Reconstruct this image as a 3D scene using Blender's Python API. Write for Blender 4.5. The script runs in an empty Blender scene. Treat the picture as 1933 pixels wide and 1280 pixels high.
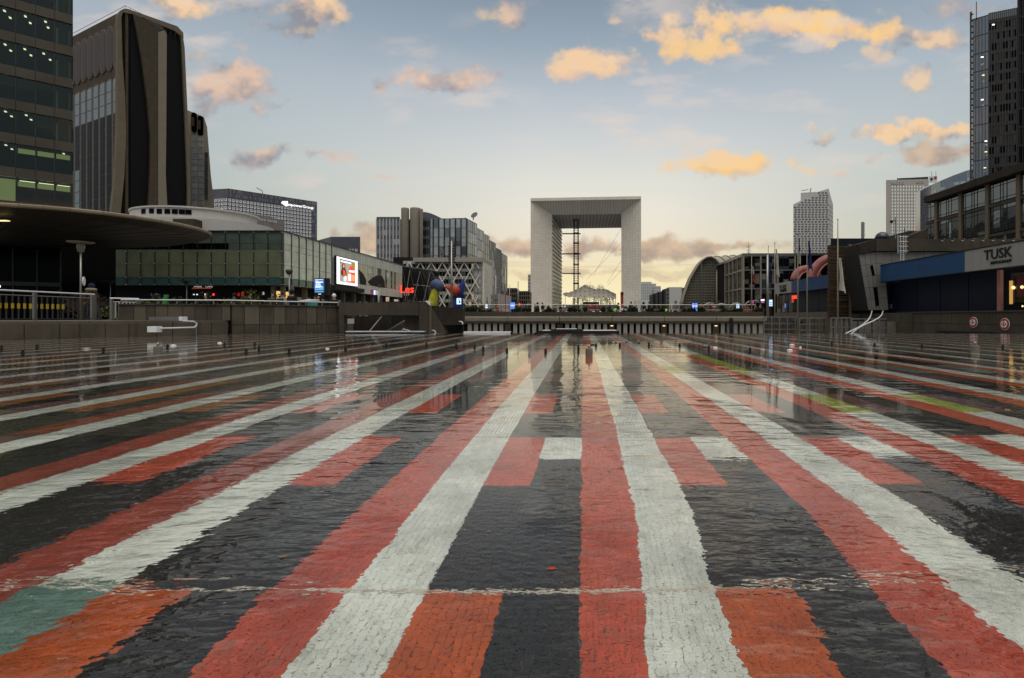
import bpy, math, random
import numpy as np
from mathutils import Matrix, Vector
rnd = random.Random(7)
F = 965.0; H = 0.80; VX = 1101.0; VY = 598.0      # focal length in photo pixels, eye height, vanishing point
def X(px, Y): return (px - VX) * Y / F
def Z(py, Y): return H + (VY - py) * Y / F

# ------------------------------------------------------------------ camera
sc = bpy.context.scene
cam = bpy.data.objects.new("camera", bpy.data.cameras.new("camera"))
sc.collection.objects.link(cam); sc.camera = cam
cam.location = (0, 0, H); cam.rotation_euler = (math.radians(90), 0, 0)
cam.data.sensor_width = 36; cam.data.lens = F / 1933 * 36
cam.data.shift_x = -(VX - 966.5) / 1933; cam.data.shift_y = -(640 - VY) / 1933
cam.data.clip_start = 0.05; cam.data.clip_end = 6000
sc.view_settings.view_transform = 'Standard'; sc.view_settings.look = 'None'
sc.view_settings.exposure = 0.0; sc.view_settings.gamma = 1.0
sc.view_settings.use_curve_mapping = False
cy = sc.cycles
cy.max_bounces = 12; cy.transmission_bounces = 10; cy.transparent_max_bounces = 8
cy.glossy_bounces = 4; cy.diffuse_bounces = 3; cy.sample_clamp_indirect = 6; cy.blur_glossy = 0.3
cy.use_denoising = True

# ------------------------------------------------------------------ sky: Nishita plus an evening gradient with clouds
def srgb(r, g, b):
    f = lambda c: (c / 255 / 12.92) if c <= 10 else ((c / 255 + .055) / 1.055) ** 2.4
    return np.array([f(r), f(g), f(b)])

def fbm(u, v, octaves, seed, period_u=None):
    """value noise summed over octaves; u, v in lattice units"""
    out = np.zeros(u.shape, np.float32); amp, tot = 1.0, 0.0
    rs = np.random.RandomState(seed)
    for o in range(octaves):
        n = 256
        g = rs.rand(n, n).astype(np.float32)
        uu = u * 2 ** o; vv = v * 2 ** o
        if period_u: n_u = int(period_u * 2 ** o)
        ui = np.floor(uu).astype(np.int64); vi = np.floor(vv).astype(np.int64)
        fu = (uu - ui).astype(np.float32); fv = (vv - vi).astype(np.float32)
        fu = fu * fu * (3 - 2 * fu); fv = fv * fv * (3 - 2 * fv)
        a = (ui % n_u if period_u else ui) % n; a1 = ((ui + 1) % n_u if period_u else ui + 1) % n
        b = vi % n; b1 = (vi + 1) % n
        out += amp * ((g[a, b] * (1 - fu) + g[a1, b] * fu) * (1 - fv) + (g[a, b1] * (1 - fu) + g[a1, b1] * fu) * fv)
        tot += amp; amp *= 0.55
    return out / tot

def make_sky_image():
    W, Hh = 4096, 2048
    az = ((np.arange(W) + .5) / W - .25) * 2 * np.pi
    az = np.where(az > np.pi, az - 2 * np.pi, az)
    el = ((np.arange(Hh) + .5) / Hh - .5) * np.pi
    r0 = int(Hh * (.5 - 4 / 180))                     # rows from 4 degrees below the horizon upward
    A, E = np.meshgrid(az.astype(np.float32), el[r0:].astype(np.float32))
    eld = np.degrees(E)
    # gradient with elevation, seen towards the sunset
    ks = [-4, 0, 2.5, 5, 8, 11, 14.5, 18.5, 23, 28, 34, 50, 90]
    cs = np.array([srgb(240, 226, 184), srgb(253, 242, 204), srgb(251, 237, 190), srgb(245, 229, 184), srgb(240, 228, 203),
                   srgb(236, 229, 213), srgb(227, 225, 215), srgb(210, 213, 212), srgb(188, 196, 203), srgb(154, 169, 182), srgb(122, 139, 155),
                   srgb(206, 212, 218), srgb(255, 255, 255) * 1.35])
    front = np.stack([np.interp(eld, ks, cs[:, i]) for i in range(3)], -1).astype(np.float32)
    # the side of the sky away from the sunset: pale, thinly veiled
    kb = [-4, 0, 10, 25, 45, 90]
    cb = np.array([srgb(170, 172, 178), srgb(186, 186, 190), srgb(196, 198, 202), srgb(190, 196, 204), srgb(214, 220, 226), srgb(255, 255, 255) * 1.35])
    back = np.stack([np.interp(eld, kb, cb[:, i]) for i in range(3)], -1).astype(np.float32)
    side = (1 - np.cos(A - .06)) / 2                   # 0 ahead, 1 behind
    w = np.clip((side - .04) / .5, 0, 1); w = (w * w * (3 - 2 * w))[..., None]
    sky = front * (1 - w) + back * w
    off = np.clip(np.abs(A - .03) - .12, 0, 2)          # away from the glow: cooler and a little dimmer
    k = np.clip(off / .6, 0, 1) * np.clip((34 - eld) / 24, 0, 1)
    sky = sky * (1 - k[..., None] * np.array([.50, .38, .30]))
    # soft veil
    veil = fbm((A + np.pi) / (2 * np.pi) * 24, E * 10, 5, 5, 24)
    v = np.clip((veil - .5) * 2.2, 0, 1)[..., None] * .16 * np.clip((eld - 5) / 20, 0, 1)[..., None]
    sky = sky * (1 - v) + srgb(214, 204, 200) * v
    # clouds far from the view: scattered puffs
    ca = fbm((A + np.pi) / (2 * np.pi) * 36, E * 14, 6, 11, 36)
    away = np.clip((np.abs(A) - .95) / .3, 0, 1) + np.clip((eld - 36) / 6, 0, 1); away = np.clip(away, 0, 1)
    al = np.clip((ca - .53) / .12, 0, 1) * away * np.clip((eld + 1) / 4, 0, 1) * .85
    det = fbm((A + np.pi) / (2 * np.pi) * 90, E * 40, 4, 13, 90)
    cc = srgb(190, 184, 186)[None, None] * (1 - det[..., None] * .9) + srgb(250, 214, 184)[None, None] * det[..., None] * .9
    sky = sky * (1 - al[..., None]) + cc * al[..., None]
    # the clouds ahead
    c0 = int(W * (.25 - 62 / 360)); c1 = int(W * (.25 + 56 / 360)); r1 = int(Hh * (.5 + 42 / 180)) - r0
    a = A[:r1, c0:c1]; e = E[:r1, c0:c1]
    px = VX + F * np.tan(a); py = VY - F * np.tan(e) / np.cos(a)
    warpx = (fbm(px / 60 + 50, py / 60 + 50, 5, 21) - .5) * 70
    warpy = (fbm(px / 60 + 90, py / 60 + 20, 5, 22) - .5) * 46
    n = fbm(px / 42 + 30, py / 34 + 60, 7, 23)
    light = fbm(px / 38 + 10, py / 30 + 80, 5, 24)
    PX = px + warpx; PY = py + warpy
    peach = srgb(246, 208, 164); pink = srgb(226, 192, 168); grey = srgb(146, 146, 154); orange = srgb(252, 208, 142); tan = srgb(214, 182, 150)
    dusk = srgb(172, 150, 134)
    #        x     y    rx   ry  op   lit     shade  litness
    cl = [(365, 12, 62, 26, .95, peach, grey, .55), (570, 30, 66, 34, .95, peach, grey, .45), (430, 165, 72, 42, .95, pink, grey, .5),
          (500, 297, 66, 18, .9, pink, grey, .55), (815, 150, 86, 19, .95, pink, grey, .45), (968, 32, 40, 24, .6, pink, grey, .3),
          (925, 20, 34, 12, .5, peach, grey, .5), (1130, 120, 88, 28, .95, peach, pink, .75), (1160, 40, 24, 10, .55, peach, pink, .6),
          (1455, 48, 185, 34, 1., orange, pink, .8), (1330, 82, 80, 20, .9, orange, pink, .8), (1640, 100, 26, 11, .6, peach, pink, .6),
          (1755, 80, 58, 19, .8, peach, grey, .6), (1725, 58, 30, 16, .7, peach, grey, .6), (1728, 138, 26, 22, .75, peach, grey, .6),
          (1388, 312, 88, 20, 1., orange, tan, .8), (1715, 250, 150, 15, .95, peach, grey, .7), (1785, 290, 95, 17, .85, tan, dusk, .2),
          (1795, 12, 90, 18, .6, pink, grey, .3), (1575, 322, 18, 8, .5, peach, pink, .6),
          (725, 332, 26, 9, .45, pink, pink, .5), (650, 300, 30, 8, .35, pink, pink, .4), (960, 462, 130, 17, .85, tan, dusk, .4),
          (700, 455, 62, 20, .85, tan, dusk, .3), (1115, 466, 110, 13, .85, tan, dusk, .3), (1270, 468, 110, 16, .85, tan, dusk, .5),
          (1400, 470, 75, 14, .85, tan, dusk, .4), (1010, 512, 120, 8, .4, tan, dusk, .4), (1200, 516, 170, 7, .45, tan, dusk, .4),
          (1300, 505, 80, 6, .3, tan, dusk, .4), (1800, 246, 80, 14, .8, peach, grey, .65), (1395, 42, 100, 26, .95, orange, pink, .8), (1545, 54, 120, 26, .95, orange, pink, .75), (1300, 62, 50, 18, .8, peach, pink, .6), (240, -60, 120, 40, .8, peach, grey, .5),
          (1100, -120, 160, 40, .7, pink, grey, .4), (1700, -90, 130, 45, .8, peach, grey, .5), (600, -110, 120, 40, .8, pink, grey, .45),
          (2150, 150, 150, 40, .8, peach, grey, .5), (40, 330, 150, 30, .5, pink, grey, .3), (-250, 200, 160, 50, .7, pink, grey, .4)]
    s = sky[:r1, c0:c1].copy()
    for (cx_, cy_, rx, ry, op, lit, sh, lk) in cl:
        x0 = (PX - cx_) / rx; y0 = (PY - cy_) / ry
        d = np.sqrt(x0 * x0 + y0 * y0)
        m = 1.42 - d + (n - .5) * 2.5
        alpha = np.clip(m / 1.05, 0, 1); alpha = alpha * alpha * (3 - 2 * alpha) * op
        k = np.clip(lk + (light - .5) * 2.6 - y0 * .25 + (m - .5) * .25, 0, 1)[..., None]
        col = sh * (1 - k) + lit * k
        s = s * (1 - alpha[..., None]) + col * alpha[..., None]
    # thin torn wisps between the clouds
    wv_ = fbm(px / 120 + 7 + py / 300, py / 38 + 3, 7, 41); wp_ = fbm(px / 300 + 2, py / 200 + 9, 3, 42)
    m = np.clip((wv_ - .52) * 5, 0, 1) * np.clip((wp_ - .40) * 5, 0, 1) * np.clip((470 - py) / 200, 0, 1) * .5
    s = s * (1 - m[..., None]) + srgb(232, 214, 200) * m[..., None]
    # streaks low over the horizon
    st = fbm(px / 260 + 5, py / 9 + 8, 4, 31)
    m = np.clip((st - .55) * 4, 0, 1) * np.clip(1 - np.abs(py - 505) / 55, 0, 1) * .5
    s = s * (1 - m[..., None]) + srgb(206, 186, 160) * m[..., None]
    sky[:r1, c0:c1] = s
    img = np.zeros((Hh, W, 4), np.float32); img[..., 3] = 1
    img[:r0, :, :3] = .12
    img[r0:, :, :3] = sky
    im = bpy.data.images.new("evening_sky", W, Hh, alpha=False, float_buffer=True)
    im.colorspace_settings.name = 'Linear Rec.709'
    im.pixels.foreach_set(img.ravel()); im.update(); im.pack()
    return im

SUN_EL, SUN_AZ = math.radians(70), math.radians(168)     # the bright veiled sky high behind the camera
world = bpy.data.worlds.new("World"); sc.world = world; world.use_nodes = True
wn = world.node_tree; wn.nodes.clear()
wo = wn.nodes.new("ShaderNodeOutputWorld"); add = wn.nodes.new("ShaderNodeAddShader")
b1 = wn.nodes.new("ShaderNodeBackground"); b2 = wn.nodes.new("ShaderNodeBackground")
nish = wn.nodes.new("ShaderNodeTexSky"); nish.sky_type = 'NISHITA'; nish.sun_disc = False
nish.sun_elevation = SUN_EL; nish.sun_rotation = SUN_AZ
env = wn.nodes.new("ShaderNodeTexEnvironment"); env.image = make_sky_image()
wn.links.new(nish.outputs[0], b1.inputs[0]); b1.inputs[1].default_value = 0.004
wn.links.new(env.outputs[0], b2.inputs[0]); b2.inputs[1].default_value = 0.98
wn.links.new(b1.outputs[0], add.inputs[0]); wn.links.new(b2.outputs[0], add.inputs[1]); wn.links.new(add.outputs[0], wo.inputs[0])
sun = bpy.data.objects.new("sun", bpy.data.lights.new("sun", 'SUN'))
sun.data.energy = 1.5; sun.data.angle = math.radians(60); sun.data.color = (1, .94, .86)
d = Vector((math.sin(SUN_AZ) * math.cos(SUN_EL), math.cos(SUN_AZ) * math.cos(SUN_EL), math.sin(SUN_EL)))
sun.rotation_euler = d.to_track_quat('Z', 'Y').to_euler(); sun.location = (0, 40, 60)
sc.collection.objects.link(sun)

# ------------------------------------------------------------------ materials
MATS = {}
def newmat(name):
    m = bpy.data.materials.new(name); m.use_nodes = True; MATS[name] = m
    return m, m.node_tree, m.node_tree.nodes["Principled BSDF"]
def pos(nt, scale=(1, 1, 1), loc=(0, 0, 0)):
    g = nt.nodes.new("ShaderNodeNewGeometry"); mp = nt.nodes.new("ShaderNodeMapping")
    mp.inputs['Scale'].default_value = scale; mp.inputs['Location'].default_value = loc
    nt.links.new(g.outputs['Position'], mp.inputs['Vector']); return mp.outputs[0]
def noise(nt, vec, scale, detail=4, rough=.6):
    n = nt.nodes.new("ShaderNodeTexNoise"); n.inputs['Scale'].default_value = scale
    n.inputs['Detail'].default_value = detail; n.inputs['Roughness'].default_value = rough
    nt.links.new(vec, n.inputs['Vector']); return n.outputs['Fac']
def mixc(nt, fac, a, b, mode='MIX'):
    m = nt.nodes.new("ShaderNodeMix"); m.data_type = 'RGBA'; m.blend_type = mode
    for s, v in ((m.inputs[0], fac), (m.inputs[6], a), (m.inputs[7], b)):
        if hasattr(v, 'is_linked') or hasattr(v, 'node'): nt.links.new(v, s)
        elif isinstance(v, (int, float)): s.default_value = v
        else: s.default_value = (*v, 1) if len(v) == 3 else v
    return m.outputs[2]
def rng(nt, v, a, b, c=0., d=1.):
    m = nt.nodes.new("ShaderNodeMapRange"); nt.links.new(v, m.inputs[0])
    for i, x in enumerate((a, b, c, d)): m.inputs[i + 1].default_value = x
    return m.outputs[0]
def surf(name, col, rough=.8, metal=0, var=.25, scale=1.5, fine=30, streak=0., bump=.0, obj=.0, spec=.22):
    """a surface with broad and fine colour variation, optional rain streaks, fine relief"""
    m, nt, p = newmat(name)
    v = pos(nt)
    a = noise(nt, v, scale, 5); b = noise(nt, v, fine, 3)
    c = mixc(nt, rng(nt, a, .3, .7), tuple(x * (1 - var) for x in col), tuple(min(1, x * (1 + var)) for x in col))
    c = mixc(nt, rng(nt, b, .3, .7, 0, .5), c, tuple(x * (1 - var * 1.2) for x in col))
    if streak:
        s = noise(nt, pos(nt, (3, 3, .12)), 1.6, 5, .7)
        c = mixc(nt, rng(nt, s, .5, .72, 0, streak), c, tuple(x * .3 for x in col))
    if obj:
        oi = nt.nodes.new("ShaderNodeObjectInfo")
        c = mixc(nt, rng(nt, oi.outputs['Random'], 0, 1, 0, obj), c, tuple(x * .45 for x in col))
    nt.links.new(c, p.inputs['Base Color'])
    p.inputs['Roughness'].default_value = rough; p.inputs['Metallic'].default_value = metal
    p.inputs['Specular IOR Level'].default_value = spec
    if bump:
        bn = nt.nodes.new("ShaderNodeBump"); bn.inputs['Distance'].default_value = bump
        nt.links.new(b, bn.inputs['Height']); nt.links.new(bn.outputs[0], p.inputs['Normal'])
    return m
def glass(name, col, rough=.06, wob=.006, obj=.5, spec=.6, wscale=.5, ior=1.5):
    """window glass seen from outside by day: dark, reflecting, each pane slightly out of true"""
    m, nt, p = newmat(name)
    v = pos(nt)
    oi = nt.nodes.new("ShaderNodeObjectInfo")
    c = mixc(nt, rng(nt, oi.outputs['Random'], 0, 1, 0, obj), col, tuple(x * .35 for x in col))
    c = mixc(nt, rng(nt, noise(nt, v, .6, 3), .35, .65, 0, .6), c, tuple(x * .5 for x in col))
    nt.links.new(c, p.inputs['Base Color']); p.inputs['Roughness'].default_value = rough
    p.inputs['Specular IOR Level'].default_value = spec; p.inputs['IOR'].default_value = ior
    bn = nt.nodes.new("ShaderNodeBump"); bn.inputs['Distance'].default_value = wob; bn.inputs['Strength'].default_value = 1
    nt.links.new(noise(nt, v, wscale, 2), bn.inputs['Height']); nt.links.new(bn.outputs[0], p.inputs['Normal'])
    return m
def emit(name, col, s, base=.5):
    m, nt, p = newmat(name)
    p.inputs['Base Color'].default_value = (*[c * base for c in col], 1)
    p.inputs['Emission Color'].default_value = (*col, 1); p.inputs['Emission Strength'].default_value = s
    p.inputs['Roughness'].default_value = .5
    return m
def gridmat(name, col, line, w, h, mortar, rough=.6, var=.12, axes='xz', streak=0.):
    """panels with joint lines, for surfaces too far off to tell the panels apart"""
    m, nt, p = newmat(name)
    g = nt.nodes.new("ShaderNodeNewGeometry"); sp = nt.nodes.new("ShaderNodeSeparateXYZ"); cb = nt.nodes.new("ShaderNodeCombineXYZ")
    nt.links.new(g.outputs['Position'], sp.inputs[0])
    if axes == 's':      # horizontal distance along either wall direction
        ad = nt.nodes.new("ShaderNodeMath"); ad.operation = 'ADD'
        nt.links.new(sp.outputs[0], ad.inputs[0]); nt.links.new(sp.outputs[1], ad.inputs[1]); nt.links.new(ad.outputs[0], cb.inputs[0])
    else: nt.links.new(sp.outputs['xyz'.index(axes[0])], cb.inputs[0])
    nt.links.new(sp.outputs['xyz'.index(axes[-1]) if axes != 's' else 2], cb.inputs[1])
    b = nt.nodes.new("ShaderNodeTexBrick"); b.offset = 0; b.squash = 1
    b.inputs['Scale'].default_value = 1; b.inputs['Brick Width'].default_value = w; b.inputs['Row Height'].default_value = h
    b.inputs['Mortar Size'].default_value = mortar; b.inputs['Mortar Smooth'].default_value = .1
    b.inputs['Color1'].default_value = (*[c * (1 - var) for c in col], 1); b.inputs['Color2'].default_value = (*[min(1, c * (1 + var)) for c in col], 1)
    b.inputs['Mortar'].default_value = (*line, 1)
    nt.links.new(cb.outputs[0], b.inputs['Vector'])
    c = mixc(nt, rng(nt, noise(nt, pos(nt), .05, 6), .35, .65, 0, .35), b.outputs[0], tuple(x * .7 for x in col))
    if streak:
        s = noise(nt, pos(nt, (1, 1, .05)), 1.2, 5, .7)
        c = mixc(nt, rng(nt, s, .5, .72, 0, streak), c, tuple(x * .4 for x in col))
    nt.links.new(c, p.inputs['Base Color']); p.inputs['Roughness'].default_value = rough; p.inputs['Specular IOR Level'].default_value = .15
    return m

granite = surf("granite", (.092, .074, .052), .75, var=.4, scale=.9, fine=26, streak=.55, bump=.002, obj=.45)
granite_lt = surf("granite_pale", (.135, .112, .08), .75, var=.2, scale=.8, fine=60, streak=.4, bump=.002, obj=.25)
granite_dk = surf("granite_dark", (.034, .027, .019), .8, var=.3, scale=.8, fine=50, streak=.6, bump=.002)
wet = surf("wet_stone", (.045, .04, .03), .35, var=.4, scale=.9, fine=40, bump=.002)
concrete = surf("concrete", (.17, .15, .115), .85, var=.15, scale=.4, fine=12, streak=.4, obj=.15)
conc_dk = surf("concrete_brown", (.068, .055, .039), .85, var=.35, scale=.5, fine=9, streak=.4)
conc_tow = gridmat("tower_concrete", (.072, .056, .036), (.035, .028, .02), 1.1, 1.6, .035, .75, .12, 's')
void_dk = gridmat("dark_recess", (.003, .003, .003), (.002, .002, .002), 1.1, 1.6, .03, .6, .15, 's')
white_conc = surf("white_render", (.5, .48, .44), .7, var=.06, scale=.3, fine=8, streak=.15)
metal = surf("brushed_metal", (.3, .28, .25), .35, 1, var=.1, scale=3)
metal_dk = surf("dark_metal", (.06, .058, .055), .45, .6, var=.2, scale=3)
metal_lt = surf("bright_metal", (.72, .72, .7), .4, .6, var=.08, scale=3)
black = surf("black_rubber", (.012, .012, .012), .55, var=.3, scale=5)
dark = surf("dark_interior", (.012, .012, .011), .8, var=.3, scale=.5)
soil = surf("brown_plaster", (.06, .045, .045), .9, var=.2, scale=.4)
paving = surf("paving", (.16, .145, .12), .8, var=.2, scale=.6, fine=20, streak=0)
navy = surf("navy_panel", (.003, .007, .020), .5, var=.15, scale=.4, obj=.3)
blue = surf("blue_band", (.014, .06, .15), .5, var=.15, scale=.5, obj=.35)
navy_dk = surf("navy_dark", (.005, .006, .012), .6, var=.15, scale=.4)
signgrey = surf("sign_grey", (.27, .265, .245), .5, var=.06, scale=.5, obj=.12)
tile_wh = surf("pale_tile", (.19, .185, .165), .4, var=.08, scale=1, obj=.15)
wood = surf("wood_slat", (.12, .08, .045), .7, var=.4, scale=3, obj=.6)
wood_tr = surf("wood_trim", (.17, .12, .07), .7, var=.2)
pink_st = surf("pink_steel", (.42, .17, .15), .6, var=.25, scale=1.5, fine=10, streak=.3)
g_green = glass("green_glass", (.105, .14, .115), .12, .01, .3)
g_green2 = glass("green_glass_pale", (.62, .68, .55), .15, .01, .3)
g_teal = glass("teal_glass", (.06, .125, .12), .15, .01, .25)
g_dark = glass("dark_glass", (.014, .016, .015), .05, .02, .6)
g_grey = glass("grey_glass", (.11, .12, .12), .06, .03, .6, ior=2.0)
g_blue = glass("blue_glass", (.10, .13, .17), .08, .02, .5, ior=2.1)
g_pale = glass("pale_glass", (.42, .45, .44), .12, .02, .35, ior=1.9)
g_black = glass("black_glass", (.003, .003, .004), .12, .01, .4, .05)
g_cnit = glass("cnit_glass", (.15, .14, .11), .07, .03, .6)
rib_pale = surf("ribbed_cladding", (.58, .60, .52), .4, var=.08, scale=.3, obj=.3)
spandrel = surf("spandrel_metal", (.085, .075, .055), .35, .55, var=.25, scale=.25)
man_frame = surf("white_frame", (.8, .8, .79), .5, var=.08)
man_wall = surf("blue_grey_wall", (.12, .12, .14), .4, .3, var=.2, scale=.2)
wtc = gridmat("beige_curtain", (.24, .22, .2), (.12, .11, .11), 1.7, 3.4, .18, .4, .1, 's')
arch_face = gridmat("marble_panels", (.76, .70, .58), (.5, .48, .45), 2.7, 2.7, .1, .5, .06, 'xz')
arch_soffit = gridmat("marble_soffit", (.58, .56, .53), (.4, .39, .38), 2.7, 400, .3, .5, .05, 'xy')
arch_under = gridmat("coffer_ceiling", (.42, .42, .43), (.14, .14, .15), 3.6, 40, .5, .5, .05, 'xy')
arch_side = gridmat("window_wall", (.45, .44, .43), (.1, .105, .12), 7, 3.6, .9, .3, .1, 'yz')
tentm = surf("canvas", (.42, .38, .31), .8, var=.05)
holem = surf("canvas_opening", (.05, .045, .045), .8)
leaf = surf("leaves", (.03, .045, .015), .6, var=.5, scale=2, fine=8)
leaf_y = surf("leaves_yellowish", (.09, .1, .02), .6, var=.5, scale=2, fine=8)
leaf_far = surf("far_foliage", (.16, .15, .11), .9, var=.2, scale=.2)  # kept pale in the colour itself in place of distance haze
bark = surf("bark", (.045, .032, .025), .9, var=.3, scale=4)
red_e = emit("red_lit", (1, .06, .03), 1.2)
white_e = emit("white_lit", (1, .98, .95), 1.6)
warm_e = emit("warm_lit", (1, .62, .22), .9)
lamp_e = emit("office_light", (1, 1, .85), 2.6)
lampw_e = emit("warm_lamp", (1, .74, .34), 1.5)
green_e = emit("green_room_light", (.80, .82, .46), .42)
green_d = emit("dim_room_light", (.3, .42, .32), .13)
cream_e = emit("cream_window", (.8, .7, .4), .3)
scr_bl = emit("screen_blue", (.1, .3, .95), .9)
scr_lb = emit("screen_pale_blue", (.6, .8, 1), 1.1)
scr_navy = emit("screen_navy", (.03, .12, .4), .8)
scr_teal = emit("screen_teal", (.1, .5, .55), .8)
scr_red = emit("screen_red", (.85, .1, .02), .85)
scr_or = emit("screen_orange", (1, .45, .2), .8)
scr_dk = emit("screen_dark", (.03, .02, .02), .6)
scr_gry = emit("screen_grey", (.5, .45, .4), .7)
scr_wht = emit("screen_white", (1, .96, .97), 1.15)
scr_gold = emit("screen_gold", (.4, .35, .05), .7)
sky_blu = surf("painted_blue", (.02, .04, .17), .75, var=.35, scale=.8, fine=6, streak=.4)
yel = surf("painted_yellow", (.42, .4, .03), .75, var=.35, scale=.8, fine=6, streak=.4)
redp = surf("painted_red", (.45, .045, .015), .7, var=.3, scale=.8, fine=6, streak=.3)
tealp = surf("painted_teal", (.05, .35, .3), .5)
whitep = surf("painted_white", (.7, .7, .68), .5, var=.05)
yellow_tape = surf("yellow_tape", (.45, .3, .02), .5)
skin = surf("skin", (.35, .19, .13), .6, var=.1)
CLOTH = [surf("cloth_%s" % n, c, .9, var=.15, scale=8) for n, c in
         (("black", (.012, .012, .014)), ("charcoal", (.03, .03, .035)), ("navy", (.014, .02, .045)), ("brown", (.06, .04, .025)),
          ("grey", (.12, .12, .12)), ("beige", (.28, .24, .18)), ("red", (.22, .03, .02)), ("olive", (.05, .05, .025)))]
hairm = surf("hair", (.02, .014, .01), .7)
fur = surf("fur_trim", (.3, .25, .17), .95)

# ------------------------------------------------------------------ geometry helpers
WM = {}
def wmat(o): return WM.get(o.name, Matrix.Identity(4))
def link(o, parent=None, M=None):
    sc.collection.objects.link(o)
    M = M or Matrix.Identity(4)
    o.matrix_basis = M
    if parent is not None:
        o.parent = parent; o.matrix_parent_inverse = wmat(parent).inverted()
    WM[o.name] = M
    return o
def thing(name, label, cat, loc=(0, 0, 0), group=None, rz=0.):
    o = bpy.data.objects.new(name, None); o.empty_display_size = .2
    link(o, None, Matrix.Translation(loc) @ Matrix.Rotation(rz, 4, 'Z'))
    o['label'] = label; o['category'] = cat
    if group: o['group'] = group
    return o
def tag(o, label, cat, group=None):
    o['label'] = label; o['category'] = cat
    if group: o['group'] = group
    return o
def structure(o): o['kind'] = 'structure'; return o
def stuff(o, label=None, cat=None):
    o['kind'] = 'stuff'
    if label: o['label'] = label
    if cat: o['category'] = cat
    return o
class MB:
    def __init__(s): s.v = []; s.f = []; s.m = []
    def add(s, vs, fs, mi=0):
        k = len(s.v); s.v += [tuple(v) for v in vs]; s.f += [tuple(i + k for i in f) for f in fs]; s.m += [mi] * len(fs); return s
    def hexa(s, p, mi=0):
        """8 points: bottom loop 0-3 counter-clockwise seen from above, top loop 4-7"""
        return s.add(p, [(3, 2, 1, 0), (4, 5, 6, 7), (0, 1, 5, 4), (1, 2, 6, 5), (2, 3, 7, 6), (3, 0, 4, 7)], mi)
    def box(s, x0, x1, y0, y1, z0, z1, mi=0):
        return s.hexa([(x0, y0, z0), (x1, y0, z0), (x1, y1, z0), (x0, y1, z0), (x0, y0, z1), (x1, y0, z1), (x1, y1, z1), (x0, y1, z1)], mi)
    def prism(s, plan, z0, z1, mi=0):
        n = len(plan); a = sum(plan[i][0] * plan[(i + 1) % n][1] - plan[(i + 1) % n][0] * plan[i][1] for i in range(n))
        if a < 0: plan = plan[::-1]
        zz0 = z0 if isinstance(z0, (list, tuple)) else [z0] * n; zz1 = z1 if isinstance(z1, (list, tuple)) else [z1] * n
        if a < 0: zz0, zz1 = list(zz0)[::-1], list(zz1)[::-1]
        vs = [(p[0], p[1], z) for p, z in zip(plan, zz0)] + [(p[0], p[1], z) for p, z in zip(plan, zz1)]
        fs = [tuple(range(n))[::-1], tuple(range(n, 2 * n))] + [(i, (i + 1) % n, n + (i + 1) % n, n + i) for i in range(n)]
        return s.add(vs, fs, mi)
    def wall(s, A, B, z0, z1, t, mi=0, off=0.):
        """a slab along A-B, thickness t behind the face, face pushed towards the camera by off"""
        A = Vector(A[:2]); B = Vector(B[:2]); u = (B - A).normalized(); n = Vector((u.y, -u.x))
        if n.dot(-(A + B)) < 0: n = -n
        a, b = A + n * off, B + n * off; c, d_ = b - n * (t + off) if False else b - n * t, a - n * t
        return s.prism([a, b, c, d_], z0, z1, mi)
    def tube(s, pts, r, n=8, cap=True, mi=0):
        pts = [Vector(p) for p in pts]; rs = r if isinstance(r, (list, tuple)) else [r] * len(pts)
        k = len(s.v); up = None
        for i, p in enumerate(pts):
            t = (pts[min(i + 1, len(pts) - 1)] - pts[max(i - 1, 0)]).normalized()
            a = t.cross(Vector((0, 0, 1)) if abs(t.z) < .95 else Vector((0, 1, 0))).normalized()
            if up is not None and a.dot(up) < 0: a = -a
            up = a; b = t.cross(a)
            for j in range(n):
                an = 2 * math.pi * j / n; s.v.append(tuple(p + (a * math.cos(an) + b * math.sin(an)) * rs[i]))
        for i in range(len(pts) - 1):
            for j in range(n):
                s.f.append((k + i * n + j, k + i * n + (j + 1) % n, k + (i + 1) * n + (j + 1) % n, k + (i + 1) * n + j)); s.m.append(mi)
        if cap:
            s.f.append(tuple(k + j for j in range(n))[::-1]); s.f.append(tuple(k + (len(pts) - 1) * n + j for j in range(n))); s.m += [mi, mi]
        return s
    def lathe(s, prof, c, n=16, mi=0):
        """profile of (radius, z) from bottom to top about the vertical through c"""
        k = len(s.v)
        for r, z in prof:
            for j in range(n):
                an = 2 * math.pi * j / n; s.v.append((c[0] + r * math.cos(an), c[1] + r * math.sin(an), c[2] + z))
        for i in range(len(prof) - 1):
            for j in range(n):
                s.f.append((k + i * n + j, k + i * n + (j + 1) % n, k + (i + 1) * n + (j + 1) % n, k + (i + 1) * n + j)); s.m.append(mi)
        s.f.append(tuple(k + j for j in range(n))[::-1]); s.f.append(tuple(k + (len(prof) - 1) * n + j for j in range(n))); s.m += [mi, mi]
        return s
    def mesh(s, name, mats, smooth=False):
        me = bpy.data.meshes.new(name); me.from_pydata(s.v, [], s.f)
        mats = mats if isinstance(mats, (list, tuple)) else [mats]
        for m in mats: me.materials.append(m)
        if len(mats) > 1: me.polygons.foreach_set("material_index", s.m)
        if smooth: me.polygons.foreach_set("use_smooth", [True] * len(me.polygons))
        me.update(); return me
    def build(s, name, mats, parent=None, smooth=False):
        return link(bpy.data.objects.new(name, s.mesh(name, mats, smooth)), parent)
def inst(name, me, M, parent=None): return link(bpy.data.objects.new(name, me), parent, M)
def boxmesh(name, w, t, h, mat, bev=0):
    """box centred in x and z, its back on y = 0 and its face at y = -t"""
    b = MB().box(-w / 2, w / 2, -t, 0, -h / 2, h / 2)
    return b.mesh(name, mat)
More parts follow.
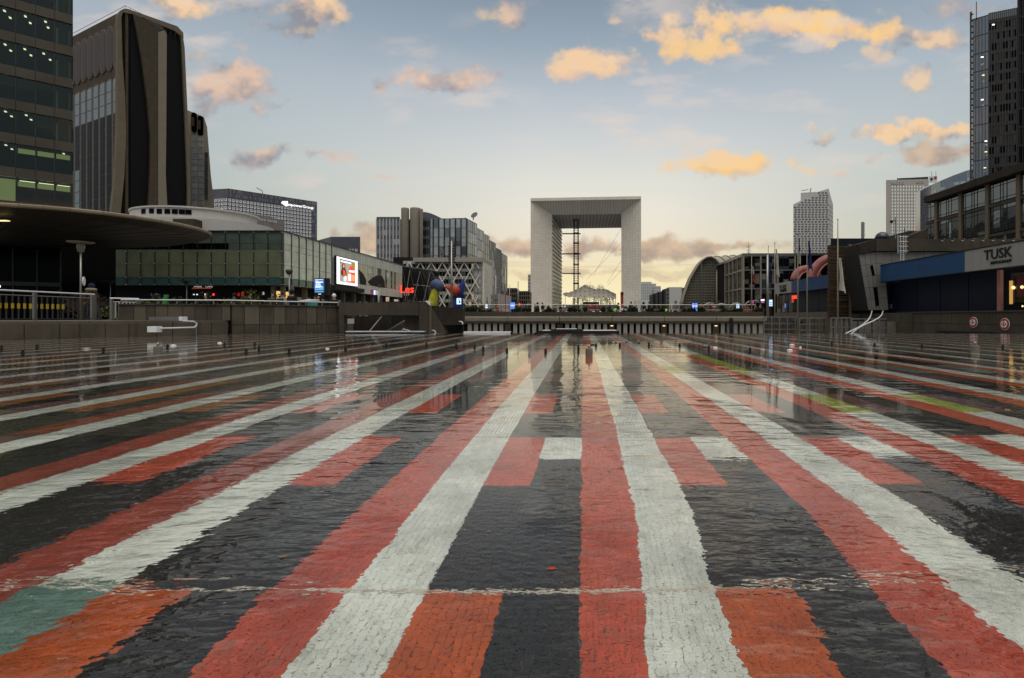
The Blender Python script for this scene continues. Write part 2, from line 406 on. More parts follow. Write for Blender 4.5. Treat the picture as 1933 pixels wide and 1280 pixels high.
def frame_of(A, B):
    A = Vector((A[0], A[1], 0)); B = Vector((B[0], B[1], 0)); u = (B - A).normalized()
    n = Vector((u.y, -u.x, 0))
    if n.dot(-(A + B) / 2) < 0: A, B = B, A; u = -u; n = -n
    R = Matrix(((u.x, -n.x, 0, 0), (u.y, -n.y, 0, 0), (0, 0, 1, 0), (0, 0, 0, 1)))   # local x along the wall, local -y out of it
    return Matrix.Translation(A) @ R, (B - A).length
PANES = {}
def facade(parent, A, B, z0, z1, cols, rows, mats, pier=(.2, .15), band=(.4, .12), pane_t=.04, pier_m=None, band_m=None,
           weights=None, join=False, pane_name="window_pane", pier_name="mullion", band_name="floor_band", zrows=None, skip=None, inset=0.):
    M, L = frame_of(A, B)
    zs = zrows or [z0 + (z1 - z0) * j / rows for j in range(rows + 1)]
    w = L / cols
    T = lambda x, z, y=0.: M @ Matrix.Translation((x, y, z))
    variants = {}
    bulk = {}
    for j in range(len(zs) - 1):
        hh = zs[j + 1] - zs[j]
        for i in range(cols):
            if skip and skip(i, j): continue
            mt = rnd.choices(mats, weights)[0] if weights else rnd.choice(mats)
            used = PANES.get(parent.name, 0)
            pw, ph = w - pier[0], hh - band[0]
            if join or used >= 300:
                b = bulk.setdefault(mt.name, (MB(), mt))[0]; m4 = T(w * (i + .5), (zs[j] + zs[j + 1]) / 2, inset)
                pts = [(-pw / 2, -pane_t, -ph / 2), (pw / 2, -pane_t, -ph / 2), (pw / 2, -pane_t, ph / 2), (-pw / 2, -pane_t, ph / 2)]
                b.add([m4 @ Vector(p) for p in pts], [(0, 1, 2, 3)])
            else:
                key = (mt.name, round(hh, 3))
                if key not in variants: variants[key] = boxmesh(pane_name, pw, pane_t, ph, mt)
                tilt = Matrix.Rotation(rnd.gauss(0, .004), 4, 'Z') @ Matrix.Rotation(rnd.gauss(0, .003), 4, 'X')
                inst(pane_name, variants[key], T(w * (i + .5), (zs[j] + zs[j + 1]) / 2, inset) @ tilt, parent)
                PANES[parent.name] = used + 1
    for b, mt in bulk.values(): stuff(b.build(pane_name + "_field", mt, parent))
    if pier[0] > 0:
        pm = boxmesh(pier_name, pier[0], pier[1], zs[-1] - zs[0], pier_m)
        if join and cols > 12:
            b = MB()
            for i in range(cols + 1):
                m4 = T(w * i, (zs[0] + zs[-1]) / 2); v = [m4 @ Vector(q.co) for q in pm.vertices]
                b.add(v, [tuple(p.vertices) for p in pm.polygons])
            stuff(b.build(pier_name + "_field", pier_m, parent))
        else:
            for i in range(cols + 1): inst(pier_name, pm, T(w * i, (zs[0] + zs[-1]) / 2), parent)
    if band[0] > 0:
        bm_ = boxmesh(band_name, L, band[1], band[0], band_m)
        if join and len(zs) > 12:
            b = MB()
            for z in zs:
                m4 = T(L / 2, z); v = [m4 @ Vector(q.co) for q in bm_.vertices]
                b.add(v, [tuple(p.vertices) for p in bm_.polygons])
            stuff(b.build(band_name + "_field", band_m, parent))
        else:
            for z in zs: inst(band_name, bm_, T(L / 2, z), parent)
def text(parent, s, M, size, mat, ext=.02, name="lettering", align='CENTER'):
    cu = bpy.data.curves.new(name, 'FONT'); cu.body = s; cu.size = size; cu.extrude = ext; cu.align_x = align; cu.align_y = 'CENTER'
    cu.resolution_u = 2; cu.offset = size * .014
    cu.materials.append(mat)
    tmp = bpy.data.objects.new(name, cu); me = bpy.data.meshes.new_from_object(tmp); bpy.data.objects.remove(tmp)
    if not me.materials: me.materials.append(mat)
    return link(bpy.data.objects.new(name, me), parent, M @ Matrix.Rotation(math.radians(90), 4, 'X'))
def blob(c, r, seg=10, rough=.0, seed=0):
    b = MB(); rg = random.Random(seed); n = seg
    prof = []
    for i in range(n // 2 + 1):
        a = math.pi * i / (n // 2) - math.pi / 2
        prof.append((max(.02, math.cos(a)), math.sin(a)))
    b.lathe(prof, (0, 0, 0), n)
    b.v = [(c[0] + x * r[0] * (1 + rg.uniform(-rough, rough)), c[1] + y * r[1] * (1 + rg.uniform(-rough, rough)), c[2] + z * r[2] * (1 + rg.uniform(-rough, rough))) for x, y, z in b.v]
    return b
# ------------------------------------------------------------------ the pool: mosaic floor under shallow rippling water
DEPTH = 0.28
def Yof(py):
    """distance of the floor point seen at this height of the picture, through the water"""
    th = math.atan((py - VY) / F); tr = math.acos(math.cos(th) / 1.333); return H * F / (py - VY) + DEPTH / math.tan(tr)
KX = Yof(1018) / (H * F / 420.0)
T = 1.135 * H * KX / 40; PER = 40 * T; SX0 = .271 * H * KX
PALETTE = {
    'white': ((.82, .87, .79), (.15, .15, .11)), 'red': ((.60, .085, .035), (.40, .14, .07)), 'black': ((.009, .0085, .007), (.12, .11, .06)),
    'orange': ((.58, .10, .010), (.3, .22, .1)), 'teal': ((.15, .28, .235), (.05, .12, .1)), 'green': ((.46, .55, .06), (.12, .18, .05)),
    'amber': ((.36, .12, .02), (.2, .13, .06)), 'mauve': ((.17, .075, .075), (.16, .12, .1)), 'slate': ((.06, .07, .075), (.15, .14, .1)),
    'brick': ((.36, .06, .032), (.2, .1, .07)), 'rust': ((.3, .06, .02), (.2, .12, .06))}
KEYS = list(PALETTE)
def mosaic_mat(name, col, grout, joint):
    m, nt, p = newmat("mosaic_" + name + ("_jointed" if joint else ""))
    b = nt.nodes.new("ShaderNodeTexBrick"); b.offset = 0; b.squash = 1
    b.inputs['Scale'].default_value = 1; b.inputs['Brick Width'].default_value = T; b.inputs['Row Height'].default_value = T
    b.inputs['Mortar Size'].default_value = .0016 if joint else 0; b.inputs['Mortar Smooth'].default_value = .2; b.inputs['Bias'].default_value = -.2
    v = .12 if name in ('white', 'teal', 'green') else .2
    b.inputs['Color1'].default_value = (*[min(1, c * (1 + v * .6)) for c in col], 1)
    b.inputs['Color2'].default_value = (*[c * (1 - v) for c in col], 1)
    b.inputs['Mortar'].default_value = (*grout, 1)
    nt.links.new(pos(nt, (1, 1, 1), (-SX0, 0, 0)), b.inputs['Vector'])
    v0 = pos(nt)
    c = mixc(nt, rng(nt, noise(nt, v0, 1.7, 6, .7), .40, .70, 0, .85), b.outputs[0], tuple(x * .45 for x in col))
    c = mixc(nt, rng(nt, noise(nt, v0, 26, 4, .7), .60, .72, 0, .6 if name != 'black' else .25), c, (.10, .09, .05))       # algae and silt in specks
    c = mixc(nt, rng(nt, noise(nt, pos(nt, (1, 1, 1), (9, 4, 0)), 5.5, 8, .75), .57, .70, 0, .5 if name != 'black' else .2), c, (.13, .12, .07))      # films of silt
    c = mixc(nt, rng(nt, noise(nt, pos(nt, (1, 1, 1), (2, 7, 0)), 60, 3, .6), .70, .76, 0, .55), c, (.5, .46, .3))      # lime spots
    nt.links.new(c, p.inputs['Base Color']); p.inputs['Roughness'].default_value = .45
    return m
MOS = [mosaic_mat(k, *PALETTE[k], False) for k in KEYS]; MOSJ = [mosaic_mat(k, *PALETTE[k], True) for k in KEYS]
ROWS = [0.0, Yof(1118), Yof(918), Yof(866), Yof(825), Yof(780), Yof(745), Yof(720), Yof(705), Yof(690), Yof(680), Yof(668), Yof(662), Yof(654), Yof(648), Yof(642), 26.]
def lane_colour(k, s, r):
    """k: lane counted from the camera's, s: 0 white line, 1 and 2 the wide strip, 3 the line before the next white; r: row band"""
    h = random.Random(k * 131 + r * 17 + s * 7)
    right = k > 2; left = k < -4
    if s == 0:
        if r == 0 and k == -2: return 'teal'
        if (k, r) in ((2, 8), (2, 9), (2, 10), (2, 5), (3, 5), (1, 8)): return 'green'
        return 'white'
    if s == 3:
        if right: return 'orange' if k < 6 else ('amber' if h.random() < .7 else 'rust')
        if left: return 'mauve' if h.random() < .75 else 'rust'
        return 'brick' if k < -2 else 'red'
    if r == 0: return ('orange' if k > -3 else 'rust') if s == 1 else 'black'
    if r == 4 - 1 + 0 and s == 2 and k in (-1, 0, 1, 2, 3): return 'white'     # the small white squares
    if r in (2, 3): 
        if s == 1 and -3 <= k <= 3: return 'red'
        if k < -3 and s == 1: return 'orange' if k % 2 else 'black'
        return 'black'
    if r == 5:
        if s == 1 and -3 <= k <= 1: return 'red'
        if k < -2 and s == 1: return 'amber'
        if k > 1 and s == 1: return 'mauve'
        return 'black'
    if r == 7: return 'mauve' if s == 1 else 'slate'
    if r >= 8:
        if k >= 3 and s == 2: return ('teal' if h.random() < .55 else 'black')
        if k >= 3 and s == 1: return ('mauve' if h.random() < .5 else 'black')
        if k <= -4 and s == 1: return ('amber' if h.random() < .4 else 'black')
        if s == 1 and r % 2: return 'mauve'
        return 'slate' if h.random() < .4 else 'black'
    if k <= -5 and s == 1 and h.random() < .5: return 'amber'
    return 'black'
def row_of(y):
    r = 0
    while r + 2 < len(ROWS) and y > ROWS[r + 1]: r += 1
    return r
LANE = SX0
def squeeze(x, y):
    """the lines right of the middle were laid a little closer at this end: shift and width of a tile"""
    q = min(1, max(0, (Yof(960) - y) / (Yof(960) - Yof(1230)))) * .075 * H * KX
    return (min(1, x / LANE) * q, 1 - q / LANE if x < LANE else 1.) if x > 0 else (0., 1.)
def colour_at(x, y):
    t = (x - SX0) / PER; k = math.floor(t); s = int((t - k) * 4)
    return KEYS.index(lane_colour(k, s, row_of(y)))
NEAR = Yof(825)
def left_bound(y): return -31.5 + (31.5 - 16.3) * y / 23.4
def mosaic():
    # broad stripes beyond the near field
    b = MB(); z = -DEPTH
    for k in range(-36, 27):
        for s in range(4):
            xa = SX0 + (k + s / 4) * PER; xb = xa + PER / 4
            r = row_of(NEAR + 1e-4)
            ys = [NEAR] + [y for y in ROWS if y > NEAR] ; ys[-1] = 24.7
            j = 0
            while j < len(ys) - 1:
                c = lane_colour(k, s, row_of((ys[j] + ys[j + 1]) / 2)); q = j + 1
                while q < len(ys) - 1 and lane_colour(k, s, row_of((ys[q] + ys[q + 1]) / 2)) == c: q += 1
                b.add([(xa, ys[j], z), (xb, ys[j], z), (xb, ys[q], z), (xa, ys[q], z)], [(0, 1, 2, 3)], KEYS.index(c)); j = q
            # beside the near field and behind the camera
            if xa > 4.6 or xb < -5.3:
                for (y0, y1) in ((-2.5, ROWS[1]), (ROWS[1], ROWS[2]), (ROWS[2], NEAR)):
                    b.add([(xa, y0, z), (xb, y0, z), (xb, y1, z), (xa, y1, z)], [(0, 1, 2, 3)], KEYS.index(lane_colour(k, s, row_of((y0 + y1) / 2))))
    o = b.build("mosaic_stripes", MOSJ); structure(o)
    # grout bed below the separate tiles
    bed = MB().add([(-5.5, -2.5, z - .003), (4.9, -2.5, z - .003), (4.9, NEAR, z - .003), (-5.5, NEAR, z - .003)], [(0, 1, 2, 3)])
    gm = surf("grout", (.15, .12, .08), .9, var=.25, scale=12)
    bed = bed.build("mosaic_floor", gm); structure(bed)
    # tiles one by one; the 300 that show largest are objects, the rest one mesh
    kmin = math.floor((-5.4 - SX0) / T); kmax = math.ceil((4.8 - SX0) / T)
    cells = []
    for iy in range(int(.9 / T), int(NEAR / T)):
        y = (iy + .5) * T
        lim = 1.25 * y + .7
        for ix in range(kmin, kmax):
            x = SX0 + (ix + .5) * T
            if x > lim or x < -lim - .12 * y: continue
            cells.append((x, y))
    near = sorted(cells, key=lambda c: abs(c[1] - Yof(1262)) * 1.6 + abs(c[0] + .1) * .55 if c[1] > Yof(1275) else 99)[:300]
    nearset = set(near)
    meshes = {}
    def cellv(x, y, g, sx=1.):
        w = T * .49
        j = [g.uniform(-.0006, .0006) for _ in range(4)]; q = T * .462
        return ([(x - w * sx, y - w, z - .002), (x + w * sx, y - w, z - .002), (x + w * sx, y + w, z - .002), (x - w * sx, y + w, z - .002),
                 (x - q * sx, y - q, z + j[0]), (x + q * sx, y - q, z + j[1]), (x + q * sx, y + q, z + j[2]), (x - q * sx, y + q, z + j[3])],
                [(4, 5, 6, 7), (0, 1, 5, 4), (1, 2, 6, 5), (2, 3, 7, 6), (3, 0, 4, 7)])
    g = random.Random(3)
    bulk = MB()
    for c in cells:
        if c in nearset: continue
        dx_, sx_ = squeeze(*c); vs, fs = cellv(c[0] - dx_, c[1], g, sx_); bulk.add(vs, fs, colour_at(*c))
    for (x, y) in near:
        ci = colour_at(x, y)
        if ci not in meshes:
            vs, fs = cellv(0, 0, g); mb = MB().add([(a, b_, c_ - z) for a, b_, c_ in vs], fs); meshes[ci] = mb.mesh("mosaic_tile", MOS[ci])
        dx_, sx_ = squeeze(x, y)
        inst("mosaic_tile", meshes[ci], Matrix.Translation((x - dx_ + g.gauss(0, .0006), y + g.gauss(0, .0006), z)) @ Matrix.Rotation(g.gauss(0, .03), 4, 'Z') @ Matrix.Diagonal((sx_, 1, 1, 1)), bed)
    stuff(bulk.build("mosaic_tile_field", MOS, bed))
    # thin pale raised strip crossing the floor
    j = MB(); xs = [-4 + i * .25 for i in range(33)]
    ya = lambda x: Yof(1120) + .012 * x + (.0 if x < .3 else .06 * (x - .3))
    for a, c in zip(xs, xs[1:]):
        j.hexa([(a, ya(a), z), (c, ya(c), z), (c, ya(c) + .016, z), (a, ya(a) + .016, z), (a, ya(a), z + .004), (c, ya(c), z + .004), (c, ya(c) + .016, z + .004), (a, ya(a) + .016, z + .004)])
    j.build("pale_strip", surf("joint_white", (.62, .58, .48), .6, var=.2, scale=20), bed)
mosaic()

def water_material():
    m, nt, p = newmat("water")
    nt.nodes.remove(p); out = [n for n in nt.nodes if n.type == 'OUTPUT_MATERIAL'][0]
    fr = nt.nodes.new("ShaderNodeFresnel"); fr.inputs[0].default_value = 1.333
    rf = nt.nodes.new("ShaderNodeBsdfRefraction"); rf.inputs['IOR'].default_value = 1.333; rf.inputs['Roughness'].default_value = 0
    rf.inputs['Color'].default_value = (.97, .985, .96, 1)
    gl = nt.nodes.new("ShaderNodeBsdfGlossy"); gl.inputs['Roughness'].default_value = .0; gl.inputs['Color'].default_value = (1, 1, 1, 1)
    mx = nt.nodes.new("ShaderNodeMixShader")
    nt.links.new(fr.outputs[0], mx.inputs[0]); nt.links.new(rf.outputs[0], mx.inputs[1]); nt.links.new(gl.outputs[0], mx.inputs[2])
    # ripples: heights in metres
    calm = rng(nt, noise(nt, pos(nt, (.5, .28, 1), (3, 1, 0)), 1.0, 4, .6), .43, .56, .12, 1.75)
    def layer(scale, s, amp, det=2, loc=(0, 0, 0), rot=0):
        v = pos(nt, scale, loc)
        if rot: v.node.inputs['Rotation'].default_value = (0, 0, rot)
        n = noise(nt, v, s, det, .5)
        a = nt.nodes.new("ShaderNodeMath"); a.operation = 'MULTIPLY'; nt.links.new(n, a.inputs[0]); a.inputs[1].default_value = amp
        return a.outputs[0]
    def addn(a, b, op='ADD'):
        q = nt.nodes.new("ShaderNodeMath"); q.operation = op; nt.links.new(a, q.inputs[0]); nt.links.new(b, q.inputs[1]); return q.outputs[0]
    g_ = nt.nodes.new('ShaderNodeNewGeometry'); s_ = nt.nodes.new('ShaderNodeSeparateXYZ'); nt.links.new(g_.outputs['Position'], s_.inputs[0])
    fine = rng(nt, s_.outputs[1], 1.9, 4.8, 1.0, .12)       # small ripples near the stirred end die out first
    broad = rng(nt, s_.outputs[1], 4.0, 10.0, 1.0, .12)     # the longer ones run on towards the far rim
    big = addn(addn(layer((.33, 1, 1), 6.5, .0100, 2, rot=.10), calm, 'MULTIPLY'), broad, 'MULTIPLY')
    small = addn(addn(layer((.5, 1, 1), 17, .0085, 2, (5, 2, 0), -.15), calm, 'MULTIPLY'), layer((.7, 1, 1), 38, .0021, 2, (1, 7, 0), .2))
    h = addn(big, addn(small, fine, 'MULTIPLY'))
    h = addn(h, layer((.5, 1, 1), 1.1, .005, 1, (2, 9, 0)))
    b = nt.nodes.new("ShaderNodeBump"); b.inputs['Strength'].default_value = 1; b.inputs['Distance'].default_value = 1.0
    nt.links.new(h, b.inputs['Height'])
    for n in (fr, rf, gl): nt.links.new(b.outputs[0], n.inputs['Normal'])
    nt.links.new(mx.outputs[0], out.inputs['Surface'])
    return m
w = MB().add([(-33, -2.4, 0), (24, -2.4, 0), (24, 24.55, 0), (-15.8, 24.55, 0), (-16.2, 23.45, 0)], [(0, 1, 2, 3, 4)])
water = structure(w.build("water", water_material()))

# ------------------------------------------------------------------ ground, plazas and the pool's rim
ZP = 0.42
gr = MB().add([(-4000, -600, -1.0), (4000, -600, -1.0), (4000, 5200, -1.0), (-4000, 5200, -1.0)], [(0, 1, 2, 3)])
structure(gr.build("ground", paving))
structure(MB().prism([(-16.2, 24.7), (24.0, 24.7), (24.0, 25.0), (-16.2, 25.0)], -1.0, -.02).build("pool_rim", wet))
structure(MB().prism([(-33.4, -2.8), (24.4, -2.8), (24.4, -2.4), (-33.4, -2.4)], -1.0, .14).build("pool_kerb", granite_dk))
structure(MB().prism([(-15.6, 38.9), (38, 38.9), (38, 39.2), (60, 700), (-120, 700), (-15.6, 60)], -1, ZP).build("central_plaza", paving))
structure(MB().prism([(-16.5, 24.4), (-12.7, 28.2), (-12.7, 40), (-15.7, 60), (-120, 700), (-420, 700), (-420, -40), (-41, -40), (-33.8, -2.8), (-20.75, 17.6), (-20.4, 23.4)], -1, ZP).build("left_plaza", paving))
structure(MB().prism([(24.3, -20), (300, -20), (300, 700), (61, 700), (38.2, 39.2), (38.2, 36.2), (24.3, 36.2)], -1, ZP).build("right_plaza", paving))

# ------------------------------------------------------------------ left: low ledge wall, retaining wall, fence, rail
def block_wall(name, label, A, B, courses, bw, mat, thick=.5, cope=None, jitter=.25, wmix=()):
    """wall of stone slabs: every slab a part with a recessed joint"""
    t = thing(name, label, "wall", ((A[0] + B[0]) / 2, (A[1] + B[1]) / 2, courses[0]))
    M, L = frame_of(A, B)
    core = boxmesh("wall_core", L, thick, courses[-1] - courses[0], granite_dk)
    inst("wall_core", core, M @ Matrix.Translation((L / 2, thick + .0, (courses[0] + courses[-1]) / 2)) , t)
    cache = {}
    for c in range(len(courses) - 1):
        x = 0.; h = courses[c + 1] - courses[c] - .012
        while x < L - .05:
            wv = min(bw * rnd.choice((1 - jitter, 1, 1, 1 + jitter)), L - x)
            if L - x - wv < .12: wv = L - x
            mt = rnd.choice(wmix) if wmix and rnd.random() < .2 else mat
            key = (round(wv, 3), c, mt.name)
            if key not in cache:
                b = MB(); a = (wv - .012) / 2; e = .008; d = .035
                b.add([(-a, 0, -h / 2), (a, 0, -h / 2), (a, 0, h / 2), (-a, 0, h / 2), (-a + e, -d, -h / 2 + e), (a - e, -d, -h / 2 + e), (a - e, -d, h / 2 - e), (-a + e, -d, h / 2 - e)],
                      [(4, 5, 6, 7), (0, 1, 5, 4), (1, 2, 6, 5), (2, 3, 7, 6), (3, 0, 4, 7), (3, 2, 1, 0)])
                cache[key] = b.mesh("stone_slab", mt)
            inst("stone_slab", cache[key], M @ Matrix.Translation((x + wv / 2, -.001 - rnd.uniform(0, .004), (courses[c] + courses[c + 1]) / 2)), t)
            x += wv
    if cope:
        cp = boxmesh("coping", L + .06, thick + .12, cope, granite)
        inst("coping", cp, M @ Matrix.Translation((L / 2, thick + .02, courses[-1] + cope / 2)), t)
    return t
# frame_of puts local -y towards the camera; the core sits behind y = 0
block_wall("ledge_wall", "low brown granite ledge along the left water edge under the picket fence", (-33.5, -2.4), (-20.2, 17.5), [-.5, .60], .8, granite, .6)
block_wall("ledge_wall", "low brown granite ledge with a bent white pipe in front of it", (-20.2, 17.5), (-16.35, 23.5), [-.5, .56], .72, granite, .6)
lp = MB().prism([(-33.6, -2.2), (-20.35, 17.62), (-16.5, 23.62), (-16.6, 24.2), (-20.5, 23.35), (-23.9, 25.4), (-29, 20), (-38, 0)], .2, .64)
structure(lp.build("ledge_paving", granite_lt))
block_wall("retaining_wall", "brown granite slab wall below the rail, set back behind the ledge", (-20.9, 23.0), (-16.35, 23.7), [.62, 1.33], .5, granite, .4, .05, wmix=(granite_lt,))
block_wall("retaining_wall", "brown granite slab wall in two courses left of the concrete stair block", (-16.3, 23.7), (-13.05, 27.5), [-.6, .42, 1.33], .5, granite, .4, .05, wmix=(granite_lt,))

def rail(label, pts, z, r, mat, posts, zb, group=None, name="handrail"):
    t = thing(name, label, "railing", (pts[0][0], pts[0][1], zb), group)
    MB().tube([(p[0], p[1], z) for p in pts], r, 8).build("top_rail", mat, t)
    for p in posts: MB().box(p[0] - .02, p[0] + .02, p[1] - .02, p[1] + .02, zb, z).build("post", metal, t)
    return t
P0, P1, P2 = Vector((-20.7, 22.9)), Vector((-16.2, 23.55)), Vector((-13.1, 27.3))
pp = [P0.lerp(P1, i / 6) for i in range(7)] + [P1.lerp(P2, i / 6) for i in range(1, 7)]
rail("long pale metal handrail on top of the brown granite retaining wall", [P0, P1, P2], 1.56, .026, metal_lt, pp, 1.38)

def picket_fence(label, A, B, z0, z1, posts, pick, mat_p, tape=()):
    A, B = Vector(A), Vector(B); L = (B - A).length
    t = thing("picket_fence", label, "fence", (A.x, A.y, z0), "picket fences on the ledge")
    MB().tube([(A.x, A.y, z1), (B.x, B.y, z1)], .032, 8).build("top_rail", metal_lt, t)
    MB().tube([(A.x, A.y, z1 - .17), (B.x, B.y, z1 - .17)], .02, 6).build("lower_rail", metal, t)
    MB().tube([(A.x, A.y, z0 + .07), (B.x, B.y, z0 + .07)], .018, 6).build("bottom_rail", metal_dk, t)
    for q in posts:
        p = A.lerp(B, q); MB().box(p.x - .05, p.x + .05, p.y - .05, p.y + .05, z0, z1 - .03).build("post", metal, t)
    n = int(L / pick); pm = MB().box(-.022, .022, -.015, .015, 0, z1 - .19 - z0 - .09).mesh("picket", mat_p)
    tm = MB().box(-.034, .034, -.024, .024, 0, .2).mesh("tape_band", yellow_tape)
    for i in range(n):
        p = A.lerp(B, (i + .5) / n); k = inst("picket", pm, Matrix.Translation((p.x, p.y, z0 + .09)), t)
        if tape and tape[0] <= i / n <= tape[1]: inst("tape_band", tm, Matrix.Translation((p.x, p.y, z0 + .48)), k)
picket_fence("dark picket fence with yellow bands round its pickets, nearest the left edge", (-21.75, 16.2), (-21.9, 22.9), .64, 1.8, (.02, .42, .62, .985, 1.0), .21, metal_dk, (.35, .78))
picket_fence("short picket fence with pale pickets where the granite wall begins", (-21.95, 23.7), (-21.3, 24.5), .64, 1.66, (.06, .96), .115, metal_lt)

bx = thing("pipe_run", "white junction box with a bent white pipe on the granite ledge", "pipe", (-16.6, 19.6, .3))
MB().box(X(282, 19.4), X(300, 19.4), 19.3, 19.55, Z(627, 19.4), Z(616, 19.4)).build("junction_box", whitep, bx)
yy = 20.1
MB().tube([(X(300, 19.4), 19.45, Z(620, 19.4)), (X(367, 20.6), 20.6, Z(618, 20.6)), (X(371, 20.8), 20.8, Z(614, 20.8)), (X(371, 20.8), 20.8, Z(610, 20.8)),
           (X(366, 20.7), 20.7, Z(607, 20.7)), (X(345, 20.2), 20.2, Z(606, 20.2))], .03, 8).build("bent_pipe", metal_lt, bx)
MB().tube([(X(371, 20.9), 20.9, Z(612, 20.9)), (X(371, 20.9), 20.9, -.05)], .02, 6).build("drop_pipe", metal, bx)
du = thing("cable_duct", "grey rectangular duct lying on the ledge above the white box", "duct", (X(310, 20.5), 20.6, .64))
MB().box(X(281, 20.5), X(338, 20.5), 20.5, 20.75, .645, .80).build("duct_body", metal, du)
MB().box(X(338, 20.5) + .005, X(344, 20.5), 20.48, 20.77, .64, .81).build("end_cap", whitep, du)

# ------------------------------------------------------------------ stair block at the end of the left wall
sb = thing("stair_block", "brown concrete stair block with a deep parapet and steps going up inside", "staircase", (X(720, 27), 27, -.5))
Y0 = 27.0; zb = -.7
def bxp(mb, xa, xb, ya, yb, y0, y1, Yr=None):   # a box whose face matches pixels at depth y0
    Yr = Yr or y0; return mb.box(X(xa, Yr), X(xb, Yr), y0, y1, Z(yb, Yr), Z(ya, Yr))
bxp(MB(), 640, 790, 571, 595, Y0, Y0 + .4).build("parapet", conc_dk, sb)
bxp(MB(), 791, 808, 571, 640, Y0 + .003, Y0 + .4).build("corner_pier", conc_dk, sb)
MB().box(X(640, Y0), X(649, Y0), Y0 + .01, Y0 + .42, zb, Z(595.2, Y0)).build("left_pier", conc_dk, sb)
MB().box(X(649, Y0) + .01, X(720, Y0), Y0 + 1.2, Y0 + 1.4, zb, .83).build("back_wall", granite_dk, sb)
MB().hexa([(X(706, Y0), Y0 + .3, zb), (X(710, Y0), Y0 + .3, zb), (X(736, Y0) + .2, Y0 + 2.8, zb), (X(730, Y0) + .2, Y0 + 2.8, zb),
           (X(706, Y0), Y0 + .3, -.25), (X(710, Y0), Y0 + .3, -.25), (X(741, Y0) + .2, Y0 + 2.8, .85), (X(735, Y0) + .2, Y0 + 2.8, .85)]).build("stringer", conc_dk, sb)
MB().box(X(758, Y0), X(790.5, Y0), Y0 + .5, Y0 + .9, zb, .86).build("right_wall", conc_dk, sb)
for i in range(11):
    z = -.55 + i * .13; y = Y0 + .45 + i * .26
    MB().box(X(712, Y0) + i * .07, X(757, Y0) - .02, y, y + .29, z - .3, z).build("step", granite_lt, sb)
MB().box(X(649, Y0) + .02, X(790, Y0), Y0 + 3.4, Y0 + 3.6, zb, 1.1).build("rear_wall", dark, sb)
MB().tube([(X(694, Y0), Y0 + .2, Z(626, Y0)), (X(719, Y0), Y0 + .2, Z(596, Y0))], .028, 8).build("handrail", metal_lt, sb)
MB().tube([(X(757, Y0), Y0 + .15, Z(626, Y0)), (X(759, Y0), Y0 + .15, Z(621, Y0)), (X(772, Y0), Y0 + .15, Z(624.5, Y0))], .02, 8).build("low_rail", metal_lt, sb)
MB().add([(X(803, 27), 26.9, Z(568, 27)), (X(813, 27), 26.9, Z(568.2, 27)), (X(813, 27), 26.9, Z(577, 27)), (X(803, 27), 26.95, Z(568, 27)), (X(813, 27), 26.95, Z(568.2, 27)), (X(813, 27), 26.95, Z(577, 27))],
         [(0, 1, 2), (3, 5, 4), (0, 3, 4, 1), (1, 4, 5, 2), (2, 5, 3, 0)]).build("end_plate", whitep, sb)
wg = thing("wing_wall", "stained concrete wing wall with a slanting dark undercut beside the stair block", "wall", (X(840, 27.5), 27.6, -.5))
ya, yb = 27.05, 28.6
MB().hexa([(X(809, ya), ya, Z(640, ya)), (X(815, ya), ya, Z(640, ya)), (X(815, ya), ya + .5, Z(640, ya)), (X(809, ya), ya + .5, Z(640, ya)),
           (X(809, ya), ya, Z(577, ya)), (X(815, ya), ya, Z(577, ya)), (X(815, ya), ya + .5, Z(577, ya)), (X(809, ya), ya + .5, Z(577, ya))]).build("pilaster", granite_lt, wg)
f = lambda px, py, t: (X(px, ya + (yb - ya) * t), ya + (yb - ya) * t, Z(py, ya + (yb - ya) * t))
fr = [f(815.5, 577, 0), f(873, 582, 1), f(873, 613, 1), f(836, 614, .38)]
bk = [(p[0] - .05, p[1] + .8, p[2]) for p in fr]
MB().add(fr + bk, [(3, 2, 1, 0), (4, 5, 6, 7), (0, 1, 5, 4), (1, 2, 6, 5), (2, 3, 7, 6), (3, 0, 4, 7)]).build("wing_slab", granite_dk, wg)
fr = [f(815.5, 580, 0), f(836, 614.4, .38), f(845, 640, .5), f(815.5, 640, 0)]; bk = [(p[0] - .05, p[1] + .8, p[2]) for p in fr]
MB().add(fr + bk, [(3, 2, 1, 0), (4, 5, 6, 7), (0, 1, 5, 4), (1, 2, 6, 5), (2, 3, 7, 6), (3, 0, 4, 7)]).build("wing_foot", conc_dk, wg)
MB().box(X(838, 29), X(873, 29), 29.0, 29.3, -.8, .45).build("undercut_wall", dark, wg)
for (pxs, lab) in (((869, 609), "small bent spout at the corner of the wing wall above the white beam"), ((818, 626), "small bent spout at the foot of the pilaster")):
    px, py = pxs
    t = thing("spout", lab, "spout", (X(px, 26.2), 26.2, Z(py, 26.2)))
    MB().tube([(X(px - 3, 26.2), 26.3, Z(py - 2, 26.2)), (X(px + 3, 26.2), 26.1, Z(py - 1.6, 26.2)), (X(px + 6, 26.2), 26.0, Z(py, 26.2)), (X(px + 6, 26.2), 26.0, Z(py + 3, 26.2))], .035, 8).build("spout_pipe", metal_lt, t)

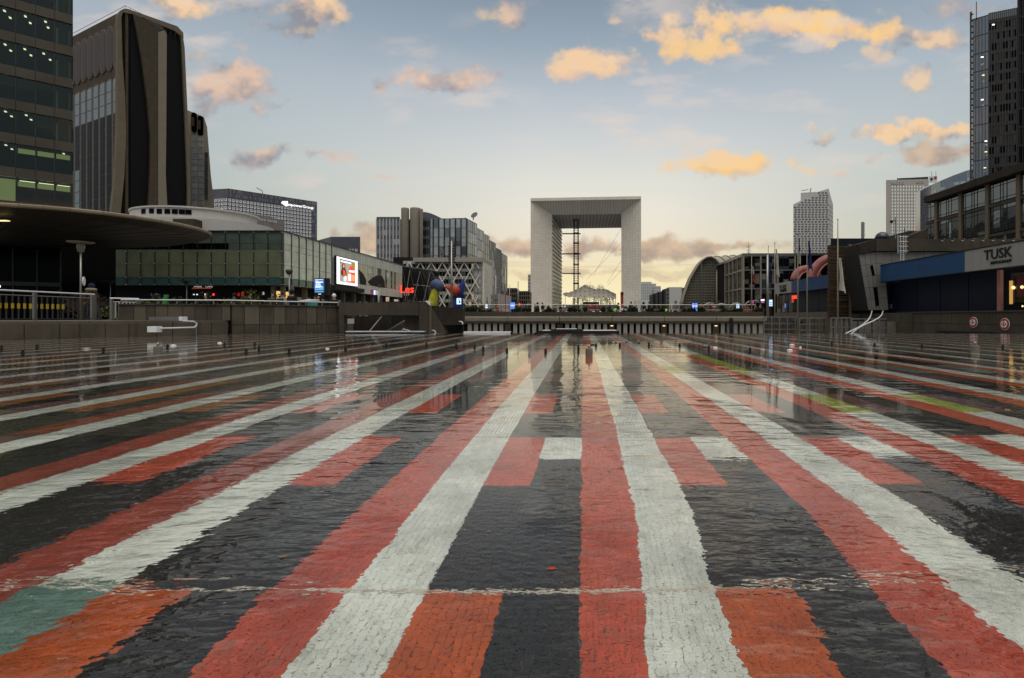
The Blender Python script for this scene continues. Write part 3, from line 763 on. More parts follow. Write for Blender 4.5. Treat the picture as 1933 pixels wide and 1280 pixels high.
# ------------------------------------------------------------------ fin wall and planter beyond the pool
YF = 35.0; s98 = 98.2
fw = thing("fin_wall", "long concrete wall of upright pale fins under a heavy beam across the far water edge", "wall", (X(1150, YF), YF, -.6))
xl, xr = X(868, YF), X(1447, YF)
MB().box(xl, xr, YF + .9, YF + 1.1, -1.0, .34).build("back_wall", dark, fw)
nseg = 6
for i in range(nseg):
    a = X(958.5 + s98 * (i - 1) + .5, YF) if i else xl; b = X(958.5 + s98 * i - .5, YF) if i < nseg - 1 else xr
    # beam segment with a rounded nose
    prof = [(YF + 1.1, .34), (YF + .1, .32), (YF - .12, .40), (YF - .22, .52), (YF - .2, .72), (YF - .12, .83), (YF + 1.1, .84)]
    mb = MB(); n = len(prof)
    mb.add([(a, y, z) for y, z in prof] + [(b, y, z) for y, z in prof], [tuple(range(n))[::-1], tuple(range(n, 2 * n))] + [(j, (j + 1) % n, n + (j + 1) % n, n + j) for j in range(n)])
    mb.build("beam", concrete, fw)
finm = MB().hexa([(-.16, -.28, -1.1), (.13, -.02, -1.1), (.16, .85, -1.1), (-.1, .85, -1.1), (-.16, -.28, .40), (.13, -.02, .40), (.16, .85, .36), (-.1, .85, .36)]).mesh("fin", surf("pale_fin", (.36, .34, .29), .8, var=.12, scale=.8, streak=.35, obj=.2))
finm2 = MB().hexa([(-.12, 0, -1.1), (.14, 0, -1.1), (.14, .7, -1.1), (-.12, .7, -1.1), (-.12, 0, .33), (.14, 0, .33), (.14, .7, .33), (-.12, .7, .33)]).mesh("fin", finm.materials[0])
for i in range(6):
    px = 958.5 + s98 * i
    if px < 1400:
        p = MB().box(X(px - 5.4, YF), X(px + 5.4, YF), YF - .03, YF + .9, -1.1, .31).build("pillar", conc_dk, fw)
        if px > 1100:
            q = MB().box(X(px - 2.2, YF), X(px + 2.2, YF), YF - .09, YF - .031, .27 - .12, .27 - .06).build("bulkhead_lamp", lampw_e, p)
for i in range(-1, 5):
    for j in range(7):
        px = 958.5 + s98 * i + 11.5 + j * 12
        if 872 < px < 1440: inst("fin", finm2, Matrix.Translation((X(px + 2, YF), YF + .05, 0)), fw)
MB().box(X(1375, YF), X(1381, YF), YF - .35, YF - .24, -1.0, .72).build("dark_post", black, fw)
pl = thing("planter", "long brown planter trough on top of the fin wall with tufted shrubs", "planter", (0, YF + .6, .85))
for i in range(12):
    a = X(870 + i * 48, YF); b = X(870 + (i + 1) * 48 - .4, YF)
    MB().box(a, b, YF + .3, YF + .45, .845, 1.14).build("trough_panel", conc_dk, pl)
MB().box(xl, xr, YF + .452, YF + 1.1, .845, 1.05).build("soil", surf("soil", (.05, .04, .03), .95), pl)

def tuft(loc, w, h, n, mat, label, group, spread=.9, name="shrub", seed=None, wd=.05, cat="shrub"):
    g = random.Random(seed if seed is not None else rnd.random()); b = MB()
    for i in range(n):
        a = g.uniform(0, 2 * math.pi); q = g.random() ** .5 * spread
        hh = h * g.uniform(.45, 1); r0 = g.uniform(0, .25) * w
        bx_, by_ = math.cos(a) * r0, math.sin(a) * r0; tx, ty = math.cos(a) * w * q, math.sin(a) * w * q
        sx, sy = -math.sin(a) * wd, math.cos(a) * wd
        b.add([(bx_ - sx, by_ - sy, 0), (bx_ + sx, by_ + sy, 0), ((bx_ + tx) / 2 + sx * 1.3, (by_ + ty) / 2 + sy * 1.3, hh * .6), (tx, ty, hh), ((bx_ + tx) / 2 - sx * 1.3, (by_ + ty) / 2 - sy * 1.3, hh * .6)], [(0, 1, 2, 3, 4)])
    o = thing(name, label, cat, loc, group)
    me = b.mesh("foliage", mat); f_ = link(bpy.data.objects.new("foliage", me), o, Matrix.Translation(loc)); f_['kind'] = 'stuff'
    return o
pxs = [880, 889, 897, 907, 914, 924, 971, 979, 988, 997, 1014, 1030, 1037, 1044, 1076, 1085, 1093, 1105, 1139, 1152, 1179, 1188, 1197, 1222, 1230, 1243, 1250, 1291, 1301, 1310, 1320, 1327, 1366, 1376, 1386, 1397, 1426, 1436]
ORD = ["first", "second", "third", "fourth", "fifth", "sixth", "seventh", "eighth", "ninth", "tenth", "eleventh", "twelfth"]
def shrub_label(px):
    for a, b, s in ((0, 930, "before the lattice building"), (930, 1001, "left of the hollow cube"), (1001, 1061, "below the cube's left leg"), (1061, 1120, "below the left half of the cube's opening"),
                    (1120, 1172, "below the canvas canopy"), (1172, 1212, "below the cube's right leg"), (1212, 1285, "before the dark low blocks"), (1285, 1345, "below the glass vault"), (1345, 2000, "below the black glazed block")):
        if a <= px < b: return "dark planter shrub, %s from left %s" % (ORD[len([q for q in pxs if a <= q < px])], s)
for i, px in enumerate(pxs):
    hh = rnd.uniform(.3, .62)
    tuft((X(px, YF + .75), YF + .75, 1.04), rnd.uniform(.22, .4), hh, 46, leaf, shrub_label(px), "shrubs along the planter", wd=.035)
# guard rail behind the planter
for (pa, pb, lab) in ((880, 1210, "grey guard rail with thin posts behind the planter, in front of the arch"), (1212, 1425, "grey guard rail with thin posts behind the planter, right of the arch")):
    n = int((pb - pa) / 16.5); YR = 38.5
    t = thing("guard_rail", lab, "railing", (X(pa, YR), YR, .6), "guard rails behind the planter")
    MB().tube([(X(pa, YR), YR, Z(575.5, YR)), (X(pb, YR), YR, Z(575.5, YR))], .028, 6).build("top_rail", metal, t)
    MB().tube([(X(pa, YR), YR, Z(585, YR)), (X(pb, YR), YR, Z(585, YR))], .012, 6).build("wire", metal, t)
    for i in range(n + 1):
        x = X(pa + (pb - pa) * i / n, YR); MB().box(x - .025, x + .025, YR - .02, YR + .02, .4, Z(575.5, YR)).build("post", metal, t)

# ------------------------------------------------------------------ beams and barge at the far rim
def slabthing(name, label, cat, px0, px1, y0, y1, Y, parts, dy=.5):
    t = thing(name, label, cat, (X((px0 + px1) / 2, Y), Y, Z(y1, Y)))
    return t
t = slabthing("floating_beam", "long white beam lying along the far rim left of the black barge", "beam", 875, 965, 626, 629, 24.85, 0)
MB().box(X(875, 24.8), X(964, 24.8), 24.8, 25.1, Z(629.2, 24.8), Z(626, 24.8)).build("beam_body", whitep, t)
MB().box(X(964, 24.8) + .005, X(967, 24.8), 24.78, 25.12, Z(629.4, 24.8), Z(626.2, 24.8)).build("end_cap", black, t)
t = slabthing("floating_beam", "thin pale beam along the water in front of the stair block", "beam", 652, 800, 624, 628, 24.7, 0)
MB().box(X(652, 24.7), X(800, 24.7), 24.72, 25.0, Z(627, 24.7), Z(625, 24.7)).build("beam_body", metal_lt, t)
MB().box(X(650, 24.7), X(802, 24.7), 24.75, 25.0, Z(630, 24.7), Z(627.3, 24.7)).build("beam_foot", black, t)
t = slabthing("barge", "flat black floating platform with white top edges at the middle of the far rim", "platform", 1003, 1170, 620, 630, 24.4, 0)
a, b = X(1004, 24.3), X(1169, 24.3)
MB().hexa([(a, 24.3, -.03), (b, 24.3, -.03), (b, 24.55, -.03), (a, 24.55, -.03), (a + .3, 24.3, .13), (b, 24.3, .13), (b, 25.3, .13), (a + .3, 25.3, .13)]).build("hull", black, t)
MB().box(X(1024, 24.3), X(1034, 24.3), 24.35, 24.8, .132, .165).build("deck_edge", whitep, t)
MB().box(X(1035, 24.3), X(1038, 24.3), 24.35, 24.8, .132, .17).build("deck_edge", whitep, t)
MB().box(X(1101, 24.3), X(1164, 24.3), 24.33, 24.9, .132, .165).build("deck_edge", whitep, t)
MB().box(X(1041, 24.6), X(1100, 24.6), 24.62, 24.95, .132, .20).build("upper_hull", black, t)
MB().box(X(1050, 24.6), X(1089, 24.6), 24.6, 24.97, .202, .225).build("deck_edge", whitep, t)
MB().box(X(1119, 24.6), X(1131, 24.6), 24.95, 25.1, .132, .19).build("hatch", black, t)

# ------------------------------------------------------------------ fountain nozzles, lamps and floats standing in the water
def Yw(py): return H * F / (py - VY)
noz = MB().lathe([(.026, -.08), (.028, .02), (.028, .085), (.022, .09), (.022, .105), (.012, .12)], (0, 0, 0), 12).mesh("nozzle_body", black)
cuff = MB().lathe([(.033, .03), (.033, .045)], (0, 0, 0), 12).mesh("nozzle_collar", metal_dk)
NZ = [(3, 661), (43, 671), (70, 659), (195, 666), (316, 658), (424, 655), (465, 668), (481, 654), (489, 662), (546, 668), (652, 663), (729, 656), (805, 654), (861, 656),
      (896, 659), (912, 663), (957, 667), (1030, 668), (1092, 662), (1125, 656), (1170, 654), (1225, 653), (1283, 656), (1338, 661), (1416, 666), (1570, 651), (1651, 655), (1740, 658), (1893, 660)]
for i, (px, py) in enumerate(NZ):
    Y = Yw(py)
    zone = lambda q: 0 if q < 330 else 1 if q < 600 else 2 if q < 820 else 3 if q < 1000 else 4 if q < 1240 else 5 if q < 1450 else 6
    nth = ["first", "second", "third", "fourth", "fifth", "sixth", "seventh"][len([q for q, _ in NZ if zone(q) == zone(px) and q < px])]
    where = ("by the left ledge" if px < 330 else "off the granite wall" if px < 600 else "off the stair block" if px < 820 else "before the fin wall, left of the arch" if px < 1000
             else "in the arch's reflection" if px < 1240 else "before the glass vault" if px < 1450 else "off the blue restaurant")
    hgt = "tall" if py > 662 else "short"
    t = thing("fountain_nozzle", "%s black fountain nozzle, %s from left of those %s" % (hgt, nth, where.replace("before the fin wall, left of the arch", "before the fin wall").replace("in the arch's reflection", "in front of the arch")), "nozzle", (X(px, Y), Y, 0), "black fountain nozzles in the pool")
    sc_ = Matrix.Diagonal((1, 1, 1.0 if py > 658 else .9, 1))
    inst("nozzle_body", noz, Matrix.Translation((X(px, Y), Y, 0)) @ sc_, t); inst("nozzle_collar", cuff, Matrix.Translation((X(px, Y), Y, 0)) @ sc_, t)
for (px, py, lab) in ((1112, 672, "pale cylinder float with a small knob in the arch's reflection"), (298, 668, "pale cylinder float with a small knob off the left ledge"),
                      (1841, 666, "pale cylinder float with a small knob below the round road signs")):
    Y = Yw(py); t = thing("float_lamp", lab, "float", (X(px, Y), Y, 0), "pale cylinder floats in the pool"); x = X(px, Y)
    sc_ = Y / 10.6
    MB().lathe([(.07 * sc_, -.05), (.075 * sc_, .0), (.075 * sc_, .14 * sc_), (.06 * sc_, .16 * sc_)], (x, Y, 0), 16).build("float_body", concrete, t)
    MB().lathe([(.018 * sc_, .16 * sc_), (.026 * sc_, .18 * sc_), (.026 * sc_, .21 * sc_), (.008 * sc_, .235 * sc_)], (x, Y, 0), 10).build("knob", metal, t)
for (px, py, mt, lab, sx) in ((1119, 652, black, "black arm lying on the water left of the nozzle before the arch", .16), (1182, 647, black, "small dark disc float right of the arch nozzle", .09),
                              (1206, 648, black, "small dark disc float under the arch's right leg", .09), (1249, 648, black, "small dark disc float right of the arch", .07),
                              (1163, 647, black, "thin dark disc float left of the arch nozzle", .07), (1331, 656, metal_dk, "dark float beside the nozzle before the glass vault", .12),
                              (1350, 657, whitep, "small white float beside the nozzle before the glass vault", .12), (1495, 652, whitep, "white lumpy float, farthest of three below the flagpoles", .14),
                              (1491, 662, whitep, "white lumpy float, nearest of three below the flagpoles", .13), (1511, 656, whitep, "small round white float right of two lumpy ones", .06),
                              (415, 648, whitep, "thin white float off the granite wall", .12), (327, 653, whitep, "ring shaped pale float off the left ledge", .16),
                              (618, 659, whitep, "pale float below the blue screen's reflection", .1), (163, 659, metal, "grey plate float off the picket fence", .18)):
    Y = Yw(py); b = blob((X(px, Y), Y, .01), (sx * .5, sx * .4, .02 if sx < .11 else .028), 12, .12, px)
    o = b.build("surface_float", mt, None, True); tag(o, lab, "float", "small floats on the water")
# floating leaves
for i, (x, y) in enumerate([(-.35, 1.9), (.95, 1.35), (-1.3, 3.1), (-2.2, 2.6), (-.1, 1.62), (.2, 2.7), (1.5, 2.3), (-1.0, 1.7)]):
    s = .012 + .006 * (i % 3)
    o = MB().add([(x - s, y, .002), (x, y - s * .5, .003), (x + s, y + .002, .002), (x, y + s * .5, .0035)], [(0, 1, 2, 3)]).build("fallen_leaf", redp if i == 4 else wood_tr)
    tag(o, "small %s leaf floating on the water over the %s" % ("red" if i == 4 else "brown", ["white stripe", "black strip", "red strip", "left stripes", "black strip by the centre", "white line", "right stripes", "dark strip"][i]), "leaf")
# ------------------------------------------------------------------ left: office tower with lit rooms, and its canopy
ot = thing("office_tower", "dark curved office tower with lit ceiling lights and grey spandrels at the left edge", "office tower", (-66, 60, ZP))
FA = [(-72.5, 47.6), (-67.2, 50.6), (-62.3, 54.2), (-57.95, 58.05)]
room_back = dark
FH = 3.62; Z0 = 13.25; NF = 10
core = [(-75, 54), (-70, 57), (-66.2, 60), (-63.6, 62.6), (-68, 66.5), (-90, 72), (-90, 50)]
MB().prism(core, ZP, Z0 + FH * NF).build("rear_wall", dark, ot)
MB().prism([FA[3], (-62.2, 61.6), (-68, 66.6), (-68.1, 66.5), (-62.3, 61.5), (-58.2, 58.0)], 13, Z0 + FH * NF).build("side_wall", g_dark, ot)
og = None
def office_glass():
    m, nt, p = newmat("office_glass")
    nt.nodes.remove(p); out = [n for n in nt.nodes if n.type == 'OUTPUT_MATERIAL'][0]
    tr = nt.nodes.new("ShaderNodeBsdfTransparent"); tr.inputs[0].default_value = (.55, .62, .5, 1)
    gl = nt.nodes.new("ShaderNodeBsdfGlossy"); gl.inputs['Roughness'].default_value = .03
    fr = nt.nodes.new("ShaderNodeFresnel"); fr.inputs[0].default_value = 1.5
    mx = nt.nodes.new("ShaderNodeMixShader")
    nt.links.new(fr.outputs[0], mx.inputs[0]); nt.links.new(tr.outputs[0], mx.inputs[1]); nt.links.new(gl.outputs[0], mx.inputs[2]); nt.links.new(mx.outputs[0], out.inputs[0])
    return m
oglass = office_glass(); blind = surf("roller_blind", (.16, .2, .16), .9, var=.08)
for fl in range(NF):
    z = Z0 + FH * fl
    MB().prism([(-75, 54.3), (-70, 57.3), (-66.2, 60.3), (-63.7, 62.8), (-61.2, 60.9), FA[3], FA[2], FA[1], FA[0]], z - .95, z - .12).build("floor_slab", dark, ot)
for seg in range(3):
    A, B = FA[seg], FA[seg + 1]; M, L = frame_of(A, B); nb = 4; w = L / nb
    pane = boxmesh("window_pane", w - .06, .03, FH - 1.08, oglass); sp = boxmesh("spandrel_panel", w - .03, .22, 1.03, spandrel); mu = boxmesh("mullion", .05, .1, FH - 1.08, metal_dk)
    for fl in range(NF):
        z = Z0 + FH * fl
        for i in range(nb):
            x = w * (i + .5)
            inst("window_pane", pane, M @ Matrix.Translation((x, -.02, z + (FH - 1.08) / 2)), ot)
            inst("spandrel_panel", sp, M @ Matrix.Translation((x, 0, z - .54)) @ Matrix.Rotation(rnd.gauss(0, .004), 4, 'Z'), ot)
            inst("mullion", mu, M @ Matrix.Translation((w * i, -.02, z + (FH - 1.08) / 2)), ot)
            top = z + FH - 1.09
            if seg == 0: continue
            r = rnd.random()
            if fl == 0 or (fl == 1 and r < .45):
                b = MB().box(-w * .44, w * .44, .5, .52, 0, (FH - 1.2) * (1 if (fl == 0 and i == 0) else .22))
                k = b.mesh("lit_blind", green_e); inst("lit_blind", k, M @ Matrix.Translation((x, 0, z + (0 if (fl == 0 and i == 0) else (FH - 1.2) * .72))), ot)
                if fl == 0: inst("ceiling_light", MB().box(-w * .4, w * .4, .9, 1.1, 0, .05).mesh("ceiling_light", lamp_e), M @ Matrix.Translation((x, 0, top - .1)), ot)
            elif i == nb - 1 and seg == 2:
                c = MB().lathe([(.42, 0), (.42, FH - 1.1)], (0, 0, 0), 16).mesh("round_column", blind); inst("round_column", c, M @ Matrix.Translation((x - .1, .75, z)), ot)
                e = MB().box(-w * .5, w * .3, 1.35, 1.37, .3, FH - 1.3).mesh("room_glow", green_d); inst("room_glow", e, M @ Matrix.Translation((x, 0, z)), ot)
            elif r < .3:
                b = MB().box(-w * .45, w * .45, .12, .14, (FH - 1.1) * rnd.uniform(.4, .7), FH - 1.1).mesh("roller_blind", blind); inst("roller_blind", b, M @ Matrix.Translation((x, 0, z)), ot)
            if r > .25 and fl > 0:
                lm = MB().box(-.09, .09, 0, .42, 0, .04).mesh("ceiling_light", lamp_e)
                for q in range(2): inst("ceiling_light", lm, M @ Matrix.Translation((x + rnd.uniform(-.1, .1) - .12 + .24 * q, .7 + 1.5 * q, top - .06)), ot)
# ground floors of the tower under the canopy
MB().prism([(-76, 49), (-60.5, 59.2), (-64, 70), (-80, 70)], ZP, 12.2).build("lobby_glass", g_black, ot)
M, L = frame_of((-70, 52.9), (-60.5, 59.2))
for i in range(7):
    inst("lobby_mullion", boxmesh("lobby_mullion", .12, .16, 8, metal_dk), M @ Matrix.Translation((L * i / 6, 0, ZP + 4)), ot)
inst("lobby_band", boxmesh("lobby_band", L, .3, .45, metal_dk), M @ Matrix.Translation((L / 2, -.02, 4.5)), ot)
for (px, py, ww, hh) in ((31, 540, .35, .9), (26, 476, .25, .2), (36, 480, .3, .12), (14, 491, 1.6, .08), (50, 540, .4, .35), (25, 486, .2, .14)):
    x_, z_ = (px) / 137 * 1.0, 0
    q = inst("lobby_light", boxmesh("lobby_light", ww, .05, hh, lampw_e if py < 500 else lamp_e), M @ Matrix.Translation((L * (.34 + .62 * px / 137), -.1, Z(py, 57))), ot)

cp = thing("disc_canopy", "great flat disc shaped canopy sweeping out over the promenade from the office tower", "canopy", (-52, 48, 8.4))
rim0 = [(-80, 36.5), (-70, 36.2), (-60, 36.3), (-52, 37.4), (-47.5, 38.9), (-44.2, 40.1), (-41.9, 41.4), (-40.3, 42.9), (-39.2, 44.6), (-38.5, 46.6), (-38.15, 48.7), (-38.1, 50.8), (-38.7, 53.0),
        (-40.3, 55.4), (-43.5, 58.2), (-48, 60.6), (-54, 62), (-62, 62.5), (-80, 62.5)]
rim = []
for i in range(len(rim0) - 1):
    p, q = Vector(rim0[i]), Vector(rim0[i + 1]); k = max(1, int((q - p).length / 1.3))
    rim += [p.lerp(q, j / k) for j in range(k)]
rim.append(Vector(rim0[-1]))
rim = [rim[0]] + [(rim[i - 1] + rim[i] * 2 + rim[i + 1]) / 4 for i in range(1, len(rim) - 1)] + [rim[-1]]
cen = Vector((-60, 50)); ZC = 9.35
hub = MB(); n = len(rim)
vs = []
for k_, zz in ((1.0, ZC), (.93, ZC - .35), (.7, ZC - .62), (.4, ZC - .8), (.05, ZC - .85)):
    vs += [tuple(cen + (p - cen) * k_) + (zz,) for p in rim]
fs = [(k_ * n + i, k_ * n + i + 1, (k_ + 1) * n + i + 1, (k_ + 1) * n + i) for k_ in range(4) for i in range(n - 1)]
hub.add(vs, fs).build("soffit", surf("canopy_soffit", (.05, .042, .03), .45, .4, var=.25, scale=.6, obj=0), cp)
hub = MB(); vs = [tuple(p) + (ZC + .34,) for p in rim] + [tuple(cen + (p - cen) * .5) + (ZC + .8,) for p in rim]
hub.add(vs, [(i, n + i, n + i + 1, i + 1) for i in range(n - 1)]).build("canopy_top", conc_dk, cp)
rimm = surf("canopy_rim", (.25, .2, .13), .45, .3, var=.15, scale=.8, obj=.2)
for i in range(n - 1):
    p, q = rim[i], rim[i + 1]; c_ = (q - p) * .006; p = p + c_; q = q - c_
    o_ = ((p + q) / 2 - cen).normalized() * .12
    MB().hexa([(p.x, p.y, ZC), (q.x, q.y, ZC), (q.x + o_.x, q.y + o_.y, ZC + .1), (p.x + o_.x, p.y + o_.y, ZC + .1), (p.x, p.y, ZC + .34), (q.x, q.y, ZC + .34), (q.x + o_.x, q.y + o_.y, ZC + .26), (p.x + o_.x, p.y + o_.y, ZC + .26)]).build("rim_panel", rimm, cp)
for i in range(0, n - 1, 1):      # joints of the soffit plates
    p = rim[i]; a = cen + (p - cen) * .995; b = cen + (p - cen) * .45
    if i > 12: MB().tube([(a.x, a.y, ZC - .01), (*(cen + (p - cen) * .93), ZC - .36), (*(cen + (p - cen) * .7), ZC - .63), (b.x, b.y, ZC - .79)], .018, 4).build("soffit_rib", black, cp)
MB().box(-47.4, -46.3, 41.0, 41.3, 8.5, 8.56).build("soffit_lamp", lampw_e, cp)

# ------------------------------------------------------------------ left: concrete tower with dark recessed faces
ct = thing("concrete_tower", "tall brown concrete tower with dark recessed faces and long round-ended windows", "tower", (X(230, 140), 145, ZP))
CY = 140.0; CX = X(237, CY)
LE = (X(140, 153), 153.0); LF = (LE[0] - 12, LE[1] + 6.0); RE = (X(346, 151.7), 151.7)
zt = Z(17, CY); zb_ = 8
ctop = Vector((CX, CY)); back = (RE[0] - 22, RE[1] + 14)
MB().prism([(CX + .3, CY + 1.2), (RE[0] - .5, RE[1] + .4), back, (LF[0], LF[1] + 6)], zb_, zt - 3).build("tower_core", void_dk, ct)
# left face: concrete wall with piers, arcade windows at the top, long strips below
M, L = frame_of(LF, (CX, CY)); zq = zt - 1
inst("left_wall", boxmesh("left_wall", L, .0 + .6, zt - zb_, conc_tow), M @ Matrix.Translation((L / 2, .6, (zt + zb_) / 2)), ct)
def stad(w, h, t, mat, name, nseg=5, bottom=True):
    """upright panel with rounded ends"""
    r = w / 2; pts = []
    for i in range(nseg + 1):
        a = math.pi * i / nseg; pts.append((r * math.cos(a), h / 2 - r + r * math.sin(a)))
    for i in range(nseg + 1):
        a = math.pi + math.pi * i / nseg
        pts.append((r * math.cos(a), -h / 2 + r + r * math.sin(a)) if bottom else ((-r if i < 3 else r), -h / 2))
    pts = [p for i, p in enumerate(pts) if i == 0 or (abs(p[0] - pts[i - 1][0]) + abs(p[1] - pts[i - 1][1])) > 1e-4]
    n = len(pts); vs = [(x, 0, z) for x, z in pts] + [(x, -t, z) for x, z in pts]
    return MB().add(vs, [tuple(range(n)), tuple(range(n, 2 * n))[::-1]] + [(i, n + i, n + (i + 1) % n, (i + 1) % n) for i in range(n)])
Lv = (Vector(LE) - Vector((CX, CY))).length
nw = 7; ww = (Lv - 3.2) / nw
fr_m = stad(ww * .9, 12.6, .28, conc_tow, "f").mesh("window_surround", surf("pier_concrete", (.15, .12, .08), .75, var=.15, scale=.4))
st_m = stad(ww * .66, 11.8, .34, g_black, "a").mesh("louvre_window", surf("brown_louvre", (.055, .04, .045), .5, var=.2))
lo_f = stad(ww * .97, 60, .28, conc_tow, "f", bottom=False).mesh("window_surround", fr_m.materials[0])
for i in range(nw + 4):
    x = L - 2.6 - ww * (i + .5)
    if x < 1: break
    f_ = inst("window_surround", fr_m, M @ Matrix.Translation((x, 0.0, zt - 9.0)), ct); inst("louvre_window", st_m, M @ Matrix.Translation((x, 0.0, zt - 9.0)), f_)
    top = zt - 17.5
    lf_ = inst("window_surround", lo_f, M @ Matrix.Translation((x, 0.0, top - 30)), ct)
    nfl = 18
    for j in range(nfl):
        zc = top - 2.2 - j * 3.25
        if zc < zb_: break
        pw = ww * .68
        mt = g_grey if (j < 3 or (i > 5 and j > 6)) else g_black
        key = "strip_" + mt.name
        if key not in bpy.data.meshes: boxmesh(key, pw, .36, 3.05, mt)
        inst("strip_window", bpy.data.meshes[key], M @ Matrix.Translation((x, 0, zc)), lf_)
MB().tube([(LF[0], LF[1], zt + .9), (CX, CY, zt + .9), (RE[0], RE[1], zt + .9 - 1.5)], .06, 5).build("roof_rail", metal_dk, ct)
for i in range(14):
    p = Vector((CX, CY)).lerp(Vector(RE), i / 13); MB().tube([(p.x, p.y, zt - 2.2), (p.x, p.y, zt + .9 - 1.5 * i / 13)], .05, 4).build("rail_post", metal_dk, ct)
# right face: outline frame, central flaring buttress with a pale prism edge, dark recesses between
def rp(px, py, dy=0.):
    """point on the right face plane from its place in the elevation"""
    A = Vector((CX, CY)); B = Vector(RE); a = (px - VX) / F     # x = a*y on A + t(B-A)
    t = (a * A.y - A.x) / ((B.x - A.x) - a * (B.y - A.y)); p = A + (B - A) * t
    nrm = Vector((B.y - A.y, -(B.x - A.x))).normalized(); nrm = nrm if nrm.dot(-A) > 0 else -nrm
    y = p.y; q = p + nrm * dy
    return (q.x, q.y, Z(py, y))
def slab(poly, d0, d1, name, mat, parent, fn=rp):
    fr = [fn(x, y, d1) for x, y in poly]; bk = [fn(x, y, d0) for x, y in poly]; n = len(poly)
    return MB().add(fr + bk, [tuple(range(n)), tuple(range(n, 2 * n))[::-1]] + [(i, n + i, n + (i + 1) % n, (i + 1) % n) for i in range(n)]).build(name, mat, parent)
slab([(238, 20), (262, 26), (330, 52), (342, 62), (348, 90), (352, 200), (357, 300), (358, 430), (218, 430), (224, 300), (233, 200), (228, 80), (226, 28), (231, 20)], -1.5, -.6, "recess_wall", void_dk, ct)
cm = fr_m.materials[0]
slab([(221, 30), (227, 20), (232, 20), (228, 34), (230, 110), (235, 180), (237, 250), (234, 330), (224, 430), (206, 430), (217, 330), (220, 250), (221, 150)], -1.2, .35, "edge_frame", cm, ct)
slab([(340, 62), (344, 64), (348, 90), (353, 200), (357, 300), (359, 360), (358, 430), (353, 430), (354, 360), (352, 300), (348, 200), (343, 90)], -1.2, .2, "edge_frame", cm, ct)
slab([(232, 17), (240, 17), (334, 50), (345, 62), (346, 72), (328, 58), (250, 27), (232, 24)], -1.2, .25, "roof_edge", cm, ct)
slab([(250, 27), (308, 55), (312, 62), (297, 70), (297, 430), (277, 430), (282, 330), (283, 260), (277, 190), (266, 110), (257, 60)], -1, .5, "buttress_face", conc_tow, ct)
slab([(297, 62), (309, 58), (313, 66), (312, 250), (311, 330), (316, 430), (297, 430)], -1, .62, "prism_edge", surf("pale_prism", (.21, .18, .13), .7, var=.1, scale=.5), ct)
slab([(268, 34), (304, 50), (309, 56), (298, 58)], .2, .56, "louvre_slot", metal_dk, ct)
# the wing behind it
cw = thing("tower_wing", "lower brown concrete wing with two oblong hooked windows behind the tall concrete tower", "building", (X(382, 175), 178, ZP))
WY = 175.0
def wp(px, py, dy=0.): return (X(px, WY) + dy * .8, WY - dy, Z(py, WY))
slab([(354, 208), (385, 221), (391, 240), (398, 330), (404, 380), (406, 440), (354, 440)], -8, 0, "wing_body", surf("wing_concrete", (.34, .30, .235), .8, var=.12, scale=.2, streak=.2), cw, wp)
for (xa, xb, ya_, yb_) in ((363, 372, 213, 250), (375, 384, 219, 256)):
    m_ = stad((xb - xa) * WY / F, (yb_ - ya_) * WY / F, .5, g_black, "w").build("oblong_window", g_black, None)
    link_ = Matrix.Translation((X((xa + xb) / 2, WY), WY, Z((ya_ + yb_) / 2, WY))); m_.matrix_basis = link_; m_.parent = cw; m_.matrix_parent_inverse = wmat(cw).inverted(); WM[m_.name] = link_
    MB().box(X(xa + 2.4, WY), X(xb - 3, WY), WY - .8, WY - .3, Z((ya_ + yb_) / 2 + 8, WY), Z((ya_ + yb_) / 2 - 9, WY)).build("hook_panel", conc_tow, m_)
for xa in (363, 375.5):
    for j in range(12):
        mt = g_pale
        MB().box(X(xa, WY), X(xa + 8.5, WY), WY - .3, WY, Z(268 + j * 11, WY), Z(258 + j * 11, WY)).build("strip_window", mt, cw)
for j in range(8): MB().box(X(387.5, WY), X(393, WY), WY - .3, WY, Z(298 + j * 11, WY), Z(288 + j * 11, WY)).build("strip_window", g_grey, cw)

# ------------------------------------------------------------------ white oval podium under the tower
op = thing("oval_podium", "white rounded podium storey with a row of dark square windows under the concrete tower", "building", (X(310, 122), 128, ZP))
def oval(px0, px1, Y, ry, n=40, a0=0, a1=360):
    x0, x1 = X(px0, Y), X(px1, Y); return [((x0 + x1) / 2 + (x1 - x0) / 2 * math.cos(math.radians(a)), Y + ry + ry * math.sin(math.radians(a))) for a in np.linspace(a0, a1, n, endpoint=False)]
OY = 118.0
MB().prism(oval(150, 440, OY, 13), ZP, Z(409, OY)).build("lower_storey", white_conc, op)
MB().prism(oval(190, 416, OY + 3, 11), Z(409, OY) - .05, Z(391, OY + 3)).build("upper_storey", white_conc, op)
MB().prism(oval(186, 420, OY + 2.7, 11.4), Z(391, OY + 3), Z(388, OY + 3)).build("roof_lip", white_conc, op)
ov = oval(190, 416, OY + 3, 11, 720)
cxo = (X(190, OY + 3) + X(416, OY + 3)) / 2
for px in (212, 222, 232.5, 244, 257, 271, 286, 301, 316, 330, 343.5, 356):
    best = min((p for p in ov if p[1] < OY + 14), key=lambda p: abs(VX + F * p[0] / p[1] - px)); i = ov.index(best); q = ov[(i + 4) % 720]; r = ov[i - 4]
    M, L = frame_of(r, q); w_ = 1.22 if px > 235 else .85
    inst("square_window", boxmesh("square_window", w_, .12, 1.15, g_black), Matrix.Translation((best[0], best[1], Z(398 if px < 300 else 399, OY + 3))) @ M.to_3x3().to_4x4(), op)
MB().box(X(330, OY), X(370, OY), OY + 1.0 - 1.6, OY + 2.2, Z(430, OY), Z(414, OY)).build("brown_panel", conc_tow, op)

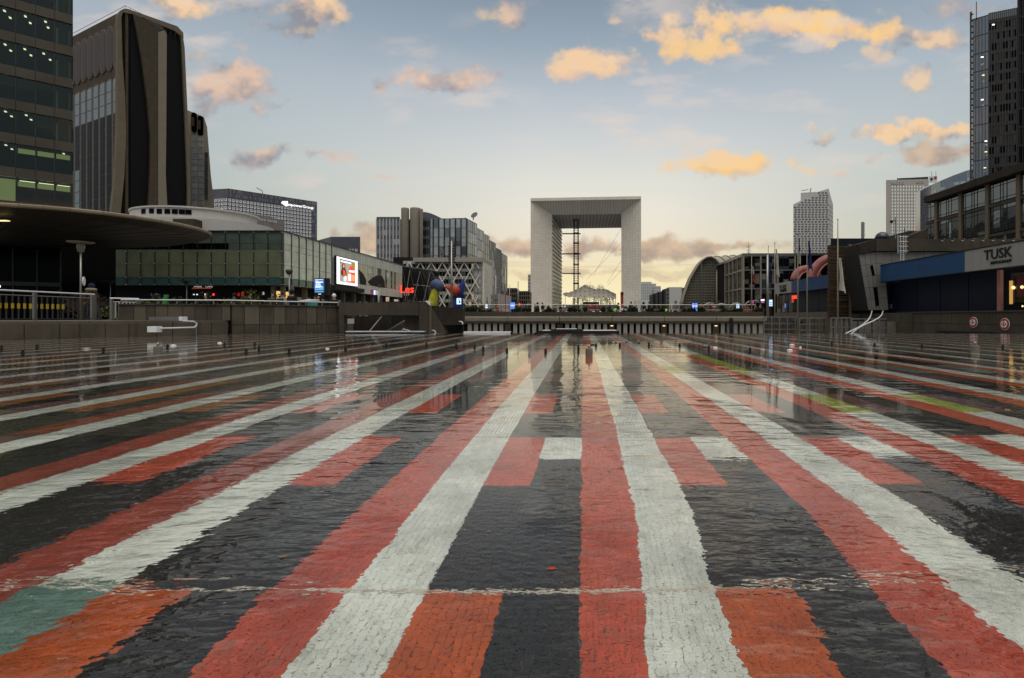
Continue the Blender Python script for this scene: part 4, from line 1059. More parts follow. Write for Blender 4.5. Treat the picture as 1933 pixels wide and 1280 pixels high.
# ------------------------------------------------------------------ green glass shopping mall
ml = thing("glass_mall", "long green glass shopping mall with printed panels and a dark ground floor", "shopping mall", (-60, 95, ZP))
MX = -50.0; MY = 85.0; zt_ = Z(437, MY); zl = 6.05
MB().prism([(-118, MY + .35), (MX - .35, MY + .35), (MX - .35, 152), (-118, 152)], zl, zt_ - .15).build("mall_core", surf("mall_inner", (.05, .06, .045), .8, var=.2, scale=.4), ml)
MB().prism([(-118, MY + 2.6), (MX - 2.6, MY + 2.6), (MX - 2.6, 152), (-118, 152)], ZP, zl).build("ground_floor", surf("shop_dark", (.018, .015, .015), .6, var=.4, scale=.3), ml)
zr = [zl, Z(524, MY), Z(471, MY), Z(459.5, MY), zt_]
def prt_glass(name, base, ink, dens):
    """printed glass with a dotted ink screen that thickens in patches"""
    m, nt, p = newmat(name)
    v = pos(nt); a = noise(nt, v, .35, 4, .6); b = noise(nt, v, 5.5, 3, .8)
    k = nt.nodes.new("ShaderNodeMath"); k.operation = 'MULTIPLY'; nt.links.new(rng(nt, a, .45, .62), k.inputs[0]); nt.links.new(rng(nt, b, .45, .6), k.inputs[1])
    c = mixc(nt, rng(nt, k.outputs[0], 0, 1, 0, dens), base, ink)
    c = mixc(nt, rng(nt, noise(nt, v, .8, 3), .35, .65, 0, .3), c, tuple(x * .7 for x in base))
    nt.links.new(c, p.inputs['Base Color']); p.inputs['Roughness'].default_value = .22
    return m
g_print = prt_glass("printed_glass", (.155, .175, .105), (.04, .045, .03), .8)
facade(ml, (X(134, MY), MY), (MX, MY), 0, 0, 15, 4, None, pier=(.07, .16), band=(.06, .1), pier_m=metal_dk, band_m=metal_dk, zrows=zr[:2] , skip=lambda i, j: True)
def bay_row(A, B, cols, z0_, z1_, mats, wts=None, nm="glass_panel", pier=.07):
    M, L = frame_of(A, B); w_ = L / cols; cache = {}
    for i in range(cols):
        mt = rnd.choices(mats, wts)[0] if wts else mats[i % len(mats)] if len(mats) > 1 else mats[0]
        if mt.name not in cache: cache[mt.name] = boxmesh(nm, w_ - pier, .06, z1_ - z0_ - .05, mt)
        inst(nm, cache[mt.name], M @ Matrix.Translation((w_ * (i + .5), -.02, (z0_ + z1_) / 2)) @ Matrix.Rotation(rnd.gauss(0, .003), 4, 'Z'), ml)
    return M, L, w_
AF, BF = (X(134, MY), MY), (MX, MY)
M, L, w_ = bay_row(AF, BF, 15, zr[0], zr[1], [g_teal])
bay_row(AF, BF, 15, zr[1] + .01, Z(500, MY), [g_print]); bay_row(AF, BF, 15, Z(500, MY), zr[2], [g_print])
M2, L2 = frame_of(AF, BF)
bay_row(AF, (X(432, MY), MY), 22, zr[2], zr[3], [g_black], pier=.2)
bay_row((X(432, MY), MY), BF, 4, zr[2], zr[3], [g_green])
bay_row(AF, BF, 15, zr[3], zr[4], [g_green])
for i in range(16): inst("mullion", bpy.data.meshes.get("mall_mullion") or boxmesh("mall_mullion", .09, .2, zr[4] - zr[0], metal_dk), M2 @ Matrix.Translation((L2 * i / 15, -.0, (zr[0] + zr[4]) / 2)), ml)
clampm = boxmesh("glass_clamp", .16, .06, .12, metal_lt)
for i in range(16):
    for zc in (zr[0] + .1, zr[1], zr[1] + 2.3, zr[2] - .3, zr[4] - .15): inst("glass_clamp", clampm, M2 @ Matrix.Translation((L2 * i / 15, -.2, zc)), ml)
BR = (MX, 101.4)
for (a, b, mt) in ((zr[0], zr[1], g_teal), (zr[1], Z(500, MY), g_green2), (Z(500, MY), zr[2], g_green2), (zr[2], zr[3], g_green2), (zr[3], zr[4], g_green2)): bay_row((MX, MY), BR, 7, a, b, [mt])
M3, L3 = frame_of((MX, MY + .1), BR)
for i in range(8): inst("mullion", bpy.data.meshes["mall_mullion"], M3 @ Matrix.Translation((L3 * i / 7, 0, (zr[0] + zr[4]) / 2)), ml)
for i in range(8):
    for zc in (zr[0] + .1, zr[1], zr[1] + 2.3, zr[2], zr[4] - .15): inst("glass_clamp", clampm, M3 @ Matrix.Translation((L3 * i / 7, -.2, zc)), ml)
M4, L4 = frame_of((MX, MY), (MX, 141))
inst("roof_edge", boxmesh("roof_edge", L4, .25, .18, metal_dk), M4 @ Matrix.Translation((L4 / 2, 0, zt_ + .05)), ml)
inst("roof_edge", boxmesh("roof_edge", L2, .27, .18, metal_dk), M2 @ Matrix.Translation((L2 / 2, 0, zt_ + .052)), ml)
bay_row(BR, (MX, 141), 33, 12.6, zt_ - .05, [rib_pale], nm="cladding_rib", pier=.12)
bay_row((MX, 113.2), (MX, 141), 23, 8.1, 12.6, [surf("yellow_grey_glass", (.56, .53, .38), .25, var=.1, scale=.1, obj=.35), g_grey], (.75, .25), nm="tall_pane", pier=.1)  # opaque yellow-grey panes mixed with grey glass
bay_row((MX, 113.2), (MX, 141), 23, zl, 8.1, [rib_pale], nm="cladding_rib", pier=.12)
bay_row(BR, (MX, 113.2), 10, 6.6, 12.6, [surf("plain_cladding", (.22, .22, .19), .5, var=.1, scale=.3)], nm="cladding_panel", pier=.03)
Ms = Matrix(((0, -1, 0, MX), (1, 0, 0, 0), (0, 0, 1, 0), (0, 0, 0, 1)))    # local x -> +Y along the wall, local -y -> +X outwards
def onwall(y, z): return Ms @ Matrix.Translation((y, 0, z))
# advertising screen on the mall
ads = thing("advertising_screen", "large bright advertising screen with a white border on the mall wall", "screen", (MX + .2, 107.3, 7.4))
y0s, y1s, z0s, z1s = 102.6, 112.0, 7.45, 12.95
inst("screen_casing", boxmesh("screen_casing", y1s - y0s + .3, .5, z1s - z0s + .3, black), onwall((y0s + y1s) / 2, (z0s + z1s) / 2), ads)
scr = inst("lit_panel", boxmesh("lit_panel", y1s - y0s, .06, z1s - z0s, scr_wht), Ms @ Matrix.Translation(((y0s + y1s) / 2, -.5, (z0s + z1s) / 2)), ads)
def poster(poly, mat, lvl, nm="printed_shape"):
    """flat shape on the screen, in fractions of its width and height"""
    n = len(poly); W_, H_ = y1s - y0s, z1s - z0s; t0, t1 = .562 + .006 * lvl, .566 + .006 * lvl
    fr = [(y0s + W_ * u, -t1, z0s + H_ * v) for u, v in poly]; bk = [(a, -t0, c) for a, b, c in fr]
    MBo = MB().add([Ms @ Vector(p) for p in fr + bk], [tuple(range(n)), tuple(range(n, 2 * n))[::-1]] + [(i, n + i, n + (i + 1) % n, (i + 1) % n) for i in range(n)])
    return MBo.build(nm, mat, scr)
ell = lambda cx, cy_, rx, ry, n=12: [(cx + rx * math.cos(2 * math.pi * i / n), cy_ + ry * math.sin(2 * math.pi * i / n)) for i in range(n)]
poster([(.13, .1), (.87, .1), (.87, .93), (.13, .93)], scr_gry, 0)
poster([(.13, .78), (.87, .86), (.87, .93), (.13, .93)], scr_dk, 1)
poster([(.16, .82), (.68, .83), (.68, .89), (.16, .89)], scr_wht, 2)
poster([(.68, .72), (.87, .7), (.87, .93), (.72, .93)], scr_gold, 2)
poster(ell(.30, .68, .085, .11), scr_dk, 2); poster([(.17, .45), (.24, .62), (.4, .6), (.46, .36), (.36, .28), (.2, .34)], scr_dk, 3)
poster(ell(.305, .69, .04, .07), scr_or, 4); poster([(.26, .55), (.36, .55), (.4, .4), (.36, .3), (.28, .32)], scr_red, 5)
poster([(.3, .14), (.42, .12), (.46, .32), (.36, .36), (.3, .26)], scr_lb, 4)
poster(ell(.70, .62, .15, .14), scr_red, 4); poster([(.42, .1), (.87, .1), (.87, .6), (.56, .6)], scr_red, 3)
poster([(.56, .5), (.84, .52), (.84, .6), (.56, .58)], scr_wht, 5); poster([(.52, .16), (.66, .16), (.66, .44), (.52, .44)], scr_wht, 6); poster([(.70, .18), (.84, .18), (.84, .42), (.70, .42)], scr_or, 6)
poster([(.44, .12), (.52, .12), (.5, .36), (.44, .38)], scr_or, 5)
inst("screen_shelf", boxmesh("screen_shelf", 13.5, .9, .9, granite_dk), onwall(108, 6.6), ml)
text(ml, "H", Ms @ Matrix.Translation((119.5, -.14, 11.0)), 2.3, whitep, .03)
text(ml, "H", Ms @ Matrix.Translation((130.5, -.14, 11.0)), 2.3, whitep, .03)
def wallshape(poly, mat, nm): 
    n = len(poly); fr = [(y, -.13, z) for y, z in poly]; bk = [(y, -.1, z) for y, z in poly]
    return MB().add([Ms @ Vector(p) for p in fr + bk], [tuple(range(n)), tuple(range(n, 2 * n))[::-1]] + [(i, n + i, n + (i + 1) % n, (i + 1) % n) for i in range(n)]).build(nm, mat, ml)
wallshape([(113.6, 11.3), (115.8, 10.6), (117.5, 9.3), (117.5, 8.1), (114.2, 8.15)], black, "black_motif")
wallshape([(118.3, 8.9), (121, 10.0), (123.5, 10.8), (126.5, 11.0), (128.4, 9.8), (128.6, 8.1), (124, 8.1), (120, 8.2)], black, "black_motif")
# shop fronts
def shop(px, py0, py1, wpx, mat, nm="shop_window", Y=MY + 2.55):
    return MB().box(X(px, Y), X(px + wpx, Y), Y - .12, Y, Z(py1, Y), Z(py0, Y)).build(nm, mat, ml)
shop(344, 538, 543.5, 40, dark, "shop_sign"); shop(363, 543.4, 545, 36, emit("dull_red_strip", (.5, .08, .03), .5), "sign_strip")
text(ml, "PARIS", Matrix.Translation((X(371, 87), 87.3, Z(540.5, 87))), .55, scr_gry, .02); text(ml, "CAFE", Matrix.Translation((X(392, 87), 87.3, Z(540.5, 87))), .55, scr_gry, .02)
for px, wv, hh, mt in ((365.5, 2, 2, scr_lb), (371.5, 3, 2, scr_wht), (387, 4, 3, scr_wht), (402, 3, 4, red_e), (449, 4, 6, emit("dim_red", (.6, .03, .02), .35)), (456, 5, 7, bpy.data.materials["dim_red"]),
                       (496.5, 2, 2, scr_gry), (496.5, 2.5, 4, scr_gry)): shop(px, 556 - hh / 2 if px < 480 else 545 + wv * 3, 556 + hh / 2 if px < 480 else 545 + wv * 3 + hh, wv, mt, "lit_sign")
for px in (507, 525, 541): MB().box(X(px, MY), X(px + 6.5, MY), MY + .6, MY + 1.2, ZP, zl).build("column", concrete, ml)
for k_, (ya_, yb_) in enumerate(((87.2, 88.6), (88.9, 91.0), (91.3, 92.6))):
    inst("lit_shopfront", boxmesh("lit_shopfront", yb_ - ya_, .08, 4.4, warm_e if k_ < 2 else surf("brown_curtain", (.14, .1, .05), .8)), Matrix(((0, -1, 0, MX - 2.5), (1, 0, 0, 0), (0, 0, 1, 0), (0, 0, 0, 1))) @ Matrix.Translation(((ya_ + yb_) / 2, 0, 3.0)), ml)
for i in range(9):
    y = 93.5 + i * 5; MB().box(MX - 1.5, MX - .8, y, y + .7, ZP, zl).build("column", concrete, ml)
for i in range(7):
    y = 96 + i * 6.5; inst("shop_window", boxmesh("shop_window", 4.5, .08, 3.6, g_grey if i % 2 else emit("dim_shop", (.4, .36, .28), .16)), Matrix(((0, -1, 0, MX - 2.5), (1, 0, 0, 0), (0, 0, 1, 0), (0, 0, 0, 1))) @ Matrix.Translation((y, 0, 2.6)), ml)

# red neon sign and dark glass corner wall
gc = thing("glass_hall", "dark curved glass hall wall between the mall and the diamond lattice building", "building", (-46, 152, ZP))
cpts = [(MX, 141.2), (-49.0, 144), (-47.4, 148), (-46.0, 153), (-45.2, 160)]
for i in range(4):
    A, B = cpts[i], cpts[i + 1]; M_, L_ = frame_of(A, B); mm = max(2, round(L_ / 1.7)); w2 = L_ / mm; zA = 14.9 - 0.02 * i
    pm_ = boxmesh("glass_panel", w2 - .08, .06, 4.6, g_dark)
    for j in range(mm):
        for r_ in range(3): inst("glass_panel", pm_, M_ @ Matrix.Translation((w2 * (j + .5), 0, ZP + 2.4 + 4.75 * r_)), gc)
    inst("top_rail", boxmesh("top_rail", L_, .2, .25, metal), M_ @ Matrix.Translation((L_ / 2, -.02, 14.75)), gc)
for s_ in (0, 1, 2, 3):
    a = Vector(cpts[s_]); b = Vector(cpts[s_ + 1])
    MB().tube([(a.x + .15, a.y, 14), ((a.x + b.x) / 2 + .15, (a.y + b.y) / 2, 7.5), (b.x + .15, b.y, 1)], .09, 5).build("brace", metal, gc)
    MB().tube([(a.x + .15, a.y, 1), ((a.x + b.x) / 2 + .15, (a.y + b.y) / 2, 7.5), (b.x + .15, b.y, 14)], .09, 5).build("brace", metal, gc)
ns = thing("neon_sign", "red lit sign spelling Les above a patterned plate on the glass corner", "sign", (-49.3, 141, 5))
text(ns, "Les", Matrix.Translation((X(768, 138.5), 138.5, Z(546.5, 138.5))), 2.9, red_e, .12)
pat = MB().box(X(762, 138.5), X(774, 138.5), 138.5, 138.7, Z(558, 138.5), Z(551.5, 138.5)).build("patterned_plate", black, ns)
for i in range(9): MB().box(X(762.5 + (i % 3) * 3.9, 138.4), X(764.6 + (i % 3) * 3.9, 138.4), 138.42, 138.48, Z(553.4 + (i // 3) * 2, 138.4), Z(552.2 + (i // 3) * 2 + .0, 138.4)).build("white_mark", whitep, pat)

# ------------------------------------------------------------------ grid block behind with the staffing company's sign
mb_ = thing("grid_block", "long grey-blue office block with white square windows and a lit company sign", "office block", (-195, 315, ZP))
a_, b_, c_, d_ = (X(398, 302), 302), (-208.6, 300), (X(588, 333), 333), (X(598, 335.2), 335.2)
zT = Z(356, 300)
MB().prism([a_, b_, c_, d_, (d_[0] - 15, d_[1] + 25), (a_[0] - 20, a_[1] + 30)], ZP, zT).build("block_body", man_wall, mb_)
def punched(parent, A, B, n, z0_, rows_, dz, fw_, fh_, cut=None):
    M_, L_ = frame_of(A, B); w_ = L_ / n; fb, wb = MB(), MB()
    for j in range(rows_):
        for i in range(n):
            if cut and cut(i, j): continue
            z = z0_ + dz * j; x = w_ * (i + .5); hw, hh = w_ * fw_ / 2, dz * fh_ / 2
            o = [(x - hw, z - hh), (x + hw, z - hh), (x + hw, z + hh), (x - hw, z + hh)]; q = .52
            inn = [(x + (a - x) * q, z + (b - z) * q) for a, b in o]
            vs = [M_ @ Vector((a, -.35, b)) for a, b in o] + [M_ @ Vector((a, -.25, b)) for a, b in inn] + [M_ @ Vector((a, 0, b)) for a, b in o]
            fb.add(vs, [(0, 1, 5, 4), (1, 2, 6, 5), (2, 3, 7, 6), (3, 0, 4, 7), (0, 8, 9, 1), (1, 9, 10, 2), (2, 10, 11, 3), (3, 11, 8, 0)])
            wb.add([M_ @ Vector((a, -.24, b)) for a, b in inn], [(0, 1, 2, 3)])
    stuff(fb.build("window_frame_field", man_frame, parent)); stuff(wb.build("window_field", g_grey, parent))
punched(mb_, b_, c_, 25, ZP + 12, 26, 2.28, .66, .7)
punched(mb_, a_, b_, 5, ZP + 12, 26, 2.28, .66, .7)
facade(mb_, b_, c_, zT - 4.8, zT, 50, 2, [g_grey, man_wall], (.25, .3), (.2, .2), .05, man_wall, man_wall, join=True)
facade(mb_, c_, d_, 20, zT, 3, 24, [g_blue, man_wall], (.2, .2), (.3, .2), .05, man_wall, man_wall, join=True)
M_, L_ = frame_of(b_, c_)
text(mb_, "ManpowerGroup", M_ @ Matrix.Translation((L_ * .83, -.75, zT - 4.4)), 2.5, scr_wht, .1)
lg = [(x * .75, z * .75) for x, z in [(-2.6, .2), (-1.7, 1.9), (2.2, 2.4), (2.3, 1.2), (1.6, -1.9), (.9, -1.9), (-.4, -1.0)]]
MB().add([M_ @ Vector((L_ * .655 + x, -.6, zT - 4.2 + z)) for x, z in lg] + [M_ @ Vector((L_ * .655 + x, -.3, zT - 4.2 + z)) for x, z in lg],
         [tuple(range(7)), tuple(range(7, 14))[::-1]] + [(i, 7 + i, 7 + (i + 1) % 7, (i + 1) % 7) for i in range(7)]).build("company_emblem", white_e, mb_)
MB().tube([M_ @ Vector((L_ * .4, 2, zT)), M_ @ Vector((L_ * .4, 2, zT + 2.2)), M_ @ Vector((L_ * .33, 2, zT + 3.6))], .25, 5).build("roof_crane", metal, mb_)
g2 = thing("grid_block", "small blue-grey block with square windows, right of the one with the company sign", "office block", (X(640, 400), 405, ZP))
MB().prism([(X(598, 420), 420), (X(625, 400), 400), (X(680, 400), 400), (X(680, 430), 430), (X(598, 430), 430)], ZP, Z(447, 400)).build("block_body", man_wall, g2)
punched(g2, (X(627, 400), 400), (X(676, 400), 400), 8, ZP + 20, 12, 2.95, .62, .66)
wt = thing("curtain_block", "beige office block with ribbed walls and a faint trade centre sign", "office block", (X(455, 240), 245, ZP))
wa, wb2, wc = (X(395, 245), 245), (X(440, 238), 238), (X(510, 252), 252)
MB().prism([wa, wb2, wc, (wc[0], wc[1] + 12), (wa[0], wa[1] + 20)], ZP, Z(398, 238)).build("block_body", wtc, wt)
M_, L_ = frame_of(wb2, wc)
text(wt, "WORLD TRADE CENTER", M_ @ Matrix.Translation((L_ * .74, -.1, Z(407, 238))), 1.35, metal_lt, .05)
for r_ in range(3):
    for i in range(5): inst("lit_window", bpy.data.meshes.get("wtc_window") or boxmesh("wtc_window", 1.5, .12, 1.9, cream_e), M_ @ Matrix.Translation((L_ * (.18 + .115 * i), 0, Z(424 + r_ * 9.5, 240))), wt)
M_, L_ = frame_of(wa, wb2)
for r_ in range(3):
    for i in range(4): inst("lit_window", bpy.data.meshes["wtc_window"], M_ @ Matrix.Translation((L_ * (.3 + .17 * i), 0, Z(424 + r_ * 9.5, 240))), wt)

# ------------------------------------------------------------------ glass block with concrete cylinders
gb = thing("glass_block", "grey glass office block with stepped mirrored side and dark vertical ribs", "office block", (X(820, 200), 220, ZP))
GY = 200.0; gx0, gx1, gz = X(711, GY), X(881, GY), Z(413, GY)
MB().prism([(gx0, GY), (gx1, GY), (-47.4, 232), (-48.6, 310), (-62, 325), (gx0, 260)], ZP, gz - .2).build("block_body", man_wall, gb)
facade(gb, (gx0, GY), (X(755, GY), GY), 14, gz, 7, 7, [g_grey, g_blue, g_pale], (.45, .2), (1.4, .12), .06, white_conc, man_wall, (.6, .3, .1))
facade(gb, (X(797, GY), GY), (gx1, GY), 14, gz, 8, 7, [g_pale, g_grey, g_blue], (.32, .5), (.25, .12), .06, black, metal, (.62, .2, .18))
facade(gb, (X(797, GY), GY), (X(812, GY), GY), 14, gz - .3, 3, 7, [g_dark], (.2, .55), (1.2, .53), .5, metal_dk, man_wall)
steps = [(-45.5, 200.4, 214, 39.6), (-45.9, 214.4, 231, 39.2), (-46.2, 231.4, 246, 39.4), (-46.5, 246.4, 266, 38.8), (-46.8, 266.4, 286, 37.8), (-47.0, 286.4, 310, 37.4)]
for k_, (x_, ya_, yb_, zz) in enumerate(steps):
    facade(gb, (x_ - .9, ya_), (x_ + .9, yb_), 3, zz, max(3, int((yb_ - ya_) / 2.6)), 8, [g_pale, g_pale, g_grey, g_blue] if k_ not in (2, 4) else [g_grey, g_blue], (.35, .1), (.3, .08), .06, metal_dk, man_wall)
    MB().prism([(x_ - 6, ya_), (x_ - .95, ya_), (x_ + .85, yb_), (x_ - 6, yb_)], ZP, zz - .1).build("side_body", man_wall, gb)
rd = MB(); arcp = [(X(797, 215) + (X(835, 215) - X(797, 215)) * t, Z(413 - 13 * math.cos(t * math.pi / 2) if t > 0 else 400, 215)) for t in [i / 10 for i in range(11)]]
n = len(arcp); ring = arcp + [(arcp[-1][0], gz - .5), (arcp[0][0], gz - .5)]; n = len(ring)
rd.add([(x, 215, z) for x, z in ring] + [(x, 225, z) for x, z in ring], [tuple(range(n)), tuple(range(n, 2 * n))[::-1]] + [(i, n + i, n + (i + 1) % n, (i + 1) % n) for i in range(n)]).build("roof_hood", man_wall, gb)
dsh = thing("satellite_dish", "dark satellite dish tilted on the roof of the grey glass block", "dish", (X(895, 203), 203, 39.3))
MB().tube([(X(893, 203), 203, 39.2), (X(894, 203), 203, 40.2)], .2, 6).build("dish_mast", metal_dk, dsh)
b = MB().lathe([(.1, -.3), (1.0, -.1), (1.5, .25)], (0, 0, 0), 14); R_ = Matrix.Rotation(math.radians(55), 4, 'X') @ Matrix.Rotation(math.radians(-20), 4, 'Y')
b.v = [tuple(R_ @ Vector(v) + Vector((X(896, 202.5), 202.3, 40.9))) for v in b.v]; b.build("dish_bowl", man_wall, dsh)
cyl = thing("shaft_tower", "three tall raw concrete cylinders standing against the grey glass block", "shaft", (X(775, 197), 198, ZP))
for (pa, pb, pt) in ((755, 769.5, 391.5), (771, 791, 391), (791.5, 797.5, 394)):
    r_ = (pb - pa) / 2 * 197 / F; MB().lathe([(r_, 0), (r_, Z(pt, 197) - ZP - .5), (r_ * .96, Z(pt, 197) - ZP)], (X((pa + pb) / 2, 197), 197 + r_, ZP), 24).build("concrete_cylinder", conc_dk if False else surf("shaft_concrete_%d" % pa, (.27, .24, .19), .85, var=.12, scale=.15, fine=5, streak=.35), cyl, True)
MB().box(X(750, 180), X(784, 180), 176, 186, Z(545, 180), Z(488, 180)).build("dark_plinth", black, cyl)

# ------------------------------------------------------------------ diamond lattice building
dl = thing("lattice_building", "pale building wrapped in a white diamond lattice over gridded windows", "building", (X(850, 165), 172, ZP))
DY = 165.0; dx0, dx1 = X(760, DY), X(908, DY); dzt = Z(495, DY)
MB().box(dx0, dx1 + .6, DY + .5, DY + 16, ZP, dzt).build("block_body", surf("lattice_wall", (.42, .42, .37), .7, var=.1, scale=.3), dl)
MB().prism([(X(782, DY), DY - 1.2), (X(911.5, DY), DY - 1.2), (X(928.5, 182), 182), (X(782, DY), 184)], dzt, Z(487, DY)).build("roof_slab", surf("slab_concrete", (.34, .31, .26), .8, var=.1, scale=.3, streak=.3), dl)
facade(dl, (dx0, DY + .5), (dx1, DY + .5), ZP + .6, dzt, 24, 7, [g_dark, g_grey, g_pale, cream_e], (.16, .14), (.95, .1), .05, metal, surf("lattice_band", (.42, .42, .36), .7, var=.1), (.5, .33, .14, .03))
stp = 20.75 * DY / F; hgt = 37.2 * DY / F; pale_bar = surf("lattice_white", (.68, .64, .55), .7, var=.08)
def clipbar(xa, za, xb, zb2):
    lo, hi = dx0 + .3, dx1 - .6
    if max(xa, xb) <= lo or min(xa, xb) >= hi: return
    def cut(x, z, x2, z2, lim): t = (lim - x) / (x2 - x); return lim, z + (z2 - z) * t
    for lim, side in ((lo, -1), (hi, 1)):
        if (xa - lim) * side > 0: xa, za = cut(xa, za, xb, zb2, lim)
        if (xb - lim) * side > 0: xb, zb2 = cut(xb, zb2, xa, za, lim)
    if abs(za - zb2) > .4: MB().tube([(xa, DY - .35, za), (xb, DY - .35, zb2)], .2, 6).build("lattice_bar", pale_bar, dl)
x0_ = X(794, DY)
for i in range(-6, 12):
    xs = x0_ + stp * i; H_ = dzt - ZP; sh = H_ / (hgt / 2) * (stp / 2)
    clipbar(xs, dzt, xs - sh, ZP); clipbar(xs, dzt, xs + sh, ZP)
rx, ry = (X(911, DY), DY + .4), (X(927, 181), 181)
MB().prism([rx, ry, (ry[0] - 3, ry[1]), (rx[0] - 3, rx[1])], ZP, dzt).build("side_wall", bpy.data.materials["lattice_wall"], dl)
facade(dl, rx, ry, ZP + .6, dzt, 6, 9, [g_pale, g_grey], (.5, .5), (.3, .2), .06, pale_bar, metal)
# ------------------------------------------------------------------ painted sculpture, plain coloured forms
SY = 88.0
sp = thing("painted_sculpture", "abstract painted sculpture: yellow post, blue drum, red club and blue blade", "sculpture", (X(842, SY), SY, ZP))
def q3(px, py, dy=0): return (X(px, SY), SY + dy, Z(py, SY))
MB().tube([q3(813, 590), q3(817, 570), q3(821, 550), q3(824, 541)], [1.0, .85, .6, .45], 10).build("yellow_post", yel, sp, True)
MB().tube([q3(817, 531), q3(819, 533.5), q3(829, 540), q3(833, 543.5), q3(835, 545)], [.55, .85, .9, .75, .4], 14).build("blue_drum", surf("worn_blue", (.07, .09, .18), .6, var=.3), sp, True)
MB().tube([q3(862, 592), q3(862, 572), q3(865, 558)], [1.1, 1.2, .8], 10).build("blue_base", sky_blu, sp, True)
MB().tube([q3(866, 566, -.1), q3(870, 548, -.1), q3(874, 536, -.1), q3(876, 525, -.1)], [.7, .62, .45, .05], 10).build("blue_blade", sky_blu, sp, True)
MB().tube([q3(843, 542, -1), q3(850, 544, -1), q3(858, 547.5, -1), q3(865, 552, -1), q3(868, 554, -1)], [.12, .4, .75, .85, .5], 12).build("red_club", redp, sp, True)

# ------------------------------------------------------------------ the great hollow cube
ar = thing("hollow_cube", "immense pale marble hollow cube closing the axis", "monument", (3, 500, ZP))
def aw(u, w_, z): return (2.1 + u + .078 * w_, 500 + w_ - .078 * u, z)
OU, IU, D1, DD, ZT, ZI = 54.0, 34.9, 15.5, 112.0, Z(375.5, 500), Z(404.7, 515.5)
def quad(pts, name, mat, th=0): return MB().add(pts, [(0, 1, 2, 3)]).build(name, mat, ar)
def solid(front, backp, name, mats, mi):
    b = MB(); n = len(front); b.add(front + backp, [])
    k = 0
    b.f = [tuple(range(n)), tuple(range(n, 2 * n))[::-1]] + [(i, n + i, n + (i + 1) % n, (i + 1) % n) for i in range(n)]; b.m = mi
    return b.build(name, mats, ar)
# legs: plan section with chamfers, mitred into the roof at 45 degrees
for sgn, nm in ((-1, "tower_leg"), (1, "tower_leg")):
    pl_ = [(sgn * OU, 0, ZT), (sgn * IU, D1, ZI), (sgn * IU, DD - D1, ZI), (sgn * OU, DD, ZT)]
    bot = [aw(u, w_, ZP) for u, w_, z in pl_]; top = [aw(u, w_, z) for u, w_, z in pl_]
    b = MB(); b.add(bot + top, [(0, 1, 2, 3), (7, 6, 5, 4), (0, 4, 5, 1), (1, 5, 6, 2), (2, 6, 7, 3), (3, 7, 4, 0)]); b.m = [0, 0, 0, 1, 0, 0]
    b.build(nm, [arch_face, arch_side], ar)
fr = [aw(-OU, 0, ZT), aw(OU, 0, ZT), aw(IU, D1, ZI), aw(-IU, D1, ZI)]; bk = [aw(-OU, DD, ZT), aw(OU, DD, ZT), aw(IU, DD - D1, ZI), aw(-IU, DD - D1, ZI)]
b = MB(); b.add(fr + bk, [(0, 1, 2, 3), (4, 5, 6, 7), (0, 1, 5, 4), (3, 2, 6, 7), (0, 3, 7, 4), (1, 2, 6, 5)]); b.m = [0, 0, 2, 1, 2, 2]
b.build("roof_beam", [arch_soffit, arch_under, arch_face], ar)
MB().add([aw(-OU, -.5, ZT - 1.2), aw(OU, -.5, ZT - 1.2), aw(OU, 3, ZT - 1.2), aw(-OU, 3, ZT - 1.2), aw(-OU, -.5, ZT + 1.6), aw(OU, -.5, ZT + 1.6), aw(OU, 3, ZT + 1.6), aw(-OU, 3, ZT + 1.6)],
         [(3, 2, 1, 0), (4, 5, 6, 7), (0, 1, 5, 4), (1, 2, 6, 5), (2, 3, 7, 6), (3, 0, 4, 7)]).build("roof_edge", arch_face, ar)
for i in range(1, 24):                    # long joints on the window wall inside the left leg
    z = ZP + i * (ZI - ZP) / 24
    MB().add([aw(-IU + .05, D1 + .5, z - .35), aw(-IU + .9, D1 + .5, z - .35), aw(-IU + .9, DD - D1 - .5, z - .35), aw(-IU + .05, DD - D1 - .5, z - .35), aw(-IU + .05, D1 + .5, z + .35), aw(-IU + .9, D1 + .5, z + .35), aw(-IU + .9, DD - D1 - .5, z + .35), aw(-IU + .05, DD - D1 - .5, z + .35)],
             [(3, 2, 1, 0), (4, 5, 6, 7), (0, 1, 5, 4), (1, 2, 6, 5), (2, 3, 7, 6), (3, 0, 4, 7)]).build("ledge", arch_face, ar)
MB().add([aw(-60, -14, ZP), aw(60, -14, ZP), aw(60, 120, ZP), aw(-60, 120, ZP), aw(-60, -2, 6.5), aw(60, -2, 6.5), aw(60, 120, 6.5), aw(-60, 120, 6.5)],
         [(3, 2, 1, 0), (4, 5, 6, 7), (0, 1, 5, 4), (1, 2, 6, 5), (2, 3, 7, 6), (3, 0, 4, 7)]).build("stair_plinth", surf("pale_steps", (.42, .4, .37), .8, var=.08, scale=.1), ar)
